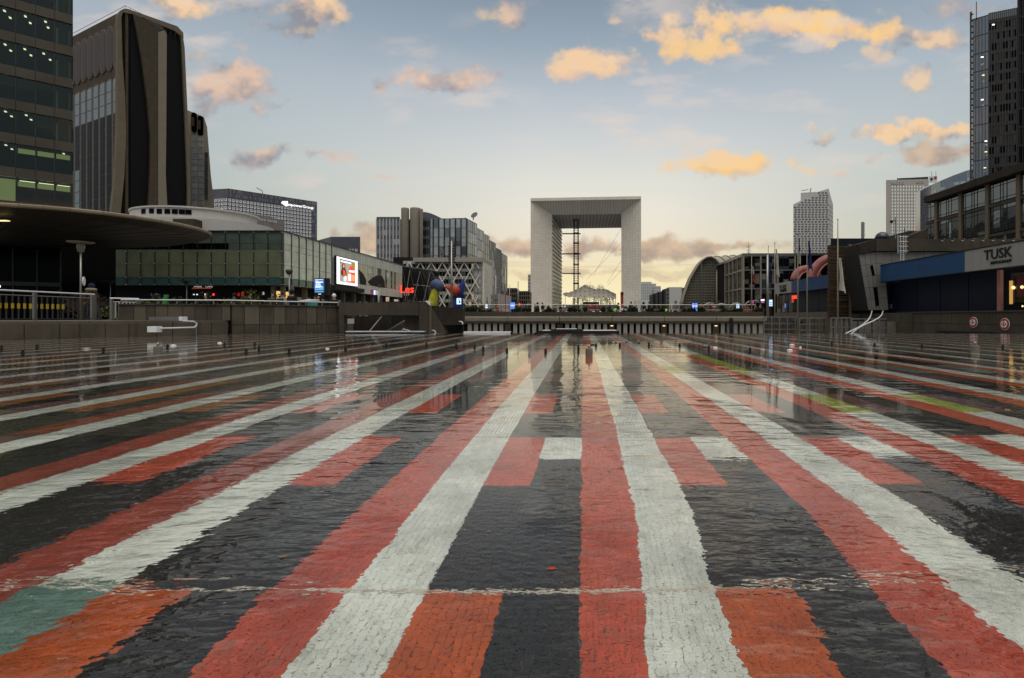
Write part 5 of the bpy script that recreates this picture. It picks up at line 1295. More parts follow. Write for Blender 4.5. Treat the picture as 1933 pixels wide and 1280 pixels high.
# lift mast
LY = 545.0
lt = thing("lift_mast", "slender steel lattice lift mast standing inside the hollow cube", "mast", (X(1087, LY), LY, ZP))
lx0, lx1 = X(1083.6, LY), X(1091.4, LY); lz = Z(415, LY)
for x in (lx0, lx1):
    for y in (LY - 2.2, LY + 2.2): MB().tube([(x, y, 6), (x, y, lz)], .6, 6).build("column", metal_dk, lt)
b = MB()
for i in range(48):
    z = 8 + i * (lz - 10) / 48; z2 = z + (lz - 10) / 48
    b.tube([(lx0, LY - 2.2, z), (lx1, LY - 2.2, z)], .22, 4)
    if i % 2: b.tube([(lx0 - .6, LY - 2.2, z), (lx0 + 1, LY - 2.2, z2)], .25, 4); b.tube([(lx1 + .6, LY - 2.2, z), (lx1 - 1, LY - 2.2, z2)], .25, 4)
o = b.build("lattice_field", metal_dk, lt); stuff(o)
for py in (441, 479, 516): MB().box(X(1061, LY), X(1096, LY), LY - .6, LY + .6, Z(py + 1.2, LY), Z(py - .8, LY)).build("brace_arm", metal_dk, lt)
for py in (441, 459, 479, 499, 516, 535): MB().box(lx0 - 1.0, lx1 + 1.0, LY - 3, LY + 3, Z(py + .8, LY), Z(py - .8, LY)).build("collar", metal_dk, lt)
MB().box(lx0 - .8, lx1 + .8, LY - 3, LY + 3, lz - 1, lz + 1.5).build("mast_head", metal_dk, lt)
for (a, b_) in (((1173, 430), (1120, 520)), ((1173, 492), (1145, 535)), ((1173, 510), (1146, 540)), ((1176, 455), (1108, 528)), ((1064, 460), (1086, 500)), ((1090, 510), (1100, 528))):
    o = MB().tube([(X(a[0], 560), 560, Z(a[1], 560)), (X(b_[0], 560), 552, Z(b_[1], 560))], .11, 4).build("stay_cable", metal, ar)
# canvas canopy
tn = thing("tent_canopy", "billowing pale canvas canopy with dark round openings under the hollow cube", "canopy", (X(1112, 530), 530, ZP))
TY = 525.0
nx, ny = 34, 12; b = MB(); outl_t = [(1063, 553), (1075, 552), (1084, 549), (1096, 543), (1101, 538.5), (1105, 537.5), (1112, 542), (1122, 545.5), (1132, 546), (1141, 545), (1147, 547.5), (1155, 551.5), (1163, 555)]
outl_b = [(1063, 557), (1072, 561), (1080, 561), (1090, 561.5), (1100, 564), (1112, 561), (1122, 563), (1132, 564.5), (1142, 561.5), (1150, 562), (1157, 564.5), (1163, 565)]
gp = []
for i in range(nx + 1):
    px = 1063 + 100 * i / nx; t_ = np.interp(px, [p[0] for p in outl_t], [p[1] for p in outl_t]); bo = np.interp(px, [p[0] for p in outl_b], [p[1] for p in outl_b])
    for j in range(ny + 1):
        v = j / ny; y = TY - 12 + 30 * v; py = bo + (t_ - bo) * math.sin(v * math.pi / 2) if v <= 1 else 0
        gp.append((X(px, y), y, Z(py, y) + .4 * math.sin(px * .7) * (1 - v)))
b.add(gp, [(i * (ny + 1) + j, (i + 1) * (ny + 1) + j, (i + 1) * (ny + 1) + j + 1, i * (ny + 1) + j + 1) for i in range(nx) for j in range(ny)])
b.build("canvas_roof", tentm, tn, True)
for i in range(2, nx - 1, 3):
    for j in range(1, ny, 3):
        jj = j + (1 if (i // 3) % 2 else 0)
        p = gp[i * (ny + 1) + min(jj, ny - 1)]; MB().lathe([(.75, -.1), (.75, .1)], (p[0], p[1] - .6, p[2] + .3), 8).build("round_opening", holem, tn)
for px in (1067, 1090, 1121, 1150, 1162): MB().tube([(X(px, TY), TY, 1), (X(px, TY), TY, Z(559, TY))], .25, 5).build("tent_pole", metal, tn)
MB().box(X(1068, TY + 40), X(1166, TY + 40), TY + 36, TY + 40, 6.5, Z(575, TY + 40)).build("white_wall", white_conc, tn)
MB().prism([(X(1100, 520), 520), (X(1131, 520), 520), (X(1127, 524), 524), (X(1104, 524), 524)], Z(577, 520), Z(570, 520)).build("stage_awning", metal_dk, tn)
def low(name, label, px0, px1, py, Y, mat, depth=12, cat="building", rows=0, py1=600, cols=0, wm=None, fm=None):
    t = thing(name, label, cat, (X((px0 + px1) / 2, Y), Y, ZP))
    MB().box(X(px0, Y), X(px1, Y), Y + .3, Y + depth, ZP, Z(py, Y)).build("block_body", mat, t)
    if rows: facade(t, (X(px0, Y), Y + .3), (X(px1, Y), Y + .3), Z(582, Y), Z(py, Y), cols, rows, wm or [g_grey], (.3 * (px1 - px0) * Y / F / cols, .35), (.3 * (582 - py) * Y / F / rows, .25), .06, fm or mat, fm or mat, join=True)
    return t
brnb = surf("far_brown", (.14, .115, .09), .8, var=.15); dkb = surf("far_dark", (.04, .042, .045), .7, var=.2); whb = surf("far_white", (.5, .5, .47), .8, var=.06)  # far white kept pale in its colour in place of haze
low("low_block", "low brown block left of the hollow cube, nearest the glass offices", 958, 976, 545, 340, brnb, rows=4, cols=5, wm=[g_dark])
low("low_block", "low grey block directly left of the hollow cube's foot", 976, 1000, 550.5, 330, brnb, rows=4, cols=6, wm=[g_dark])
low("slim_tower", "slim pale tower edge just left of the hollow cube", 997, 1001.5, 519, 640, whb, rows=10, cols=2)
low("white_tower", "haze-toned white stepped apartment tower right of the hollow cube", 1206, 1238, 536, 800, whb, rows=9, cols=9, wm=[g_pale])
low("white_tower", "haze-toned white apartment block with a higher roof box right of the hollow cube", 1212, 1230, 532, 820, whb)
low("white_tower", "lower haze-toned white wing beside the stepped apartment tower", 1236, 1247, 541, 790, whb, rows=7, cols=3, wm=[g_pale])
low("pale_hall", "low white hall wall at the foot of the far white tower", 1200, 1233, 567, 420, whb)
for i, (a, b_, py) in enumerate(((1233, 1241, 555), (1241.5, 1249, 552), (1249.5, 1258, 549.5), (1259, 1292, 544))):
    low("dark_block", "dark low block with pale bands, %s of the row left of the vault" % ("leftmost", "second", "third", "widest and rightmost")[i], a, b_, py, 350 - i * 12, dkb, rows=5, cols=3 if i < 3 else 9, wm=[g_dark], fm=(surf("pale_bands", (.22, .22, .21), .7) if i == 3 else dkb), depth=20)
t = low("dark_roof", "thin white roof light strip on the widest dark block", 1264, 1287, 542, 312, whb, depth=4, cat="roof light"); t
# far trees and hills
def crown(label, px0, px1, py, Y, mat, seed, cat="tree", name="far_tree"):
    t = thing(name, label, cat, (X((px0 + px1) / 2, Y), Y, ZP)); g = random.Random(seed); w_ = (px1 - px0) / 2 * Y / F; cx_ = X((px0 + px1) / 2, Y); zt2 = Z(py, Y)
    MB().tube([(cx_, Y, ZP), (cx_, Y, zt2 * .7)], [.5, .2], 6).build("trunk", bark, t)
    b = MB()
    for i in range(900):
        a = g.uniform(0, 2 * math.pi); q = g.random() ** .5; x = cx_ + w_ * q * math.cos(a); y = Y + w_ * .7 * q * math.sin(a)
        z = zt2 * .35 + (zt2 * .65) * math.sqrt(max(0, 1 - q * q)) * g.random() ** .35 * g.uniform(.86, 1.0); s_ = g.uniform(.3, .8) * Y / 500
        d1 = Vector((g.gauss(0, 1), g.gauss(0, 1), g.gauss(0, 1))).normalized() * s_; d2 = Vector((g.gauss(0, 1), g.gauss(0, 1), g.gauss(0, 1))).normalized() * s_
        b.add([(x - d1.x, y - d1.y, z - d1.z), (x + d2.x, y + d2.y, z + d2.z), (x + d1.x, y + d1.y, z + d1.z)], [(0, 1, 2)])
    o = b.build("crown", mat, t); o['kind'] = 'stuff'; return t
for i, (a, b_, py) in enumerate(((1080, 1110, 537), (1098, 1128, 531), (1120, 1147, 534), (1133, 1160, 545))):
    crown("haze-toned %s tree crown behind the canvas canopy" % ("low left", "tallest", "broad middle", "low right")[i], a, b_, py, 760, leaf_far, 40 + i)
crown("small dark tree reflected side of the glass vault's foot", 1240, 1262, 572, 300, leaf, 51)

# ------------------------------------------------------------------ glass vault and its black gridded neighbour
vt = thing("glass_vault", "glass fronted concrete vault hall with a pale curved rim", "exhibition hall", (X(1340, 240), 245, ZP))
VY_ = 240.0
arc = [(1284, 590), (1287, 575), (1291, 558), (1297.5, 540), (1303, 526), (1310, 514), (1316, 504), (1322, 496), (1328, 490.5), (1334, 487.3), (1341, 486.6), (1348, 490.5), (1354, 497), (1361, 507), (1368, 518.5), (1374, 529), (1381, 545), (1390, 575)]
P = [(X(x, VY_), Z(y, VY_)) for x, y in arc]
n = len(P); ring = P + [(P[-1][0], ZP), (P[0][0], ZP)]
MB().add([(x, VY_ + .5, z) for x, z in ring] + [(x, VY_ + 1.5, z) for x, z in ring], [tuple(range(n + 2)), tuple(range(n + 2, 2 * n + 4))[::-1]]).build("glass_backing", g_cnit, vt)
# grid of glazing bars following the curve
gz_ = np.linspace(ZP + 2, Z(489, VY_), 21)
xs_ = [p[0] for p in P[:11]]; zs_ = [p[1] for p in P[:11]]; xr_ = [p[0] for p in P[10:]][::-1]; zr_ = [p[1] for p in P[10:]][::-1]
for z in gz_:
    xa = float(np.interp(z, zs_, xs_)); xb = float(np.interp(z, zr_, xr_))
    MB().box(xa, xb, VY_ + .15, VY_ + .52, z - .14, z + .14).build("glazing_bar", surf("vault_bar", (.24, .22, .17), .5) if "vault_bar" not in MATS else MATS["vault_bar"], vt)
def zat(x): return float(np.interp(x, [p[0] for p in P], [p[1] for p in P]))
b = MB()
for x in np.arange(P[0][0] + 1, P[-1][0] - .5, 1.05): b.box(x - .06, x + .06, VY_ + .2, VY_ + .51, ZP, zat(x))
stuff(b.build("glazing_bar_field", MATS["vault_bar"], vt))
for px in (1324, 1371): x = X(px, VY_); MB().box(x - .3, x + .3, VY_, VY_ + .5, ZP, zat(x)).build("main_mullion", metal, vt)
rim_m = surf("vault_rim", (.30, .27, .21), .6, var=.12, scale=.2); off = []
for i in range(n):
    a = Vector(P[max(0, i - 1)]); c = Vector(P[min(n - 1, i + 1)]); t_ = (c - a).normalized(); off.append((P[i][0] - t_.y * .6, P[i][1] + t_.x * .6))
b = MB(); vs = []
for (x, z), (xo, zo) in zip(P, off): vs += [(x, VY_ - 2.2, z), (xo, VY_ - 2.2, zo), (xo, VY_ + 3, zo), (x, VY_ + .4, z)]
b.add(vs, [(4 * i + k_, 4 * i + (k_ + 1) % 4, 4 * (i + 1) + (k_ + 1) % 4, 4 * (i + 1) + k_) for i in range(n - 1) for k_ in range(4)]).build("rim_arch", rim_m, vt, True)
b = MB(); vs = []; K = 9
for k_ in range(K):
    s_ = k_ / (K - 1)
    for (x, z) in off: vs.append((x + 34 * s_, VY_ + 2.9 + 62 * s_, ZP + (z - ZP) * (1 + .30 * s_) ))
b.add(vs, [(k_ * n + i, k_ * n + i + 1, (k_ + 1) * n + i + 1, (k_ + 1) * n + i) for k_ in range(K - 1) for i in range(n - 1)]).build("shell_roof", surf("shell_concrete", (.36, .31, .23), .6, var=.1, scale=.05), vt, True)
for q_ in (.25, .5, .75):
    b = [(off[i][0] + 34 * q_, VY_ + 2.9 + 62 * q_, ZP + (off[i][1] - ZP) * (1 + .30 * q_) + .1) for i in range(4, n)]
    MB().tube(b, .3, 4).build("shell_seam", metal_dk, vt)
cb = thing("grid_office", "black glazed office block with pale columns and roof edge right of the vault", "office block", (X(1440, 190), 200, ZP))
c0, c1, c2 = (X(1370, 215.5), 215.5), (X(1403, 190), 190), (X(1760, 190), 190)
czt = Z(481, 190)
MB().prism([c0, c1, c2, (c2[0], 230), (c0[0], 230)], ZP, czt - .3).build("block_body", g_black, cb)
MB().prism([(c0[0] - .4, c0[1]), (c1[0] - .4, c1[1] - .5), (c2[0], c1[1] - .5), (c2[0], 231), (c0[0] - .4, 231)], czt - .29, czt + .5).build("roof_slab", metal, cb)
lv = [ZP + .4, Z(545, 190), Z(510, 190), czt - .4]
def gridoff(A, B, cols, big, parent, zrows, gm, wts=None, sub=4):
    M_, L_ = frame_of(A, B)
    for j in range(len(zrows) - 1):
        za, zb3 = zrows[j], zrows[j + 1]; h_ = zb3 - za
        facade(parent, A, B, za, zb3, cols, 1, gm, (.18, .18), (0, 0), .06, black, black, wts, zrows=[za + .5, za + .5 + h_ * .18, za + h_ * .5, za + h_ * .82, zb3 - .25])
        inst("floor_band", boxmesh("floor_band", L_, .5, .55, metal), M_ @ Matrix.Translation((L_ / 2, 0, za)), parent)
        for zz in (za + .5 + h_ * .18, za + h_ * .82): inst("transom", boxmesh("transom", L_, .2, .12, black), M_ @ Matrix.Translation((L_ / 2, 0, zz)), parent)
    inst("floor_band", boxmesh("floor_band", L_, .52, .5, metal), M_ @ Matrix.Translation((L_ / 2, 0, zrows[-1])), parent)
    for i in range(big + 1): inst("column", boxmesh("column", .5, .55, zrows[-1] - zrows[0], surf("office_column", (.26, .23, .17), .6) if "office_column" not in MATS else MATS["office_column"]), M_ @ Matrix.Translation((L_ * i / big, 0, (zrows[0] + zrows[-1]) / 2)), parent)
gridoff(c0, c1, 9, 4, cb, lv, [g_grey, g_cnit], (.4, .6))
gridoff(c1, (X(1500, 190), 190), 9, 3, cb, lv, [g_black, g_dark, g_cnit], (.5, .3, .2))
ant = thing("roof_antenna", "bristling roof aerials on the black glazed block beside the vault", "antenna", (X(1412, 200), 200, czt))
MB().tube([(X(1414, 200), 200, czt), (X(1413, 200), 200, Z(457, 200))], [.12, .05], 5).build("mast", metal_dk, ant)
for i in range(9): 
    z = czt + .8 + i * .5; l_ = rnd.uniform(.5, 1.1); MB().tube([(X(1413.5, 200) - l_, 200, z + rnd.uniform(-.2, .3)), (X(1413.5, 200) + l_, 200, z)], .06, 4).build("aerial_arm", metal_dk, ant)
MB().tube([(X(1418, 200), 200, czt), (X(1424, 200), 200, czt + 1.2), (X(1432, 200), 200, czt + .6)], .2, 5).build("aerial_boom", metal_dk, ant)

# ------------------------------------------------------------------ towers on the right
tw = thing("white_highrise", "white apartment high-rise with a slanting roof and rows of small dark windows", "high-rise", (X(1535, 450), 460, ZP))
HY = 450.0
def hp(px, py, dy=0.): return (X(px, HY) - dy * .5, HY - dy, Z(py, HY))
whr = surf("white_panel", (.52, .5, .47), .7, var=.05, scale=.1)
slab([(1497.5, 600), (1497.5, 386), (1511.5, 379), (1511.5, 364), (1545, 362), (1564, 356), (1564, 600)], -26, 0, "front_wall", whr, tw, hp)
fr = [(X(1564.1, HY), HY - .01), (X(1572.6, 468), 468)]
b = MB().add([(fr[0][0], fr[0][1], ZP), (fr[1][0], fr[1][1], ZP), (fr[1][0], fr[1][1], Z(386, 468)), (fr[0][0], fr[0][1], Z(356, HY)), (fr[0][0] - 3, fr[0][1] + 20, ZP), (fr[1][0] - 3, fr[1][1] + 10, ZP), (fr[1][0] - 3, fr[1][1] + 10, Z(386, 468)), (fr[0][0] - 3, fr[0][1] + 20, Z(356, HY))],
             [(0, 1, 2, 3), (7, 6, 5, 4), (0, 4, 5, 1), (1, 5, 6, 2), (2, 6, 7, 3), (3, 7, 4, 0)]).build("side_wall", whr, tw)
b, f2 = MB(), MB()
for r_ in range(27):
    y = 365.5 + r_ * 4.55
    for c_ in range(10):
        x = 1499.3 + c_ * 6.55 + (.8 if r_ % 2 else 0); ytop = 386 - (x - 1497) * .1 if x < 1511 else (380 - (x - 1511) * .45 if x < 1545 else 362)
        if y < ytop + 3: continue
        x += (r_ * 7 % 3 - 1) * .7; p = [hp(x, y, .12), hp(x + 4.1, y, .12), hp(x + 4.1, y - 2.6, .12), hp(x, y - 2.6, .12)]
        b.add(p, [(0, 1, 2, 3)])
        p = [hp(x + 1.9, y, .25), hp(x + 2.2, y, .25), hp(x + 2.2, y - 2.6, .25), hp(x + 1.9, y - 2.6, .25)]; f2.add(p, [(0, 1, 2, 3)])
stuff(b.build("window_field", surf("far_window", (.09, .1, .125), .3, var=.3, scale=.2, fine=2), tw)); stuff(f2.build("window_post_field", whr, tw))
b = MB()
for r_ in range(24):
    z = ZP + 4 + r_ * 4.1
    for c_ in range(3):
        t_ = .12 + c_ * .3; p0 = Vector(fr[0]).lerp(Vector(fr[1]), t_); p1 = Vector(fr[0]).lerp(Vector(fr[1]), t_ + .16)
        b.add([(p0.x + .06, p0.y - .1, z), (p1.x + .06, p1.y - .1, z), (p1.x + .06, p1.y - .1, z + 1.3), (p0.x + .06, p0.y - .1, z + 1.3)], [(0, 1, 2, 3)])
stuff(b.build("side_window_field", MATS["far_window"], tw))
MB().tube([hp(1529, 363, 0), hp(1531, 355)], .35, 5).build("roof_mast", metal_dk, tw); MB().tube([hp(1513, 360), hp(1526, 358)], .25, 4).build("roof_boom", metal_dk, tw)
eq = thing("gridded_tower", "tall grey tower with columns of pale window dots and a faint name on top", "tower", (X(1712, 400), 405, ZP))
EY = 400.0
def ep(px, py, dy=0.): return (X(px, EY) - dy * .7, EY - dy, Z(py, EY))
slab([(1672.5, 600), (1672.5, 340), (1752, 338), (1752, 600)], -30, 0, "front_wall", surf("warm_grey", (.40, .375, .33), .6, var=.05, scale=.05), eq, ep)
slab([(1693, 339.5), (1693, 336), (1725, 334.5), (1752, 333), (1752, 338)], -20, -1, "roof_plant", dkb, eq, ep)
b = MB(); dots = MB()
for c_ in range(12):
    x = 1684.6 + c_ * 5.25
    b.add([ep(x - 1.3, 351, .1), ep(x + 1.3, 351, .1), ep(x + 1.3, 470, .1), ep(x - 1.3, 470, .1)], [(0, 1, 2, 3)])
    for r_ in range(20):
        y = 352.5 + r_ * 6.15; rr = 1.25
        dots.add([ep(x + rr * math.cos(k_ * math.pi / 4), y + rr * 1.5 * math.sin(k_ * math.pi / 4), .2) for k_ in range(8)], [tuple(range(8))])
stuff(b.build("window_strip_field", surf("strip_grey", (.50, .49, .45), .5), eq)); stuff(dots.build("window_dot_field", emit("window_dot", (.8, .82, .72), .3, .6), eq))
text(eq, "eqho", Matrix.Translation(ep(1695, 344, .3)), 5.2, MATS["strip_grey"], .1); text(eq, "eqho", Matrix.Translation(ep(1737, 343, .3)), 3.2, MATS["strip_grey"], .1)
cvt = thing("curved_tower", "blue-grey curved glass tower top with pale bands behind the grid office", "tower", (X(1795, 300), 305, ZP))
cu = [(X(1748, 330), 330), (X(1758, 318), 318), (X(1775, 308), 308), (X(1800, 300), 300), (X(1825, 296), 296), (X(1850, 294), 294)]
zc = [Z(352, 330), Z(349, 318), Z(341.5, 308), Z(331, 300), Z(322, 296), Z(315, 294)]
for i in range(5):
    A, B = cu[i], cu[i + 1]
    MB().prism([A, B, (B[0] + 3, B[1] + 15), (A[0] + 3, A[1] + 15)], ZP, [zc[i], zc[i + 1], zc[i + 1], zc[i]]).build("tower_body", g_blue, cvt)
    M_, L_ = frame_of(A, B); lo = min(zc[i], zc[i + 1])
    for r_ in range(7):
        for c_ in range(max(1, int(L_ / 3))): 
            if rnd.random() < .75: inst("glass_panel", bpy.data.meshes.get("ctw_p") or boxmesh("ctw_p", 2.6, .1, 1.5, g_pale), M_ @ Matrix.Translation((1.5 + c_ * 3, 0, lo - 5 - r_ * 5.5)), cvt)
fl_ = thing("roof_banner", "white banner with a blue and a red square on the curved tower's roof", "banner", (X(1760, 300), 300, Z(346, 300)))
MB().box(X(1752, 300), X(1767, 300), 299, 299.3, Z(346, 300), Z(333.5, 300)).build("banner_cloth", whitep, fl_)
MB().box(X(1754, 300), X(1758, 300), 298.7, 298.95, Z(341.5, 300), Z(336.5, 300)).build("blue_square", sky_blu, fl_); MB().box(X(1761, 300), X(1765.5, 300), 298.7, 298.95, Z(339, 300), Z(334, 300)).build("red_square", redp, fl_)
for px in (1759, 1767): MB().tube([(X(px, 300), 300, Z(335, 300)), (X(px - .5, 300), 300, Z(324, 300))], .15, 4).build("banner_mast", metal, fl_)

rt = thing("glass_tower", "dark glass office tower with a clear glazed edge strip and projecting ladder fins", "tower", (X(1875, 130), 138, ZP))
RY = 130.0; rz = Z(30, RY); rb = 18
ra, rb2, rc, rd_ = (X(1836, 132), 132), (X(1866, RY), RY), (X(1935, 127), 127), (X(1990, 124), 124)
MB().prism([ra, rb2, rc, rd_, (140, 160), (123.5, 160)], ZP, rz - 1.5).build("tower_body", g_black, rt)
facade(rt, ra, rb2, rb, rz + .2, 5, 13, [g_blue, g_grey], (.12, .2), (.16, .16), .06, metal_dk, metal_dk, (.5, .5))
facade(rt, rb2, rc, rb, rz - 1.6, 13, 22, [surf("dark_brown_panel", (.04, .036, .032), .4, var=.2, scale=.2, obj=.3), g_black, g_dark], (.14, .18), (.9, .14), .06, metal_dk, surf("spandrel_dark", (.035, .032, .028), .4), (.35, .45, .2))  # plain dark brown panels mixed at random with black panes
facade(rt, rb2, rc, rz - 1.5, rz + .6, 18, 1, [g_grey], (.1, .2), (.1, .1), .06, metal_dk, metal_dk)
fin = MB().box(-.45, 0, -.3, .3, -.12, .12).mesh("ladder_fin", metal_dk)
for i in range(40): inst("ladder_fin", fin, Matrix.Translation((ra[0], ra[1], rb + (rz + 1.5 - rb) * i / 39)), rt)
MB().box(ra[0] - .5, ra[0] - .42, ra[1] - .3, ra[1] + .3, rb, rz + 2.2).build("ladder_rail", metal_dk, rt)
MB().tube([(X(1843, 131), 131, rz), (X(1843, 131), 131, rz + 4.2)], .1, 5).build("roof_mast", metal_dk, rt)
for (px, py) in ((1872, 49), (1851, 110), (1853, 144), (1851, 190), (1858, 268), (1858, 288), (1856, 318)):
    MB().box(X(px - 2.2, 129.5), X(px + 1.5, 129.5), RY - 1.2, RY - 1.0, Z(py + .8, 129.5), Z(py - .6, 129.5)).build("ceiling_light", lamp_e if py % 3 else lampw_e, rt)
bt = thing("black_tower", "near black tower edge rising out of the top right corner", "tower", (X(1950, 88), 92, ZP))
MB().prism([(X(1923, 88), 88.2), (X(1990, 88), 88.2), (95, 100), (86, 100)], ZP, 62).build("tower_body", g_black, bt)
facade(bt, (X(1923, 88), 88.2), (X(1945, 88), 88.2), 24, 62, 3, 12, [g_black, dark], (.15, .2), (.4, .15), .06, black, black)

# grid office on the right
ro = thing("terrace_office", "glazed office building with tan columns, dark roof overhang and black window grid, upper right", "office building", (62, 80, ZP))
OX = 60.0
def oy(px): return OX * F / (px - VX)
oz = [7.6, 12.7, 17.05, 20.35]
MB().box(OX + .4, OX + 25, oy(1990), oy(1752), ZP, 20.2).build("block_body", g_black, ro)
ys = [oy(p) for p in (1750.5, 1769, 1815, 1866, 1925, 1990)]
Mo = lambda y, z: Matrix(((0, 1, 0, OX), (-1, 0, 0, y), (0, 0, 1, z), (0, 0, 0, 1)))     # local x -> -Y, local -y -> -X
oc = surf("tan_column", (.13, .105, .068), .6, var=.12)
wall_gl = [g_grey, g_dark]
for i in range(5):
    ya_, yb_ = ys[i], ys[i + 1]; wbay = ya_ - yb_; nc = 5 if i else 2
    widths = [.12, .28, .1, .14, .36] if i else [.35, .65]
    for j in range(3):
        za, zb3 = oz[j] + .35, oz[j + 1] - .2; h_ = zb3 - za; u_ = .35
        for q_ in range(nc):
            wv = (wbay - .7) * widths[q_]
            for (h0, h1) in ((0, .16), (.16, .84), (.84, 1)):
                hh = h_ * (h1 - h0) - .1
                inst("window_pane", boxmesh("window_pane", wv - .12, .05, hh, g_grey if j == 2 else wall_gl[rnd.random() < .75]), Mo(ya_ - u_ - wv / 2, za + h_ * (h0 + h1) / 2) @ Matrix.Rotation(rnd.gauss(0, .006), 4, 'Z'), ro)
            inst("mullion", boxmesh("mullion", .14, .07, h_, black), Mo(ya_ - u_ - wv, za + h_ / 2), ro); u_ += wv
        for h0 in (.16, .84): inst("transom", boxmesh("transom", wbay, .065, .1, black), Mo((ya_ + yb_) / 2, za + h_ * h0), ro)
        inst("floor_band", boxmesh("floor_band", wbay + .01 * i, .25, .45, conc_dk), Mo((ya_ + yb_) / 2, oz[j]), ro)
    inst("column", boxmesh("column", .62, .3, oz[3] - oz[0], oc), Mo(yb_, (oz[0] + oz[3]) / 2), ro)
MB().prism([(OX - 1.2, oy(1990)), (OX + 25, oy(1990)), (OX + 25, oy(1757)), (OX - 1.2, oy(1757))], 20.4, 21.45).build("roof_overhang", granite_dk, ro)
MB().prism([(OX + 6, 64), (OX + 25, 64), (OX + 25, 85), (OX + 6, 85)], 21.45, 22.0).build("roof_plant", dkb, ro)
MB().box(X(1715, 100), X(1752, 100), 100, 108, ZP, Z(436, 100)).build("side_block", dkb, ro)
MB().prism([(X(1712, 99), 99), (X(1752, 96), 96), (X(1752, 96), 100), (X(1712, 99), 100)], [Z(452, 99), Z(452, 96), Z(452, 96), Z(452, 99)], [Z(447, 99), Z(431, 96), Z(431, 96), Z(447, 99)]).build("curved_canopy", conc_dk, ro)

# ------------------------------------------------------------------ blue restaurant with light sign panels, near and far
WX = 24.0
def wy(px): return WX * F / (px - VX)
Mr = lambda y, z, x=WX: Matrix(((0, 1, 0, x), (-1, 0, 0, y), (0, 0, 1, z), (0, 0, 0, 1)))
br0, br1 = 3.62, 4.93
nr = thing("restaurant", "dark blue restaurant with a blue fascia and pale sign panels, nearest on the right", "restaurant", (26, 34, .9))
MB().box(WX + 1.6, WX + 12, 20, wy(1664), 1.12, br1 - .05).build("building_core", navy_dk, nr)
for (pa, pb, mt) in ((1662, 1690, blue), (1690, 1735, blue), (1735, 1780, blue), (1780, 1821, blue)):
    ya_, yb_ = wy(pa), wy(pb); inst("fascia_panel", boxmesh("fascia_panel", ya_ - yb_ - .012, .5, br1 - br0, mt), Mr((ya_ + yb_) / 2, (br0 + br1) / 2, WX + .5), nr)
ya_ = wy(1821); yb_ = wy(2010); npn = 10
for i in range(npn):
    a = ya_ + (yb_ - ya_) * i / npn; b_ = ya_ + (yb_ - ya_) * (i + 1) / npn
    inst("sign_panel", boxmesh("sign_panel", abs(a - b_) - .015, .5, br1 - br0, signgrey), Mr((a + b_) / 2, (br0 + br1) / 2, WX + .5), nr)
inst("fascia_trim", boxmesh("fascia_trim", wy(1661) - wy(2010), .56, .06, black), Mr((wy(1661) + wy(2010)) / 2, br1 + .032, WX + .52), nr)
inst("fascia_trim", boxmesh("fascia_trim", wy(1661) - wy(2010), .56, .05, black), Mr((wy(1661) + wy(2010)) / 2, br0 - .028, WX + .52), nr)
inst("fascia_end", boxmesh("fascia_end", 1.7, .05, br1 - br0, blue), Matrix.Translation((WX + 1.3, wy(1661) + .06, (br0 + br1) / 2)), nr)
Mt = lambda px, py: Mr(wy(px), H + (VY - py) * wy(px) / F, WX - .02)
text(nr, "TUSK", Mt(1883.5, 479.5), .82, black, .02); text(nr, "RESTAURANT", Mt(1890, 494.5), .24, black, .02)
for (pa, pb) in ((1666, 1695), (1695, 1731), (1731, 1775), (1775, 1828), (1828, 1886)):
    f2 = lambda p: (WX + 1.45) * F / (p - VX)
    a, b_ = f2(pa), f2(pb); inst("wall_panel", boxmesh("wall_panel", a - b_ - .07, .15, br0 - 1.15, navy), Mr((a + b_) / 2, (br0 + 1.12) / 2, WX + 1.6), nr)
a = (WX + 1.2) * F / (1888 - VX); MB().box(WX + 1.1, WX + 1.3, a - .12, a + .12, 1.14, br0).build("pink_post", surf("pink_paint", (.42, .2, .17), .6), nr)
fwn = lambda p: (WX + 1.3) * F / (p - VX)
a, b_ = fwn(1906), fwn(1990); inst("window_pane", boxmesh("window_pane", a - b_, .05, 1.75, g_dark), Mr((a + b_) / 2, 2.5, WX + 1.42), nr)
for (px, py, r_) in ((1914.5, 543, .10), (1931, 542, .09), (1932, 578, .05)):
    y_ = fwn(px); MB().lathe([(.02, -r_), (r_ * .8, -r_ * .6), (r_, 0), (r_ * .8, r_ * .6), (.02, r_)], (WX + 1.25, y_, H + (VY - py) * y_ / F), 12).build("globe_lamp", lampw_e, nr, True)
y_ = fwn(1908); MB().box(WX + 1.28, WX + 1.36, y_ - .08, y_ + .08, H + (VY - 574) * y_ / F, H + (VY - 530) * y_ / F).build("warm_strip", emit("amber_strip", (.9, .5, .12), .5), nr)
y_ = fwn(1925); MB().box(WX + 1.3, WX + 1.36, y_ - .5, y_ + .2, H + (VY - 560) * y_ / F, H + (VY - 520) * y_ / F).build("curtain", surf("dull_red", (.12, .03, .03), .8), nr)
y_ = (WX + 1.4) * F / (1679 - VX); MB().box(WX + 1.3, WX + 1.4, y_ - .4, y_ + .4, H + (VY - 583) * y_ / F, H + (VY - 574) * y_ / F).build("small_window", g_grey, nr)

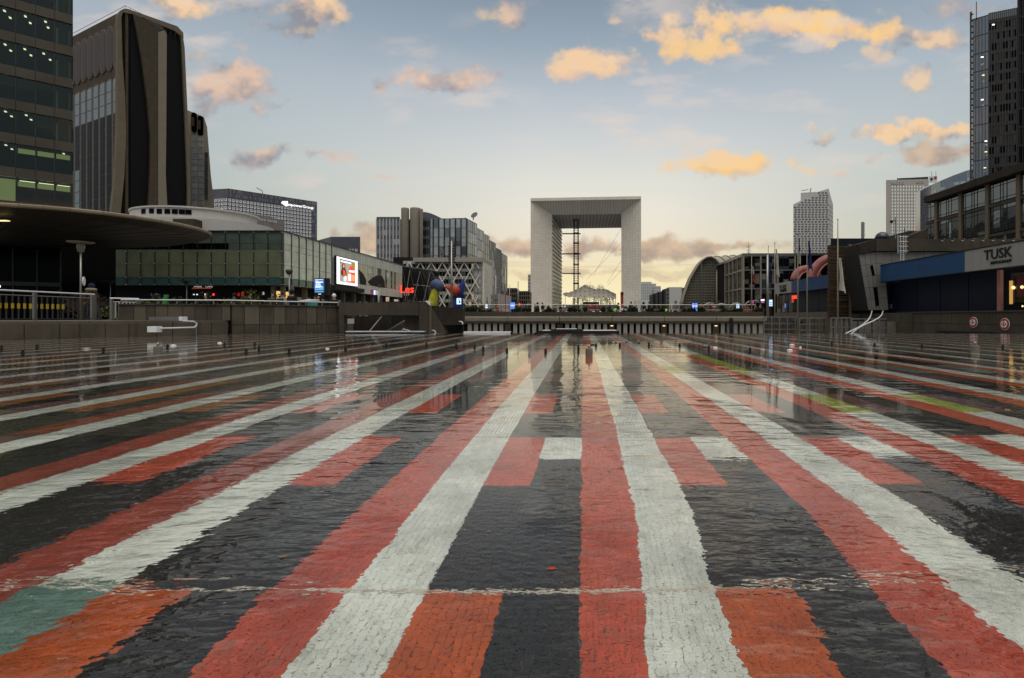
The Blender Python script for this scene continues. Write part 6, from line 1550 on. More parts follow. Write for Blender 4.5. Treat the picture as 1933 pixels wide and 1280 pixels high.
fr_ = thing("restaurant", "far end of the blue restaurant with its smaller pale sign panel, beyond the wooden wall", "restaurant", (26, 57, .9))
yA, yB, yC = wy(1462), wy(1494), wy(1568)
MB().box(WX + 1.2, WX + 8, yC, yA - .1, 1.3, br1 - .05).build("building_core", navy_dk, fr_)
inst("sign_panel", boxmesh("sign_panel", yA - yB - .02, .5, br1 - br0, signgrey), Mr((yA + yB) / 2, (br0 + br1) / 2, WX + .5), fr_)
for (a, b_) in ((yB, yB - 5), (yB - 5, yC)): inst("fascia_panel", boxmesh("fascia_panel", a - b_ - .02, .5, br1 - br0, blue), Mr((a + b_) / 2, (br0 + br1) / 2, WX + .5), fr_)
text(fr_, "TUSK", Mt(1478, 544), .95, black, .02); text(fr_, "RESTAURANT", Mt(1479, 549.3), .3, black, .02)
f3 = lambda p: (WX + 1.05) * F / (p - VX)
for (pa, pb, mt) in ((1466, 1475, g_dark), (1475, 1481, g_grey), (1481, 1487, g_dark), (1487, 1495, g_grey), (1495, 1504, g_dark)): 
    a, b_ = f3(pa), f3(pb); inst("window_pane", boxmesh("window_pane", a - b_ - .1, .05, 2.1, mt), Mr((a + b_) / 2, 2.45, WX + 1.2), fr_)
for (px, py, w_, h_, mt) in ((1499, 561, 1.3, .4, red_e), (1496, 566, .5, .7, emit("red_glow", (.7, .08, .03), .5)), (1482, 577, .3, .5, emit("blue_glow", (.2, .35, .8), .5))):
    y_ = f3(px); inst("sign_light", boxmesh("sign_light", w_, .05, h_, mt), Mr(y_, H + (VY - py) * y_ / F, WX + 1.1), fr_)
for (pa, pb) in ((1505, 1521), (1521, 1545), (1545, 1568)): 
    a, b_ = f3(pa), f3(pb); inst("wall_panel", boxmesh("wall_panel", a - b_ - .08, .12, br0 - 1.35, navy), Mr((a + b_) / 2, (br0 + 1.3) / 2, WX + 1.2), fr_)
# wooden slat wall, navy box, tiled leaning tower, concrete parapet
wh = thing("slat_wall", "tall wall of rough woven wooden slats with a trim post at the restaurant's end", "wall", (X(1585, 46), 46, ZP))
WYY = 46.0; wx0, wx1 = X(1567, WYY), X(1602, WYY)
MB().box(wx0, wx1 + .05, WYY + .12, WYY + .5, .2, Z(462, WYY)).build("backing", black, wh)
for i in range(76):
    z = .45 + i * (Z(463, WYY) - .5) / 76; dz_ = rnd.gauss(0, .035); g0 = rnd.uniform(0, .08)
    xa = wx0 - .25 + rnd.uniform(0, .22) + (.0 if z < 5.5 else .02)
    MB().add([(xa, WYY - g0, z), (wx1, WYY - g0, z + dz_ - .05), (wx1, WYY - g0, z + dz_ + .0), (xa, WYY - g0, z + .055), (xa, WYY + .1, z), (wx1, WYY + .1, z + dz_ - .05), (wx1, WYY + .1, z + dz_), (xa, WYY + .1, z + .055)],
             [(0, 1, 2, 3), (7, 6, 5, 4), (0, 4, 5, 1), (1, 5, 6, 2), (2, 6, 7, 3), (3, 7, 4, 0)]).build("wood_slat", wood, wh)
MB().box(X(1602.5, WYY), X(1606.5, WYY), WYY - .12, WYY + .4, .2, Z(461, WYY)).build("trim_post", wood_tr, wh)
nb = thing("navy_box", "near black navy box volume behind the woven slat wall", "building", (X(1600, 47), 47, ZP))
MB().prism([(X(1568, 47.2), 47.2), (X(1650, 47.2), 47.2), (X(1650, 47.2) + 4, 54), (X(1568, 47.2) + 3.5, 54)], .2, [Z(450, 47.2)] * 2 + [Z(448, 47.2)] * 2).build("box_body", navy_dk, nb)
MB().box(X(1606.6, 46.5), X(1641, 46.5), 46.3, 47.1, .2, Z(462, 46.5)).build("front_panel", navy_dk, nb)
tt = thing("tiled_volume", "leaning grey tiled volume with a dark concrete parapet between the two restaurant wings", "building", (X(1650, 42), 43, ZP))
TYY = 42.0
def tp(px, py, dy=0.): return (X(px, TYY), TYY - dy, Z(py, TYY))
slab([(1621, 480), (1652, 476), (1667, 500), (1676, 586), (1640, 586)], -2.5, -.1, "tile_backing", black, tt, tp)
def lerp2(a, b, t): return (a[0] + (b[0] - a[0]) * t, a[1] + (b[1] - a[1]) * t)
Lq = [(1621.5, 480.5), (1640, 585.5)]; Rq = [(1652, 475.5), (1660, 585.5)]; Rq2 = [(1667, 475), (1677, 585.5)]
for r_ in range(5):
    for c_ in range(4):
        t0, t1 = r_ / 5, (r_ + 1) / 5
        def gx(t, c):
            l_, m2, r2 = lerp2(*Lq, t), lerp2(*Rq, t), lerp2(*Rq2, t)
            return lerp2(l_, m2, c / 3) if c <= 3 else lerp2(m2, r2, (c - 3))
        e_ = .3
        A_, B_, C_, D_ = gx(t0, c_), gx(t0, c_ + 1), gx(t1, c_ + 1), gx(t1, c_)
        poly = [(A_[0] + e_, A_[1] + e_), (B_[0] - e_, B_[1] + e_), (C_[0] - e_, C_[1] - e_), (D_[0] + e_, D_[1] - e_)]
        slab(poly, -.08, .02, "wall_tile", tile_wh, tt, tp)
slab([(1642, 502), (1647, 500), (1651, 520), (1646, 520)], -.05, .05, "slot_window", g_black, tt, tp); slab([(1648, 543), (1655, 542), (1659, 577), (1653, 578)], -.05, .05, "slot_window", g_black, tt, tp)
for i in range(12):
    a = 1667.5 + i * 15.5; slab([(a + .3, 475.5), (a + 15.2, 475.5), (a + 15.2, 508), (a + .3, 508)], -.4, 0, "wall_tile", tile_wh, tt, tp)
MB().box(X(1668, 42.5), X(1990, 42.5), 42.5, 48, .3, Z(476, 42.5)).build("long_body", navy_dk, tt)
slab([(1619, 461), (1650, 451.5), (1652, 473.5), (1622, 480)], -2.5, .25, "parapet_end", granite_dk, tt, tp)
for i in range(11):
    a = 1650.2 + i * 33; slab([(a, 452), (a + 32.7, 452), (a + 32.7, 474.8), (a + .2, 474.8)], -.6, .3, "parapet_panel", conc_dk, tt, tp)
for i in range(9):
    a = 1768 + i * 19; MB().tube([tp(a, 450, -.3), tp(a + 5, 457, .5)], .03, 4).build("roof_strut", metal, tt)
slab([(1700, 452), (1990, 452), (1990, 449), (1700, 449)], -2, -.8, "roof_edge", black, tt, tp)
dm = thing("roof_dome", "small black dome light on the roof beside the tiled volume", "dome", (X(1665, 44), 44, Z(452, 44)))
MB().lathe([(.58 * math.cos(a), .58 * math.sin(a)) for a in np.linspace(0, 1.5, 8)], (X(1665, 44), 44, Z(450.5, 44)), 20).build("dome_shell", g_dark, dm, True)
MB().lathe([(.62, -.1), (.62, .03)], (X(1665, 44), 44, Z(450.5, 44)), 20).build("dome_ring", black, dm)
an = thing("roof_antenna", "pale ribbed antenna mast on the restaurant roof below the white high-rise", "antenna", (X(1629, 50), 50, Z(450, 50)))
MB().box(X(1627.5, 50), X(1631.5, 50), 50, 50.2, Z(452, 50), Z(419, 50)).build("antenna_body", metal, an)
for i in range(6): MB().box(X(1631.6, 50), X(1633, 50), 50.02, 50.15, Z(446 - i * 4.5, 50), Z(444 - i * 4.5, 50)).build("antenna_fin", metal, an)
cc_ = thing("camera_mast", "white pole with a drooping security camera on the restaurant roof", "security camera", (X(1690, 43), 43, Z(452, 43)))
MB().tube([(X(1690.5, 43), 43, Z(452, 43)), (X(1690.5, 43), 43, Z(410, 43))], .045, 6).build("pole", metal, cc_)
MB().tube([(X(1690, 43), 43, Z(417, 43)), (X(1686, 43), 43, Z(414, 43)), (X(1683, 43), 43, Z(416, 43))], .035, 6).build("bracket", metal, cc_)
MB().lathe([(.03, -.16), (.12, -.08), (.13, .05), (.06, .1)], (X(1683, 43), 43, Z(418, 43)), 10).build("camera_head", black, cc_)
ld = thing("roof_ladder", "caged metal access ladder hanging on the dark parapet", "ladder", (X(1706, 41), 41, Z(495, 41)))
for px in (1698, 1702.5, 1709, 1713): MB().tube([(X(px, 41), 41.2, Z(492 if px in (1702.5, 1709) else 478, 41)), (X(px, 41), 41.2, Z(443, 41))], .025, 5).build("ladder_rail", metal_lt, ld)
for i in range(11): MB().tube([(X(1702.5, 41), 41.2, Z(446 + i * 4.3, 41)), (X(1709, 41), 41.2, Z(446 + i * 4.3, 41))], .015, 4).build("rung", metal_lt, ld)
for i in range(4): MB().tube([(X(1697.5, 41), 41.0, Z(447 + i * 9, 41)), (X(1714, 41), 41.0, Z(447 + i * 9, 41))], .02, 4).build("cage_hoop", metal_lt, ld)
MB().tube([(X(1710, 41), 41.2, Z(444, 41)), (X(1710, 41), 41.2, Z(429, 41))], .03, 5).build("mast", metal_dk, ld)
# pink arcs on the far wing's roof
pk = thing("pink_arches", "two salmon pink steel arches rising over the far restaurant wing", "sculpture", (X(1530, 52), 52, br1))
def arcband(cx_, cy_, r0, r1, a0, a1, dy):
    b = MB(); vs = []; nn = 20
    for i in range(nn + 1):
        a = math.radians(a0 + (a1 - a0) * i / nn)
        for r_, d_ in ((r0, 0), (r1, 0), (r1, .5), (r0, .5)):
            y = 56 + dy + d_; vs.append((X(cx_ + r_ * math.cos(a), 56), y, Z(cy_ - r_ * math.sin(a) * 1.02, 56)))
    b.add(vs, [(4 * i + k_, 4 * i + (k_ + 1) % 4, 4 * (i + 1) + (k_ + 1) % 4, 4 * (i + 1) + k_) for i in range(nn) for k_ in range(4)] + [(3, 2, 1, 0), (4 * nn, 4 * nn + 1, 4 * nn + 2, 4 * nn + 3)])
    return b
arcband(1524, 530, 18, 29, 10, 175, 0).build("arch_rib", pink_st, pk, True)
arcband(1524, 530, 15.5, 17.5, 10, 172, -.2).build("arch_flange", pink_st, pk, True)
arcband(1573, 533, 40, 53, 90, 172, -.8).build("arch_rib", pink_st, pk, True)
arcband(1573, 533, 36.5, 39, 90, 172, -1.0).build("arch_flange", pink_st, pk, True)

# base wall, signs, gates, flagpoles
zz0 = -.6
sw = block_wall("base_wall", "brown stone base wall with two round road signs under the near restaurant", (WX, wy(1990)), (WX, wy(1725)), [zz0, .34, 1.08], .85, conc_dk, .5, .05)
sw2 = block_wall("base_wall", "stone base wall with a dark doorway beside the stair rails", (WX + .0, wy(1724)), (X(1672, 40), 40.2), [zz0, .34, 1.1], .9, conc_dk, .5)
sw3 = block_wall("base_wall", "pale stone base wall under the far restaurant wing", (WX, wy(1566)), (X(1464, 64), 64), [-.6, .2, 1.3], 1.4, granite_lt, .5)
MB().box(WX - .1, WX - .04, wy(1712), wy(1697), -.6, .72).build("dark_doorway", black, sw2)
for (px, py, r_) in ((1836, 608.5, .33), (1895, 612, .345)):
    y_ = (WX - .12) * F / (px - VX); z_ = H + (VY - py) * y_ / F
    t = thing("road_sign", "round red-rimmed width limit sign on the base wall, %s" % ("nearer the dark doorway" if px < 1850 else "nearer the lit restaurant window"), "road sign", (WX - .1, y_, z_), "round road signs on the base wall")
    def disc(r0, x_, mat, nm):
        b = MB(); n_ = 28; b.add([(x_ + .02, y_ + r0 * math.cos(2 * math.pi * i / n_), z_ + r0 * math.sin(2 * math.pi * i / n_)) for i in range(n_)] + [(x_, y_ + r0 * math.cos(2 * math.pi * i / n_), z_ + r0 * math.sin(2 * math.pi * i / n_)) for i in range(n_)],
                                 [tuple(range(n_))[::-1], tuple(range(n_, 2 * n_))] + [(i, (i + 1) % n_, n_ + (i + 1) % n_, n_ + i) for i in range(n_)]); return b.build(nm, mat, t)
    disc(r_, WX - .08, whitep, "outer_edge"); disc(r_ * .92, WX - .105, redp, "red_ring"); disc(r_ * .63, WX - .13, whitep, "white_disc")
    text(t, "\u25c42\u25ba" if False else "2", Mr(y_, z_, WX - .14), .3, black, .008)
    for s_ in (-1, 1):
        MB().add([(WX - .14, y_ + s_ * r_ * .55, z_), (WX - .14, y_ + s_ * r_ * .3, z_ + .07), (WX - .14, y_ + s_ * r_ * .3, z_ - .07), (WX - .132, y_ + s_ * r_ * .55, z_), (WX - .132, y_ + s_ * r_ * .3, z_ + .07), (WX - .132, y_ + s_ * r_ * .3, z_ - .07)], [(0, 1, 2), (5, 4, 3)]).build("arrow_mark", black, t)
    tri = (0, 90)
    for s_ in (-1, 1): MB().box(WX - .15, WX - .133, y_ - .05, y_ + .05, z_ + s_ * r_ * .63 - .05, z_ + s_ * r_ * .63 + .05).build("red_notch", redp, t)
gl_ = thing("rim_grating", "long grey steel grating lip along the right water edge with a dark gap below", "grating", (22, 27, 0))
MB().hexa([(X(1782, 27), 27.2, .04), (X(1925, 24.8), 24.8, .0), (X(1925, 24.8), 25.0, .0), (X(1782, 27), 27.6, .04), (X(1782, 27), 27.2, .13), (X(1925, 24.8), 24.8, .055), (X(1925, 24.8), 25.0, .055), (X(1782, 27), 27.6, .13)]).build("lip", metal_dk, gl_)
MB().hexa([(X(1782, 27), 27.25, -.15), (X(1925, 24.8), 24.85, -.1), (X(1925, 24.8), 25.0, -.1), (X(1782, 27), 27.6, -.15), (X(1782, 27), 27.25, .04), (X(1925, 24.8), 24.85, .0), (X(1925, 24.8), 25.0, .0), (X(1782, 27), 27.6, .04)]).build("gap_shade_strip", black, gl_)  # solid black strip stands for the shade below the lip
rail("thin dark rail along the promenade edge before the near restaurant", [(WX + .2, wy(1990)), (WX + .2, wy(1690))], 1.14, .02, metal_dk, [(WX + .2, y) for y in np.linspace(wy(1990), wy(1690), 9)], 1.08)
structure(MB().box(WX + .05, WX + 12, 20, 64, .45, 1.07).build("restaurant_terrace", conc_dk))

def gate(label, px0, px1, Y, py0, n, rows, skewn=None):
    t = thing("metal_gate", label, "gate", (X((px0 + px1) / 2, Y), Y, -.3), "grey metal gates beyond the right rim")
    x0, x1 = X(px0, Y), X(px1, Y); z0_, z1_ = -.4, Z(py0, Y)
    for i in range(n + 1):
        x = x0 + (x1 - x0) * i / n; MB().box(x - .035, x + .035, Y - .03, Y + .03, z0_, z1_).build("upright", metal_dk if i % 2 else metal, t)
    for j in range(rows):
        z = z1_ - (z1_ - z0_) * j / rows; MB().box(x0, x1, Y - .045, Y - .031, z - .035, z + .03).build("cross_bar", metal, t)
    return t
gate("grey metal gate frame of tall bays at the end of the fin wall", 1442, 1508, 33, 598.5, 9, 3)
gate("grey metal gate between the two middle flagpoles", 1509, 1556, 32, 600.5, 5, 3)
gate("grey metal gate of close bars before the wooden slat wall", 1568, 1608, 31, 600, 8, 2)
gate("grey metal gate with slanting bars under the white curved stair rails", 1606, 1673, 30.5, 602, 5, 2)
mesh_t = thing("stair_flight", "dark open stair flight with slanting bars beyond the right rim", "stairs", (X(1650, 32), 32, -.4))
for i in range(12): MB().tube([(X(1640 + i * 2.6, 31), 31, -.2), (X(1652 + i * 2.0, 31), 31.2, Z(606, 31))], .018, 4).build("slanting_bar", metal_dk, mesh_t)
hr = thing("stair_handrails", "pair of white curved stair handrails sweeping down to the right water rim", "handrail", (X(1640, 27), 27, 0))
MB().tube([(X(x, 27), 27, Z(y, 27)) for x, y in ((1594, 631), (1608, 624), (1620, 618.5), (1630, 612), (1638, 605), (1643, 598), (1646, 586.5))], .032, 8).build("handrail_tube", whitep, hr)
MB().tube([(X(x, 27.5), 27.5, Z(y, 27.5)) for x, y in ((1606, 631), (1614, 624), (1622, 618.5), (1634, 612), (1648, 606), (1659, 600), (1665, 594), (1667, 586.5))], .03, 8).build("handrail_tube", whitep, hr)
MB().box(X(1560, 40), X(1700, 40), 40, 40.3, -.8, .45).build("under_wall", dark, hr)
for (px, w_, h_, lab) in ((1500, 9, 5, "flat grey equipment cabinet behind the left gate"), (1478, 42, 3, "dark ribbon window in the low wall behind the gates")):
    t = thing("low_cabinet", lab, "cabinet", (X(px, 36), 36, 0)); MB().box(X(px - w_, 36), X(px + w_, 36), 35.5, 36.0, Z(612, 36), Z(612 - h_ * 1.3, 36)).build("cabinet_body", black, t)
    MB().box(X(px - w_, 36), X(px + w_, 36), 35.45, 35.49, Z(613, 36), Z(612, 36)).build("sill", metal, t)
MB_ = MB().box(X(1444, 37), X(1570, 37), 37, 37.4, -1, Z(600, 37)); o = MB_.build("yard_wall", conc_dk); tag(o, "low brown yard wall behind the gates under the far restaurant", "wall")

flag_cloth = {}
def flagpole(px, py_top, Y, label, wpx=2.2, flag=None):
    t = thing("flagpole", label, "flagpole", (X(px, Y), Y, -.2), "flagpoles beyond the right rim")
    r_ = wpx / 2 * Y / F; x = X(px, Y); zt3 = Z(py_top, Y)
    MB().tube([(x, Y, -.9), (x, Y, zt3 * .5), (x, Y, zt3)], [r_ * 1.15, r_, r_ * .5], 10).build("pole", surf("pole_metal", (.26, .23, .17), .5, .4, var=.15) if "pole_metal" not in MATS else MATS["pole_metal"], t, True)
    MB().lathe([(r_ * .3, 0), (r_ * .9, .03), (r_ * .3, .09)], (x, Y, zt3), 8).build("finial", metal_dk, t)
    if flag:
        (fy0, fy1, fw_, cols) = flag; f_ = MB(); nn = 14; cols_n = 6
        vs = []
        for i in range(nn + 1):
            v = i / nn
            for j in range(cols_n + 1):
                u = j / cols_n; wid = (fw_ * (.25 + .75 * v) if fw_ > 0 else fw_ * (.25 + .75 * v)) * Y / F
                vs.append((x + r_ + wid * u, Y - .04 - .10 * math.sin(u * 9 + v * 3) * (.3 + v), Z(fy0 + (fy1 - fy0) * (v - .12 * (1 - u) * v), Y)))
        mi = []
        for i in range(nn):
            for j in range(cols_n): f_.f.append((i * (cols_n + 1) + j, i * (cols_n + 1) + j + 1, (i + 1) * (cols_n + 1) + j + 1, (i + 1) * (cols_n + 1) + j)); f_.m.append(min(len(cols) - 1, int(i / nn * len(cols))))
        f_.v = vs; f_.build("flag", cols, t, True)
wflag = surf("flag_white", (.42, .40, .35), .9, var=.08); bflag = surf("flag_blue", (.02, .03, .12), .9); rflag = surf("flag_red", (.35, .05, .04), .9)
flagpole(1581.5, 416, 27, "tallest near flagpole with a hanging white pointed flag before the wooden slats", 2.8, (487, 554, 15, [wflag]))
flagpole(1523.5, 438, 30, "flagpole with a hanging dark blue flag before the pink arches", 2.3, (455, 512, 11, [bflag]))
flagpole(1506, 444, 31, "flagpole with a dark furled flag left of the blue flag's pole", 2.3, (450, 502, 5, [bflag, wflag]))
flagpole(1462.5, 460, 34, "flagpole with a long pale hanging flag at the far sign panel's edge", 2.2, (470, 523, 9, [wflag]))
flagpole(1450.5, 466, 35, "thin flagpole with a narrow blue flag beside the grey lighting mast", 2.0, (480, 540, 6, [bflag]))
flagpole(1418.8, 482, 38, "flagpole with a small white and red flag before the black glazed block", 2.2, (503, 535, 6, [wflag, rflag]))
flagpole(1353, 510, 60, "thin grey pole before the glass vault", 2.2)
def mast(px, py, Y, w_, label, head=None):
    t = thing("lighting_mast", label, "lamp post", (X(px, Y), Y, ZP)); r_ = w_ / 2 * Y / F
    MB().tube([(X(px, Y), Y, ZP - .6), (X(px, Y), Y, Z(py, Y))], [r_, r_ * .8], 10).build("pole", metal, t, True)
    if head == 'disc':
        MB().lathe([(.04, -.45), (.12, -.4), (.16, -.15), (.12, -.02), (.46, .02), (.5, .05), (.1, .09)], (X(px, Y), Y, Z(py, Y)), 20).build("lamp_head", metal_lt if False else surf("lamp_grey", (.22, .2, .16), .5, .3), t, True)
    if head == 'small': MB().lathe([(.05, -.3), (.2, -.25), (.32, .0), (.3, .18), (.08, .25)], (X(px, Y), Y, Z(py, Y)), 12).build("lamp_head", metal_dk, t, True)
    if head == 'mushroom': MB().lathe([(.1, -.35), (.2, -.3), (.2, -.1), (.75, -.02), (.78, .03), (.1, .06)], (X(px, Y), Y, Z(py, Y)), 16).build("lamp_head", metal_dk, t, True)
    if head == 'spots':
        for i in range(7): 
            for s_ in (-1, 1): MB().lathe([(.05, 0), (.16, .1), (.16, .3)], (X(px + s_ * 4.2, Y), Y, Z(py + 12 + i * 5, Y)), 6).build("spotlight", metal_dk, t)
    return t
mast(852.5, 455, 70, 5.0, "thick pale lighting mast with spotlights before the diamond lattice", 'spots')
mast(1449, 481, 45, 5.5, "thick grey lighting mast beside the thin flagpole")
mast(152.5, 459, 24, 3.4, "lamp post with a wide disc shade above the left fence", 'disc')
mast(546, 513, 50, 2.0, "lamp post with a small dark head before the green glass corner", 'small')
mast(352, 531, 60, 2.2, "thin dark mushroom lamp post under the green glass front", 'mushroom')
mast(208, 531, 60, 2.0, "thin dark mushroom lamp post beside the bare bush", 'mushroom')
mast(714, 548, 90, 2.2, "thin post with small screens before the mall's end")
mast(716.5, 540, 110, 1.8, "slim street lamp before the black motif on the mall", 'small')
mast(978, 531, 120, 2.0, "thin pale mast right of the blue totem"); mast(954, 503, 120, 1.6, "tall thin mast by the glass block's far end"); mast(962, 537, 140, 1.2, "short thin mast left of the hollow cube")
mast(936, 520, 100, 2.0, "pale thin mast before the pale hoarding")
rs = thing("round_sign", "round pale sign disc seen edge-on on the disc lamp post", "road sign", (X(157, 24), 23.9, 2.4))
b = MB().lathe([(.21, 0), (.21, .03)], (0, 0, 0), 20); R_ = Matrix.Rotation(math.radians(122), 4, 'Z') @ Matrix.Rotation(math.radians(90), 4, 'X')
b.v = [tuple(R_ @ Vector(v) + Vector((X(157.5, 23.8), 23.8, Z(531, 23.8)))) for v in b.v]; b.build("sign_disc", whitep, rs)
MB().tube([(X(153, 23.9), 23.95, Z(531, 23.9)), (X(157, 23.9), 23.85, Z(531, 23.9))], .015, 5).build("sign_bracket", metal_dk, rs)

# ------------------------------------------------------------------ screens, totems, kiosks
def totem(px0, px1, py0, py1, Y, mat, label, marks=(), post=True, name="screen_totem", side=None):
    t = thing(name, label, "display", (X((px0 + px1) / 2, Y), Y, ZP)); x0, x1, z0_, z1_ = X(px0, Y), X(px1, Y), Z(py1, Y), Z(py0, Y)
    MB().box(x0 - .06, x1 + .06, Y, Y + .3, z0_ - .08, z1_ + .08).build("casing", black, t)
    MB().box(x0, x1, Y - .02, Y - .001, z0_, z1_).build("lit_face", mat, t)
    for (u0, v0, u1, v1, m2) in marks: MB().box(x0 + (x1 - x0) * u0, x0 + (x1 - x0) * u1, Y - .035, Y - .021, z0_ + (z1_ - z0_) * v0, z0_ + (z1_ - z0_) * v1).build("lit_mark", m2, t)
    if post: MB().box((x0 + x1) / 2 - .08, (x0 + x1) / 2 + .08, Y + .05, Y + .2, ZP, z0_ - .081).build("post", black, t)
    return t
ki = totem(594.5, 612, 527, 552.5, 52, scr_navy, "black information totem with a bright blue text screen left of the advertising screen",
      [(.05, .93, .9, .98, scr_lb), (.05, .84, .4, .88, scr_lb), (.1, .74, .88, .81, scr_wht), (.1, .68, .6, .72, scr_lb), (.1, .60, .62, .65, scr_lb), (.1, .54, .66, .58, scr_lb), (.05, .48, .7, .52, scr_lb), (.05, .42, .85, .46, scr_wht), (.05, .35, .6, .40, scr_lb), (.5, .30, .95, .42, scr_teal), (.05, .24, .9, .27, scr_lb), (.1, .04, .9, .12, scr_teal), (0, 0, .06, 1, scr_bl)])
MB().box(X(612, 52) + .07, X(619, 52), 52.0, 52.5, Z(557, 52), Z(525, 52)).build("dark_side", black, ki)
MB().box(X(593, 52), X(612, 52), 52.02, 52.3, Z(558, 52), Z(553.5, 52) - .01).build("plinth", black, ki)
MB().box(X(601, 52), X(606, 52), 51.98, 52.015, Z(555.6, 52), Z(554.6, 52)).build("white_strip", scr_wht, ki)
totem(862, 870.5, 563, 574.5, 66, scr_lb, "small bright blue-white screen before the painted sculpture", [(.5, .2, .8, .6, scr_dk), (.3, .7, .7, .8, scr_dk)])
totem(916, 920.5, 574, 582, 80, scr_lb, "small white screen panel low in the crowd before the lattice building", [(.1, .4, .9, .55, scr_dk)])
totem(963, 972, 571, 585, 75, scr_bl, "tall blue totem with a white line left of the hollow cube", [(.1, .55, .9, .64, scr_wht)])
totem(979, 982, 572, 578, 75, scr_red, "small red panel right of the blue totem")
totem(1306.5, 1311, 572, 587, 60, scr_bl, "left leaf of a blue poster stand before the glass vault", [(.0, .58, 1, .66, scr_wht)])
totem(1312, 1316.5, 572, 587, 60, scr_bl, "right leaf of a blue poster stand before the glass vault", [(.0, .58, 1, .66, scr_wht)])
totem(1390, 1395.5, 572.5, 582, 60, scr_lb, "small white screen before the black glazed block's corner", [(.3, .3, .7, .6, scr_bl)])
totem(1452, 1458, 566, 578, 50, scr_lb, "bright white and blue screen beside the far restaurant's windows", [(.2, .2, .8, .35, scr_bl), (.2, .5, .8, .65, scr_bl)])
totem(1436, 1443, 565, 572, 52, scr_navy, "purple-blue screen left of the bright white screen", [(.2, .1, .7, .5, scr_red), (0, .6, 1, 1, scr_wht)])
totem(1417, 1423, 567, 573, 54, emit("magenta_lit", (.5, .1, .4), .5), "small magenta screen left of the purple one")
totem(918.5, 919.5, 562, 568, 90, whitep, "thin white notice on a post in the crowd")
totem(1158.5, 1163.5, 582, 587.5, 55, emit("lime_lit", (.3, .8, .05), .5), "small lime green panel in front of the red crane")
totem(1256, 1259, 583, 587.5, 55, bpy.data.materials["lime_lit"], "tiny lime green panel before the dark low blocks")
for (a, b_, mt, lab) in ((700, 704.5, emit("pink_lit", (.45, .05, .2), .35), "magenta panel on the post before the mall"), (705.5, 709, scr_lb, "pale blue panel on the post before the mall"), (710, 714, scr_gry, "grey-white panel on the post before the mall")):
    totem(a, b_, 548, 556.5, 90, mt, lab, name="hanging_panel")
totem(728.5, 734.5, 561, 569, 100, scr_gry, "whitish shop poster under the mall's pale ribs", [(.3, .2, .7, .7, scr_red)]); totem(744, 753, 565, 569, 105, scr_gry, "pale shop sign under the mall's far end")
hb = thing("hoarding", "pale pinkish hoarding wall at the foot of the glass offices", "hoarding", (X(955, 130), 131, ZP))
for i in range(5): MB().box(X(940 + i * 5, 130), X(944.7 + i * 5, 130), 130, 130.3, ZP, Z(554 + i * 1.2, 130)).build("hoarding_panel", surf("hoarding_pink", (.33, .28, .28), .8) if "hoarding_pink" not in MATS else MATS["hoarding_pink"], hb)
cs = thing("concrete_pavilion", "low grey concrete pavilion at the foot of the lattice building", "building", (X(930, 150), 151, ZP))
for i in range(3): MB().box(X(926, 150), X(942, 150), 150 + i * .3, 156, Z(590 - i * 12, 150), Z(580 - i * 12, 150)).build("storey_block", surf("pav_grey", (.18, .18, .16), .8) if "pav_grey" not in MATS else MATS["pav_grey"], cs)
bn = thing("recycling_kiosk", "small dark kiosk with a white domed roof and a teal side on the left promenade", "kiosk", (X(577, 31), 31, ZP))
MB().box(X(567, 31), X(580, 31), 31, 31.8, ZP, Z(568, 31)).build("kiosk_body", black, bn)
MB().box(X(580.2, 31), X(588, 31), 31.0, 31.7, ZP, Z(568.5, 31)).build("teal_side", tealp, bn)
MB().prism([(X(565.5, 31), 30.9), (X(588.5, 31), 30.9), (X(588.5, 31), 31.9), (X(565.5, 31), 31.9)], Z(568, 31), [Z(567.5, 31), Z(567, 31), Z(564.5, 31), Z(564.5, 31)]).build("domed_roof", whitep, bn)
gs = thing("green_board", "leaning green board on the left promenade behind the rail", "board", (X(306, 26), 26, ZP))
MB().hexa([(X(299, 26), 26, .5), (X(307, 26), 26, .5), (X(307, 26), 26.06, .5), (X(299, 26), 26.06, .5), (X(303, 26), 26.2, Z(556, 26)), (X(311, 26), 26.2, Z(556, 26)), (X(311, 26), 26.26, Z(556, 26)), (X(303, 26), 26.26, Z(556, 26))]).build("board_panel", surf("green_paint", (.02, .16, .03), .5), gs)
MB().tube([(X(305, 26), 26.5, .42), (X(305, 26), 26.2, 1.5)], .02, 5).build("board_prop", metal_dk, gs)
cr = thing("red_crane", "upright folded red lifting boom of a small vehicle before the cube's right leg", "crane", (X(1173, 110), 110, ZP))
MB().hexa([(X(1172, 110), 110, ZP), (X(1175, 110), 110, ZP), (X(1175, 110), 110.6, ZP), (X(1172, 110), 110.6, ZP), (X(1171.5, 110), 110, Z(551, 110)), (X(1175.3, 110), 110, Z(551, 110)), (X(1175.3, 110), 110.6, Z(551, 110)), (X(1171.5, 110), 110.6, Z(551, 110))]).build("boom", redp, cr)
MB().box(X(1172.5, 110), X(1177, 110), 109.8, 110.7, Z(556, 110), Z(552, 110)).build("boom_head", black, cr); MB().tube([(X(1175.8, 110), 110, Z(556, 110)), (X(1175.8, 110), 110, Z(582, 110))], .08, 5).build("hose", black, cr)
MB().box(X(1168, 110), X(1186, 110), 109, 110.9, ZP, Z(582, 110)).build("vehicle_body", whitep, cr); MB().box(X(1178, 109), X(1184, 109), 108.7, 110.5, Z(582, 109), Z(578, 109)).build("vehicle_cab", metal_dk, cr)
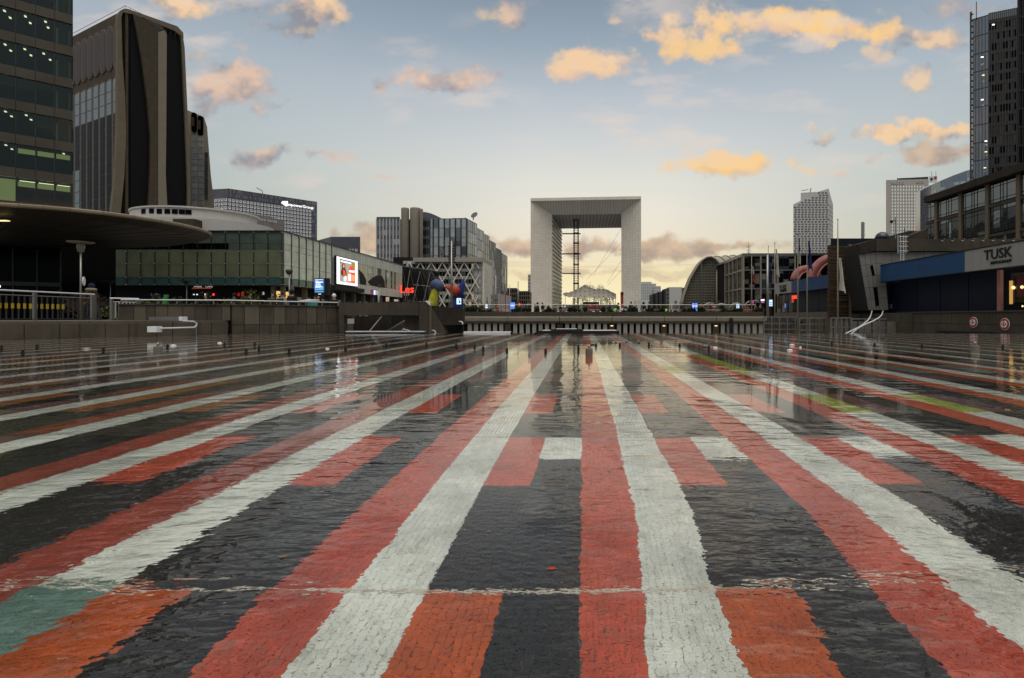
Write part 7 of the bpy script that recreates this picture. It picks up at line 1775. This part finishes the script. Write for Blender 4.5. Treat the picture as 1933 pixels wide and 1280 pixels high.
# steel arches of the far railing right of the planter
for i, (px, rr) in enumerate(((1340, 15), (1362, 14), (1392, 15), (1424, 20), (1352, 9))):
    t = thing("steel_arch", "%s light steel arch before the vault and the black glazed block" % ("leftmost", "second", "third", "widest, right end", "smallest, overlapping the leftmost")[i], "arch", (X(px, 56), 56, ZP), "light steel arches on the plaza")
    MB().tube([(X(px + rr * math.cos(a), 56), 56 + i * .1, Z(588 - rr * 1.05 * math.sin(a), 56)) for a in np.linspace(0, math.pi, 14)], .07, 6).build("arch_tube", metal, t, True)

# ------------------------------------------------------------------ plants on the left promenade
def bush(loc, w_, h_, n_, mat, label, s_=.09, seed=0, name="hedge", cat="hedge", d_=None):
    g = random.Random(seed); b = MB(); d_ = d_ or w_ * .5
    for i in range(n_):
        x, y = g.uniform(-w_, w_), g.uniform(-d_, d_); top = h_ * (.62 + .38 * math.sin(x * 5.1 + seed) * math.cos(x * 2.3 + 1)) ; z = top * g.random() ** .45
        u = Vector((g.gauss(0, 1), g.gauss(0, 1), g.gauss(0, 1))).normalized() * s_ * g.uniform(.6, 1.3); v = Vector((g.gauss(0, 1), g.gauss(0, 1), g.gauss(0, 1))).normalized() * s_ * .6
        p = Vector((x, y, z)); b.add([p - u, p + v, p + u, p - v], [(0, 1, 2, 3)])
    t = thing(name, label, cat, loc); me = b.mesh("foliage", mat); f_ = link(bpy.data.objects.new("foliage", me), t, Matrix.Translation(loc)); f_['kind'] = 'stuff'
    st = MB()
    for i in range(3): st.tube([(loc[0] + (i - 1) * w_ * .5, loc[1], loc[2] - .1), (loc[0] + (i - 1) * w_ * .4, loc[1], loc[2] + h_ * .6)], .025, 4)
    so = st.build("stem", bark, t); so['kind'] = 'stuff'; return t
bush((X(235, 27), 27.5, .42), 1.3, 1.35, 900, leaf_y, "low yellowish hedge behind the short picket fence", .07, 1)
bush((X(290, 28), 28.5, .42), 1.7, 1.35, 1100, leaf, "dark hedge behind the granite wall left of the lamp post", .08, 2)
bush((X(425, 30), 30.5, .42), 1.9, 1.55, 1300, leaf_y, "yellowish hedge behind the rail, under the mall's dark entrance", .07, 3)
bush((X(470, 30), 31, .42), 1.5, 2.05, 1300, leaf_y, "tall yellow-green bush in the middle of the rail", .08, 4, "bush", "bush")
bush((X(508, 30), 31.5, .42), 1.0, 1.8, 800, leaf_y, "smaller yellow-green bush right of the tall one", .08, 5, "bush", "bush")
bush((X(330, 30), 31, .42), 1.1, 1.9, 700, leaf, "dark leafy shrub left of the thin lamp post", .1, 6, "bush", "bush")
bush((X(245, 30), 31, .42), .9, 1.8, 600, leaf, "dark leafy shrub behind the short picket fence's end", .1, 7, "bush", "bush")
bush((X(530, 32), 33, .42), 1.2, 1.5, 600, leaf, "dark low bush before the mall corner's shop window", .09, 8, "bush", "bush")
def bare_tree(loc, h_, label, seed, spread=.8, name="bare_bush", depth=5, r0=.05, cat="bush", mat=None):
    g = random.Random(seed); t = thing(name, label, cat, loc)
    b = MB()
    def grow(p, d_, l_, r_, k_):
        q = p + d_ * l_; b.tube([p, (p + q) / 2 + Vector((g.gauss(0, .03), g.gauss(0, .03), 0)) * l_, q], [r_, r_ * .8, r_ * .6], 4, False)
        if k_ <= 0: return
        for i in range(3 if k_ > 1 else 4):
            nd = (d_ + Vector((g.gauss(0, spread), g.gauss(0, spread), g.gauss(.1, spread * .6)))).normalized(); grow(q, nd, l_ * g.uniform(.6, .85), r_ * .6, k_ - 1)
    for i in range(4): grow(Vector(loc), Vector((g.gauss(0, .5), g.gauss(0, .5), 1)).normalized(), h_ * .28, r0, depth)
    o = b.build("branches", mat or bark, t); o['kind'] = 'stuff'; return t
bare_tree((X(160, 29), 29, .42), 2.3, "dark leafless rounded bush behind the disc lamp post", 3, .75)
bare_tree((X(185, 30), 30, .42), 2.0, "lower dark leafless bush right of the disc lamp post", 5, .75)
bare_tree((X(768, 75), 75, .42), 4.2, "small leafless reddish tree before the red neon sign", 8, .6, "bare_tree", 5, .08, "tree")
bare_tree((X(697, 75), 75, .42), 3.2, "thin leafless tree before the mall's black motif", 9, .6, "bare_tree", 4, .06, "tree")

# ------------------------------------------------------------------ people
def skinned(name, joints, edges, lvl=1):
    me = bpy.data.meshes.new("tmp"); me.from_pydata([j[:3] for j in joints], edges, [])
    o = bpy.data.objects.new("tmp", me); sc.collection.objects.link(o)
    o.modifiers.new("s", 'SKIN'); m2 = o.modifiers.new("u", 'SUBSURF'); m2.levels = lvl; m2.render_levels = lvl
    for i, j in enumerate(joints): v = me.skin_vertices[0].data[i]; v.radius = (j[3], j[3] if len(j) < 5 else j[4]); v.use_root = (i == 0)
    bpy.context.view_layer.update(); dg = bpy.context.evaluated_depsgraph_get()
    out = bpy.data.meshes.new_from_object(o.evaluated_get(dg)); out.name = name
    bpy.data.objects.remove(o); out.polygons.foreach_set("use_smooth", [True] * len(out.polygons)); return out
def figure(stride, arm):
    s_, a = stride, arm
    # pelvis, spine, chest, neck, head / legs / arms
    body = [(0, 0, .95, .10), (0, 0, 1.2, .10), (0, 0, 1.42, .085), (0, 0, 1.53, .05), (0, -.01, 1.60, .075), (0, -.012, 1.68, .088), (0, 0, 1.75, .05),
            (-.09, s_ * .1, .9, .08), (-.10, s_ * .25, .5, .055), (-.10, s_ * .35, .09, .04), (-.10, s_ * .35 - .13, .04, .035),
            (.09, -s_ * .1, .9, .08), (.10, -s_ * .22, .5, .055), (.10, -s_ * .25, .09, .04), (.10, -s_ * .25 - .13, .04, .035),
            (-.18, 0, 1.42, .05), (-.22, a * .1, 1.15, .042), (-.2, -.1 - a * .05, .93, .032), (-.19, -.13 - a * .1, .84, .03),
            (.18, 0, 1.42, .05), (.22, -a * .1, 1.15, .042), (.2, -.1, .93, .032), (.19, -.14, .84, .03)]
    be = [(0, 1), (1, 2), (2, 3), (3, 4), (4, 5), (5, 6), (0, 7), (7, 8), (8, 9), (9, 10), (0, 11), (11, 12), (12, 13), (13, 14), (2, 15), (15, 16), (16, 17), (17, 18), (2, 19), (19, 20), (20, 21), (21, 22)]
    coat = [(0, 0, .86, .17, .13), (0, 0, 1.15, .16, .125), (0, 0, 1.38, .14, .11), (0, .01, 1.5, .075), (-.19, 0, 1.42, .072), (-.235, a * .1, 1.15, .062), (-.21, -.09 - a * .05, .95, .05),
            (.19, 0, 1.42, .072), (.235, -a * .1, 1.15, .062), (.21, -.09, .95, .05)]
    ce = [(0, 1), (1, 2), (2, 3), (2, 4), (4, 5), (5, 6), (2, 7), (7, 8), (8, 9)]
    tr = [(0, 0, .93, .12), (-.09, s_ * .1, .88, .095), (-.10, s_ * .25, .5, .072), (-.10, s_ * .35, .12, .058), (.09, -s_ * .1, .88, .095), (.10, -s_ * .22, .5, .072), (.10, -s_ * .25, .12, .058)]
    te = [(0, 1), (1, 2), (2, 3), (0, 4), (4, 5), (5, 6)]
    hair_ = [(0, .03, 1.6, .06), (0, .03, 1.7, .09), (0, .0, 1.765, .07)]
    return skinned("person_body", body, be), skinned("coat", coat, ce), skinned("trousers", tr, te), skinned("hair", hair_, [(0, 1), (1, 2)])
POSES = [figure(0.0, .2), figure(1.0, 1.0), figure(-.8, -.8)]
for p_ in POSES:
    p_[0].materials.append(skin); p_[3].materials.append(hairm)
    for k_ in (1, 2): p_[k_].materials.append(CLOTH[0])
hoodm = blob((0, .02, 1.69), (.12, .13, .14), 12, .02, 3).mesh("hood", CLOTH[0], True); collar = MB().lathe([(.13, 1.46), (.2, 1.5), (.2, 1.56), (.12, 1.6)], (0, 0, 0), 14).mesh("fur_collar", fur, True)
bagm = MB().box(-.14, .14, .13, .26, 1.05, 1.42).mesh("backpack", CLOTH[1])
def person(px, Y, label, coat=0, leg=1, pose=0, rz=0., h_=1., hood=False, bag=False, fu=False, grp="people walking on the plaza", z=ZP):
    x = X(px, Y); t = thing("person", label, "person", (x, Y, z), grp)
    M_ = Matrix.Translation((x, Y, z)) @ Matrix.Rotation(rz, 4, 'Z') @ Matrix.Diagonal((h_, h_, h_, 1)); ps = POSES[pose]
    b_ = inst("person_body", ps[0], M_, t)
    for nm, me, mt in (("coat", ps[1], CLOTH[coat]), ("trousers", ps[2], CLOTH[leg])):
        o = inst(nm, me, M_, t); o.material_slots[0].link = 'OBJECT'; o.material_slots[0].material = mt
    if hood:
        o = inst("hood", hoodm, M_, t); o.material_slots[0].link = 'OBJECT'; o.material_slots[0].material = CLOTH[coat] if hood is True else hood
    else: inst("hair", ps[3], M_, t)
    if bag: inst("backpack", bagm, M_, t)
    if fu: inst("fur_collar", collar, M_, t)
    return t
R90 = math.radians(90)
person(172, 24.3, "person in dark knit hat and coat with pale fur collar behind the picket fence", 3, 1, 1, -R90, 1.06, CLOTH[2], fu=True, z=.45 + .02)
LP = [(388, 31, 1, "person in dark clothes with a bright trim bending over the rail by the mall entrance", 0, 1, 1, False, 0, .95), (442, 31, 0, "dark hooded person standing in front of the tall yellow-green bush", 0, 0, 0, True, .4, 1.0),
      (472, 31, 1, "broad dark coated person between the two yellow-green bushes", 0, 1, 0, False, 2.2, 1.04), (514, 31, 2, "person with auburn hair and dark coat near the shop window", 1, 1, 1, False, 1.2, 1.0),
      (534, 30, 1, "person in a white coat with a black backpack", 5, 0, 2, False, 3.0, 1.02), (551, 29.5, 0, "tall broad dark coated person beside the domed kiosk", 0, 0, 0, True, 3.1, 1.08),
      (601, 33, 1, "person in a black coat below the information totem", 0, 1, 1, False, 1.0, .98), (609, 33, 2, "dark hooded person right of the totem's foot", 0, 0, 0, True, .3, .97),
      (631, 31, 1, "person in black with a white hat at the rail's end", 0, 5, 1, whitep, 3.1, .98), (594, 34, 0, "person in a charcoal coat left under the totem", 1, 0, 2, False, 2.0, .98)]
for (px, Y, ps, lab, c_, l_, _u, hd, rz, hh) in LP: person(px, Y, lab, c_, l_, ps, rz, hh, hd, bag="backpack" in lab, grp="people behind the left rail", z=ZP)
ctx = [(880, 886, "before the lattice building's left part"), (889, 898, "before the lattice building"), (902, 915, "before the lattice building's corner"), (924, 950, "before the pale hoarding"), (985, 1000, "left of the hollow cube"),
       (1003, 1040, "before the cube's left leg"), (1045, 1075, "inside the cube's opening, left of the lift mast"), (1096, 1130, "before the canvas canopy"), (1140, 1170, "by the red crane"), (1190, 1230, "right of the cube"),
       (1265, 1300, "before the dark low blocks"), (1320, 1360, "before the glass vault"), (1395, 1440, "before the black glazed block")]
cn = ["black", "charcoal", "navy", "brown", "grey", "beige", "red", "olive"]; act = ["standing", "walking", "striding"]
for k_, (a, b_, lab) in enumerate(ctx):
    for i in range(4):
        nth = ["leftmost", "second", "third", "fourth"][i]
        c_ = rnd.choice([0, 0, 1, 1, 2, 3, 4, 5, 6, 7]); l_ = rnd.choice([0, 1, 2, 3]); ps = rnd.randrange(3); Y = rnd.uniform(44, 66)
        person(a + (b_ - a) * (i + rnd.uniform(.1, .9)) / 4, Y, "%s person in %s coat, %s %s" % (nth, cn[c_], act[ps], lab), c_, l_, ps, rnd.uniform(-3, 3), rnd.uniform(.94, 1.05), rnd.random() < .25, z=ZP)
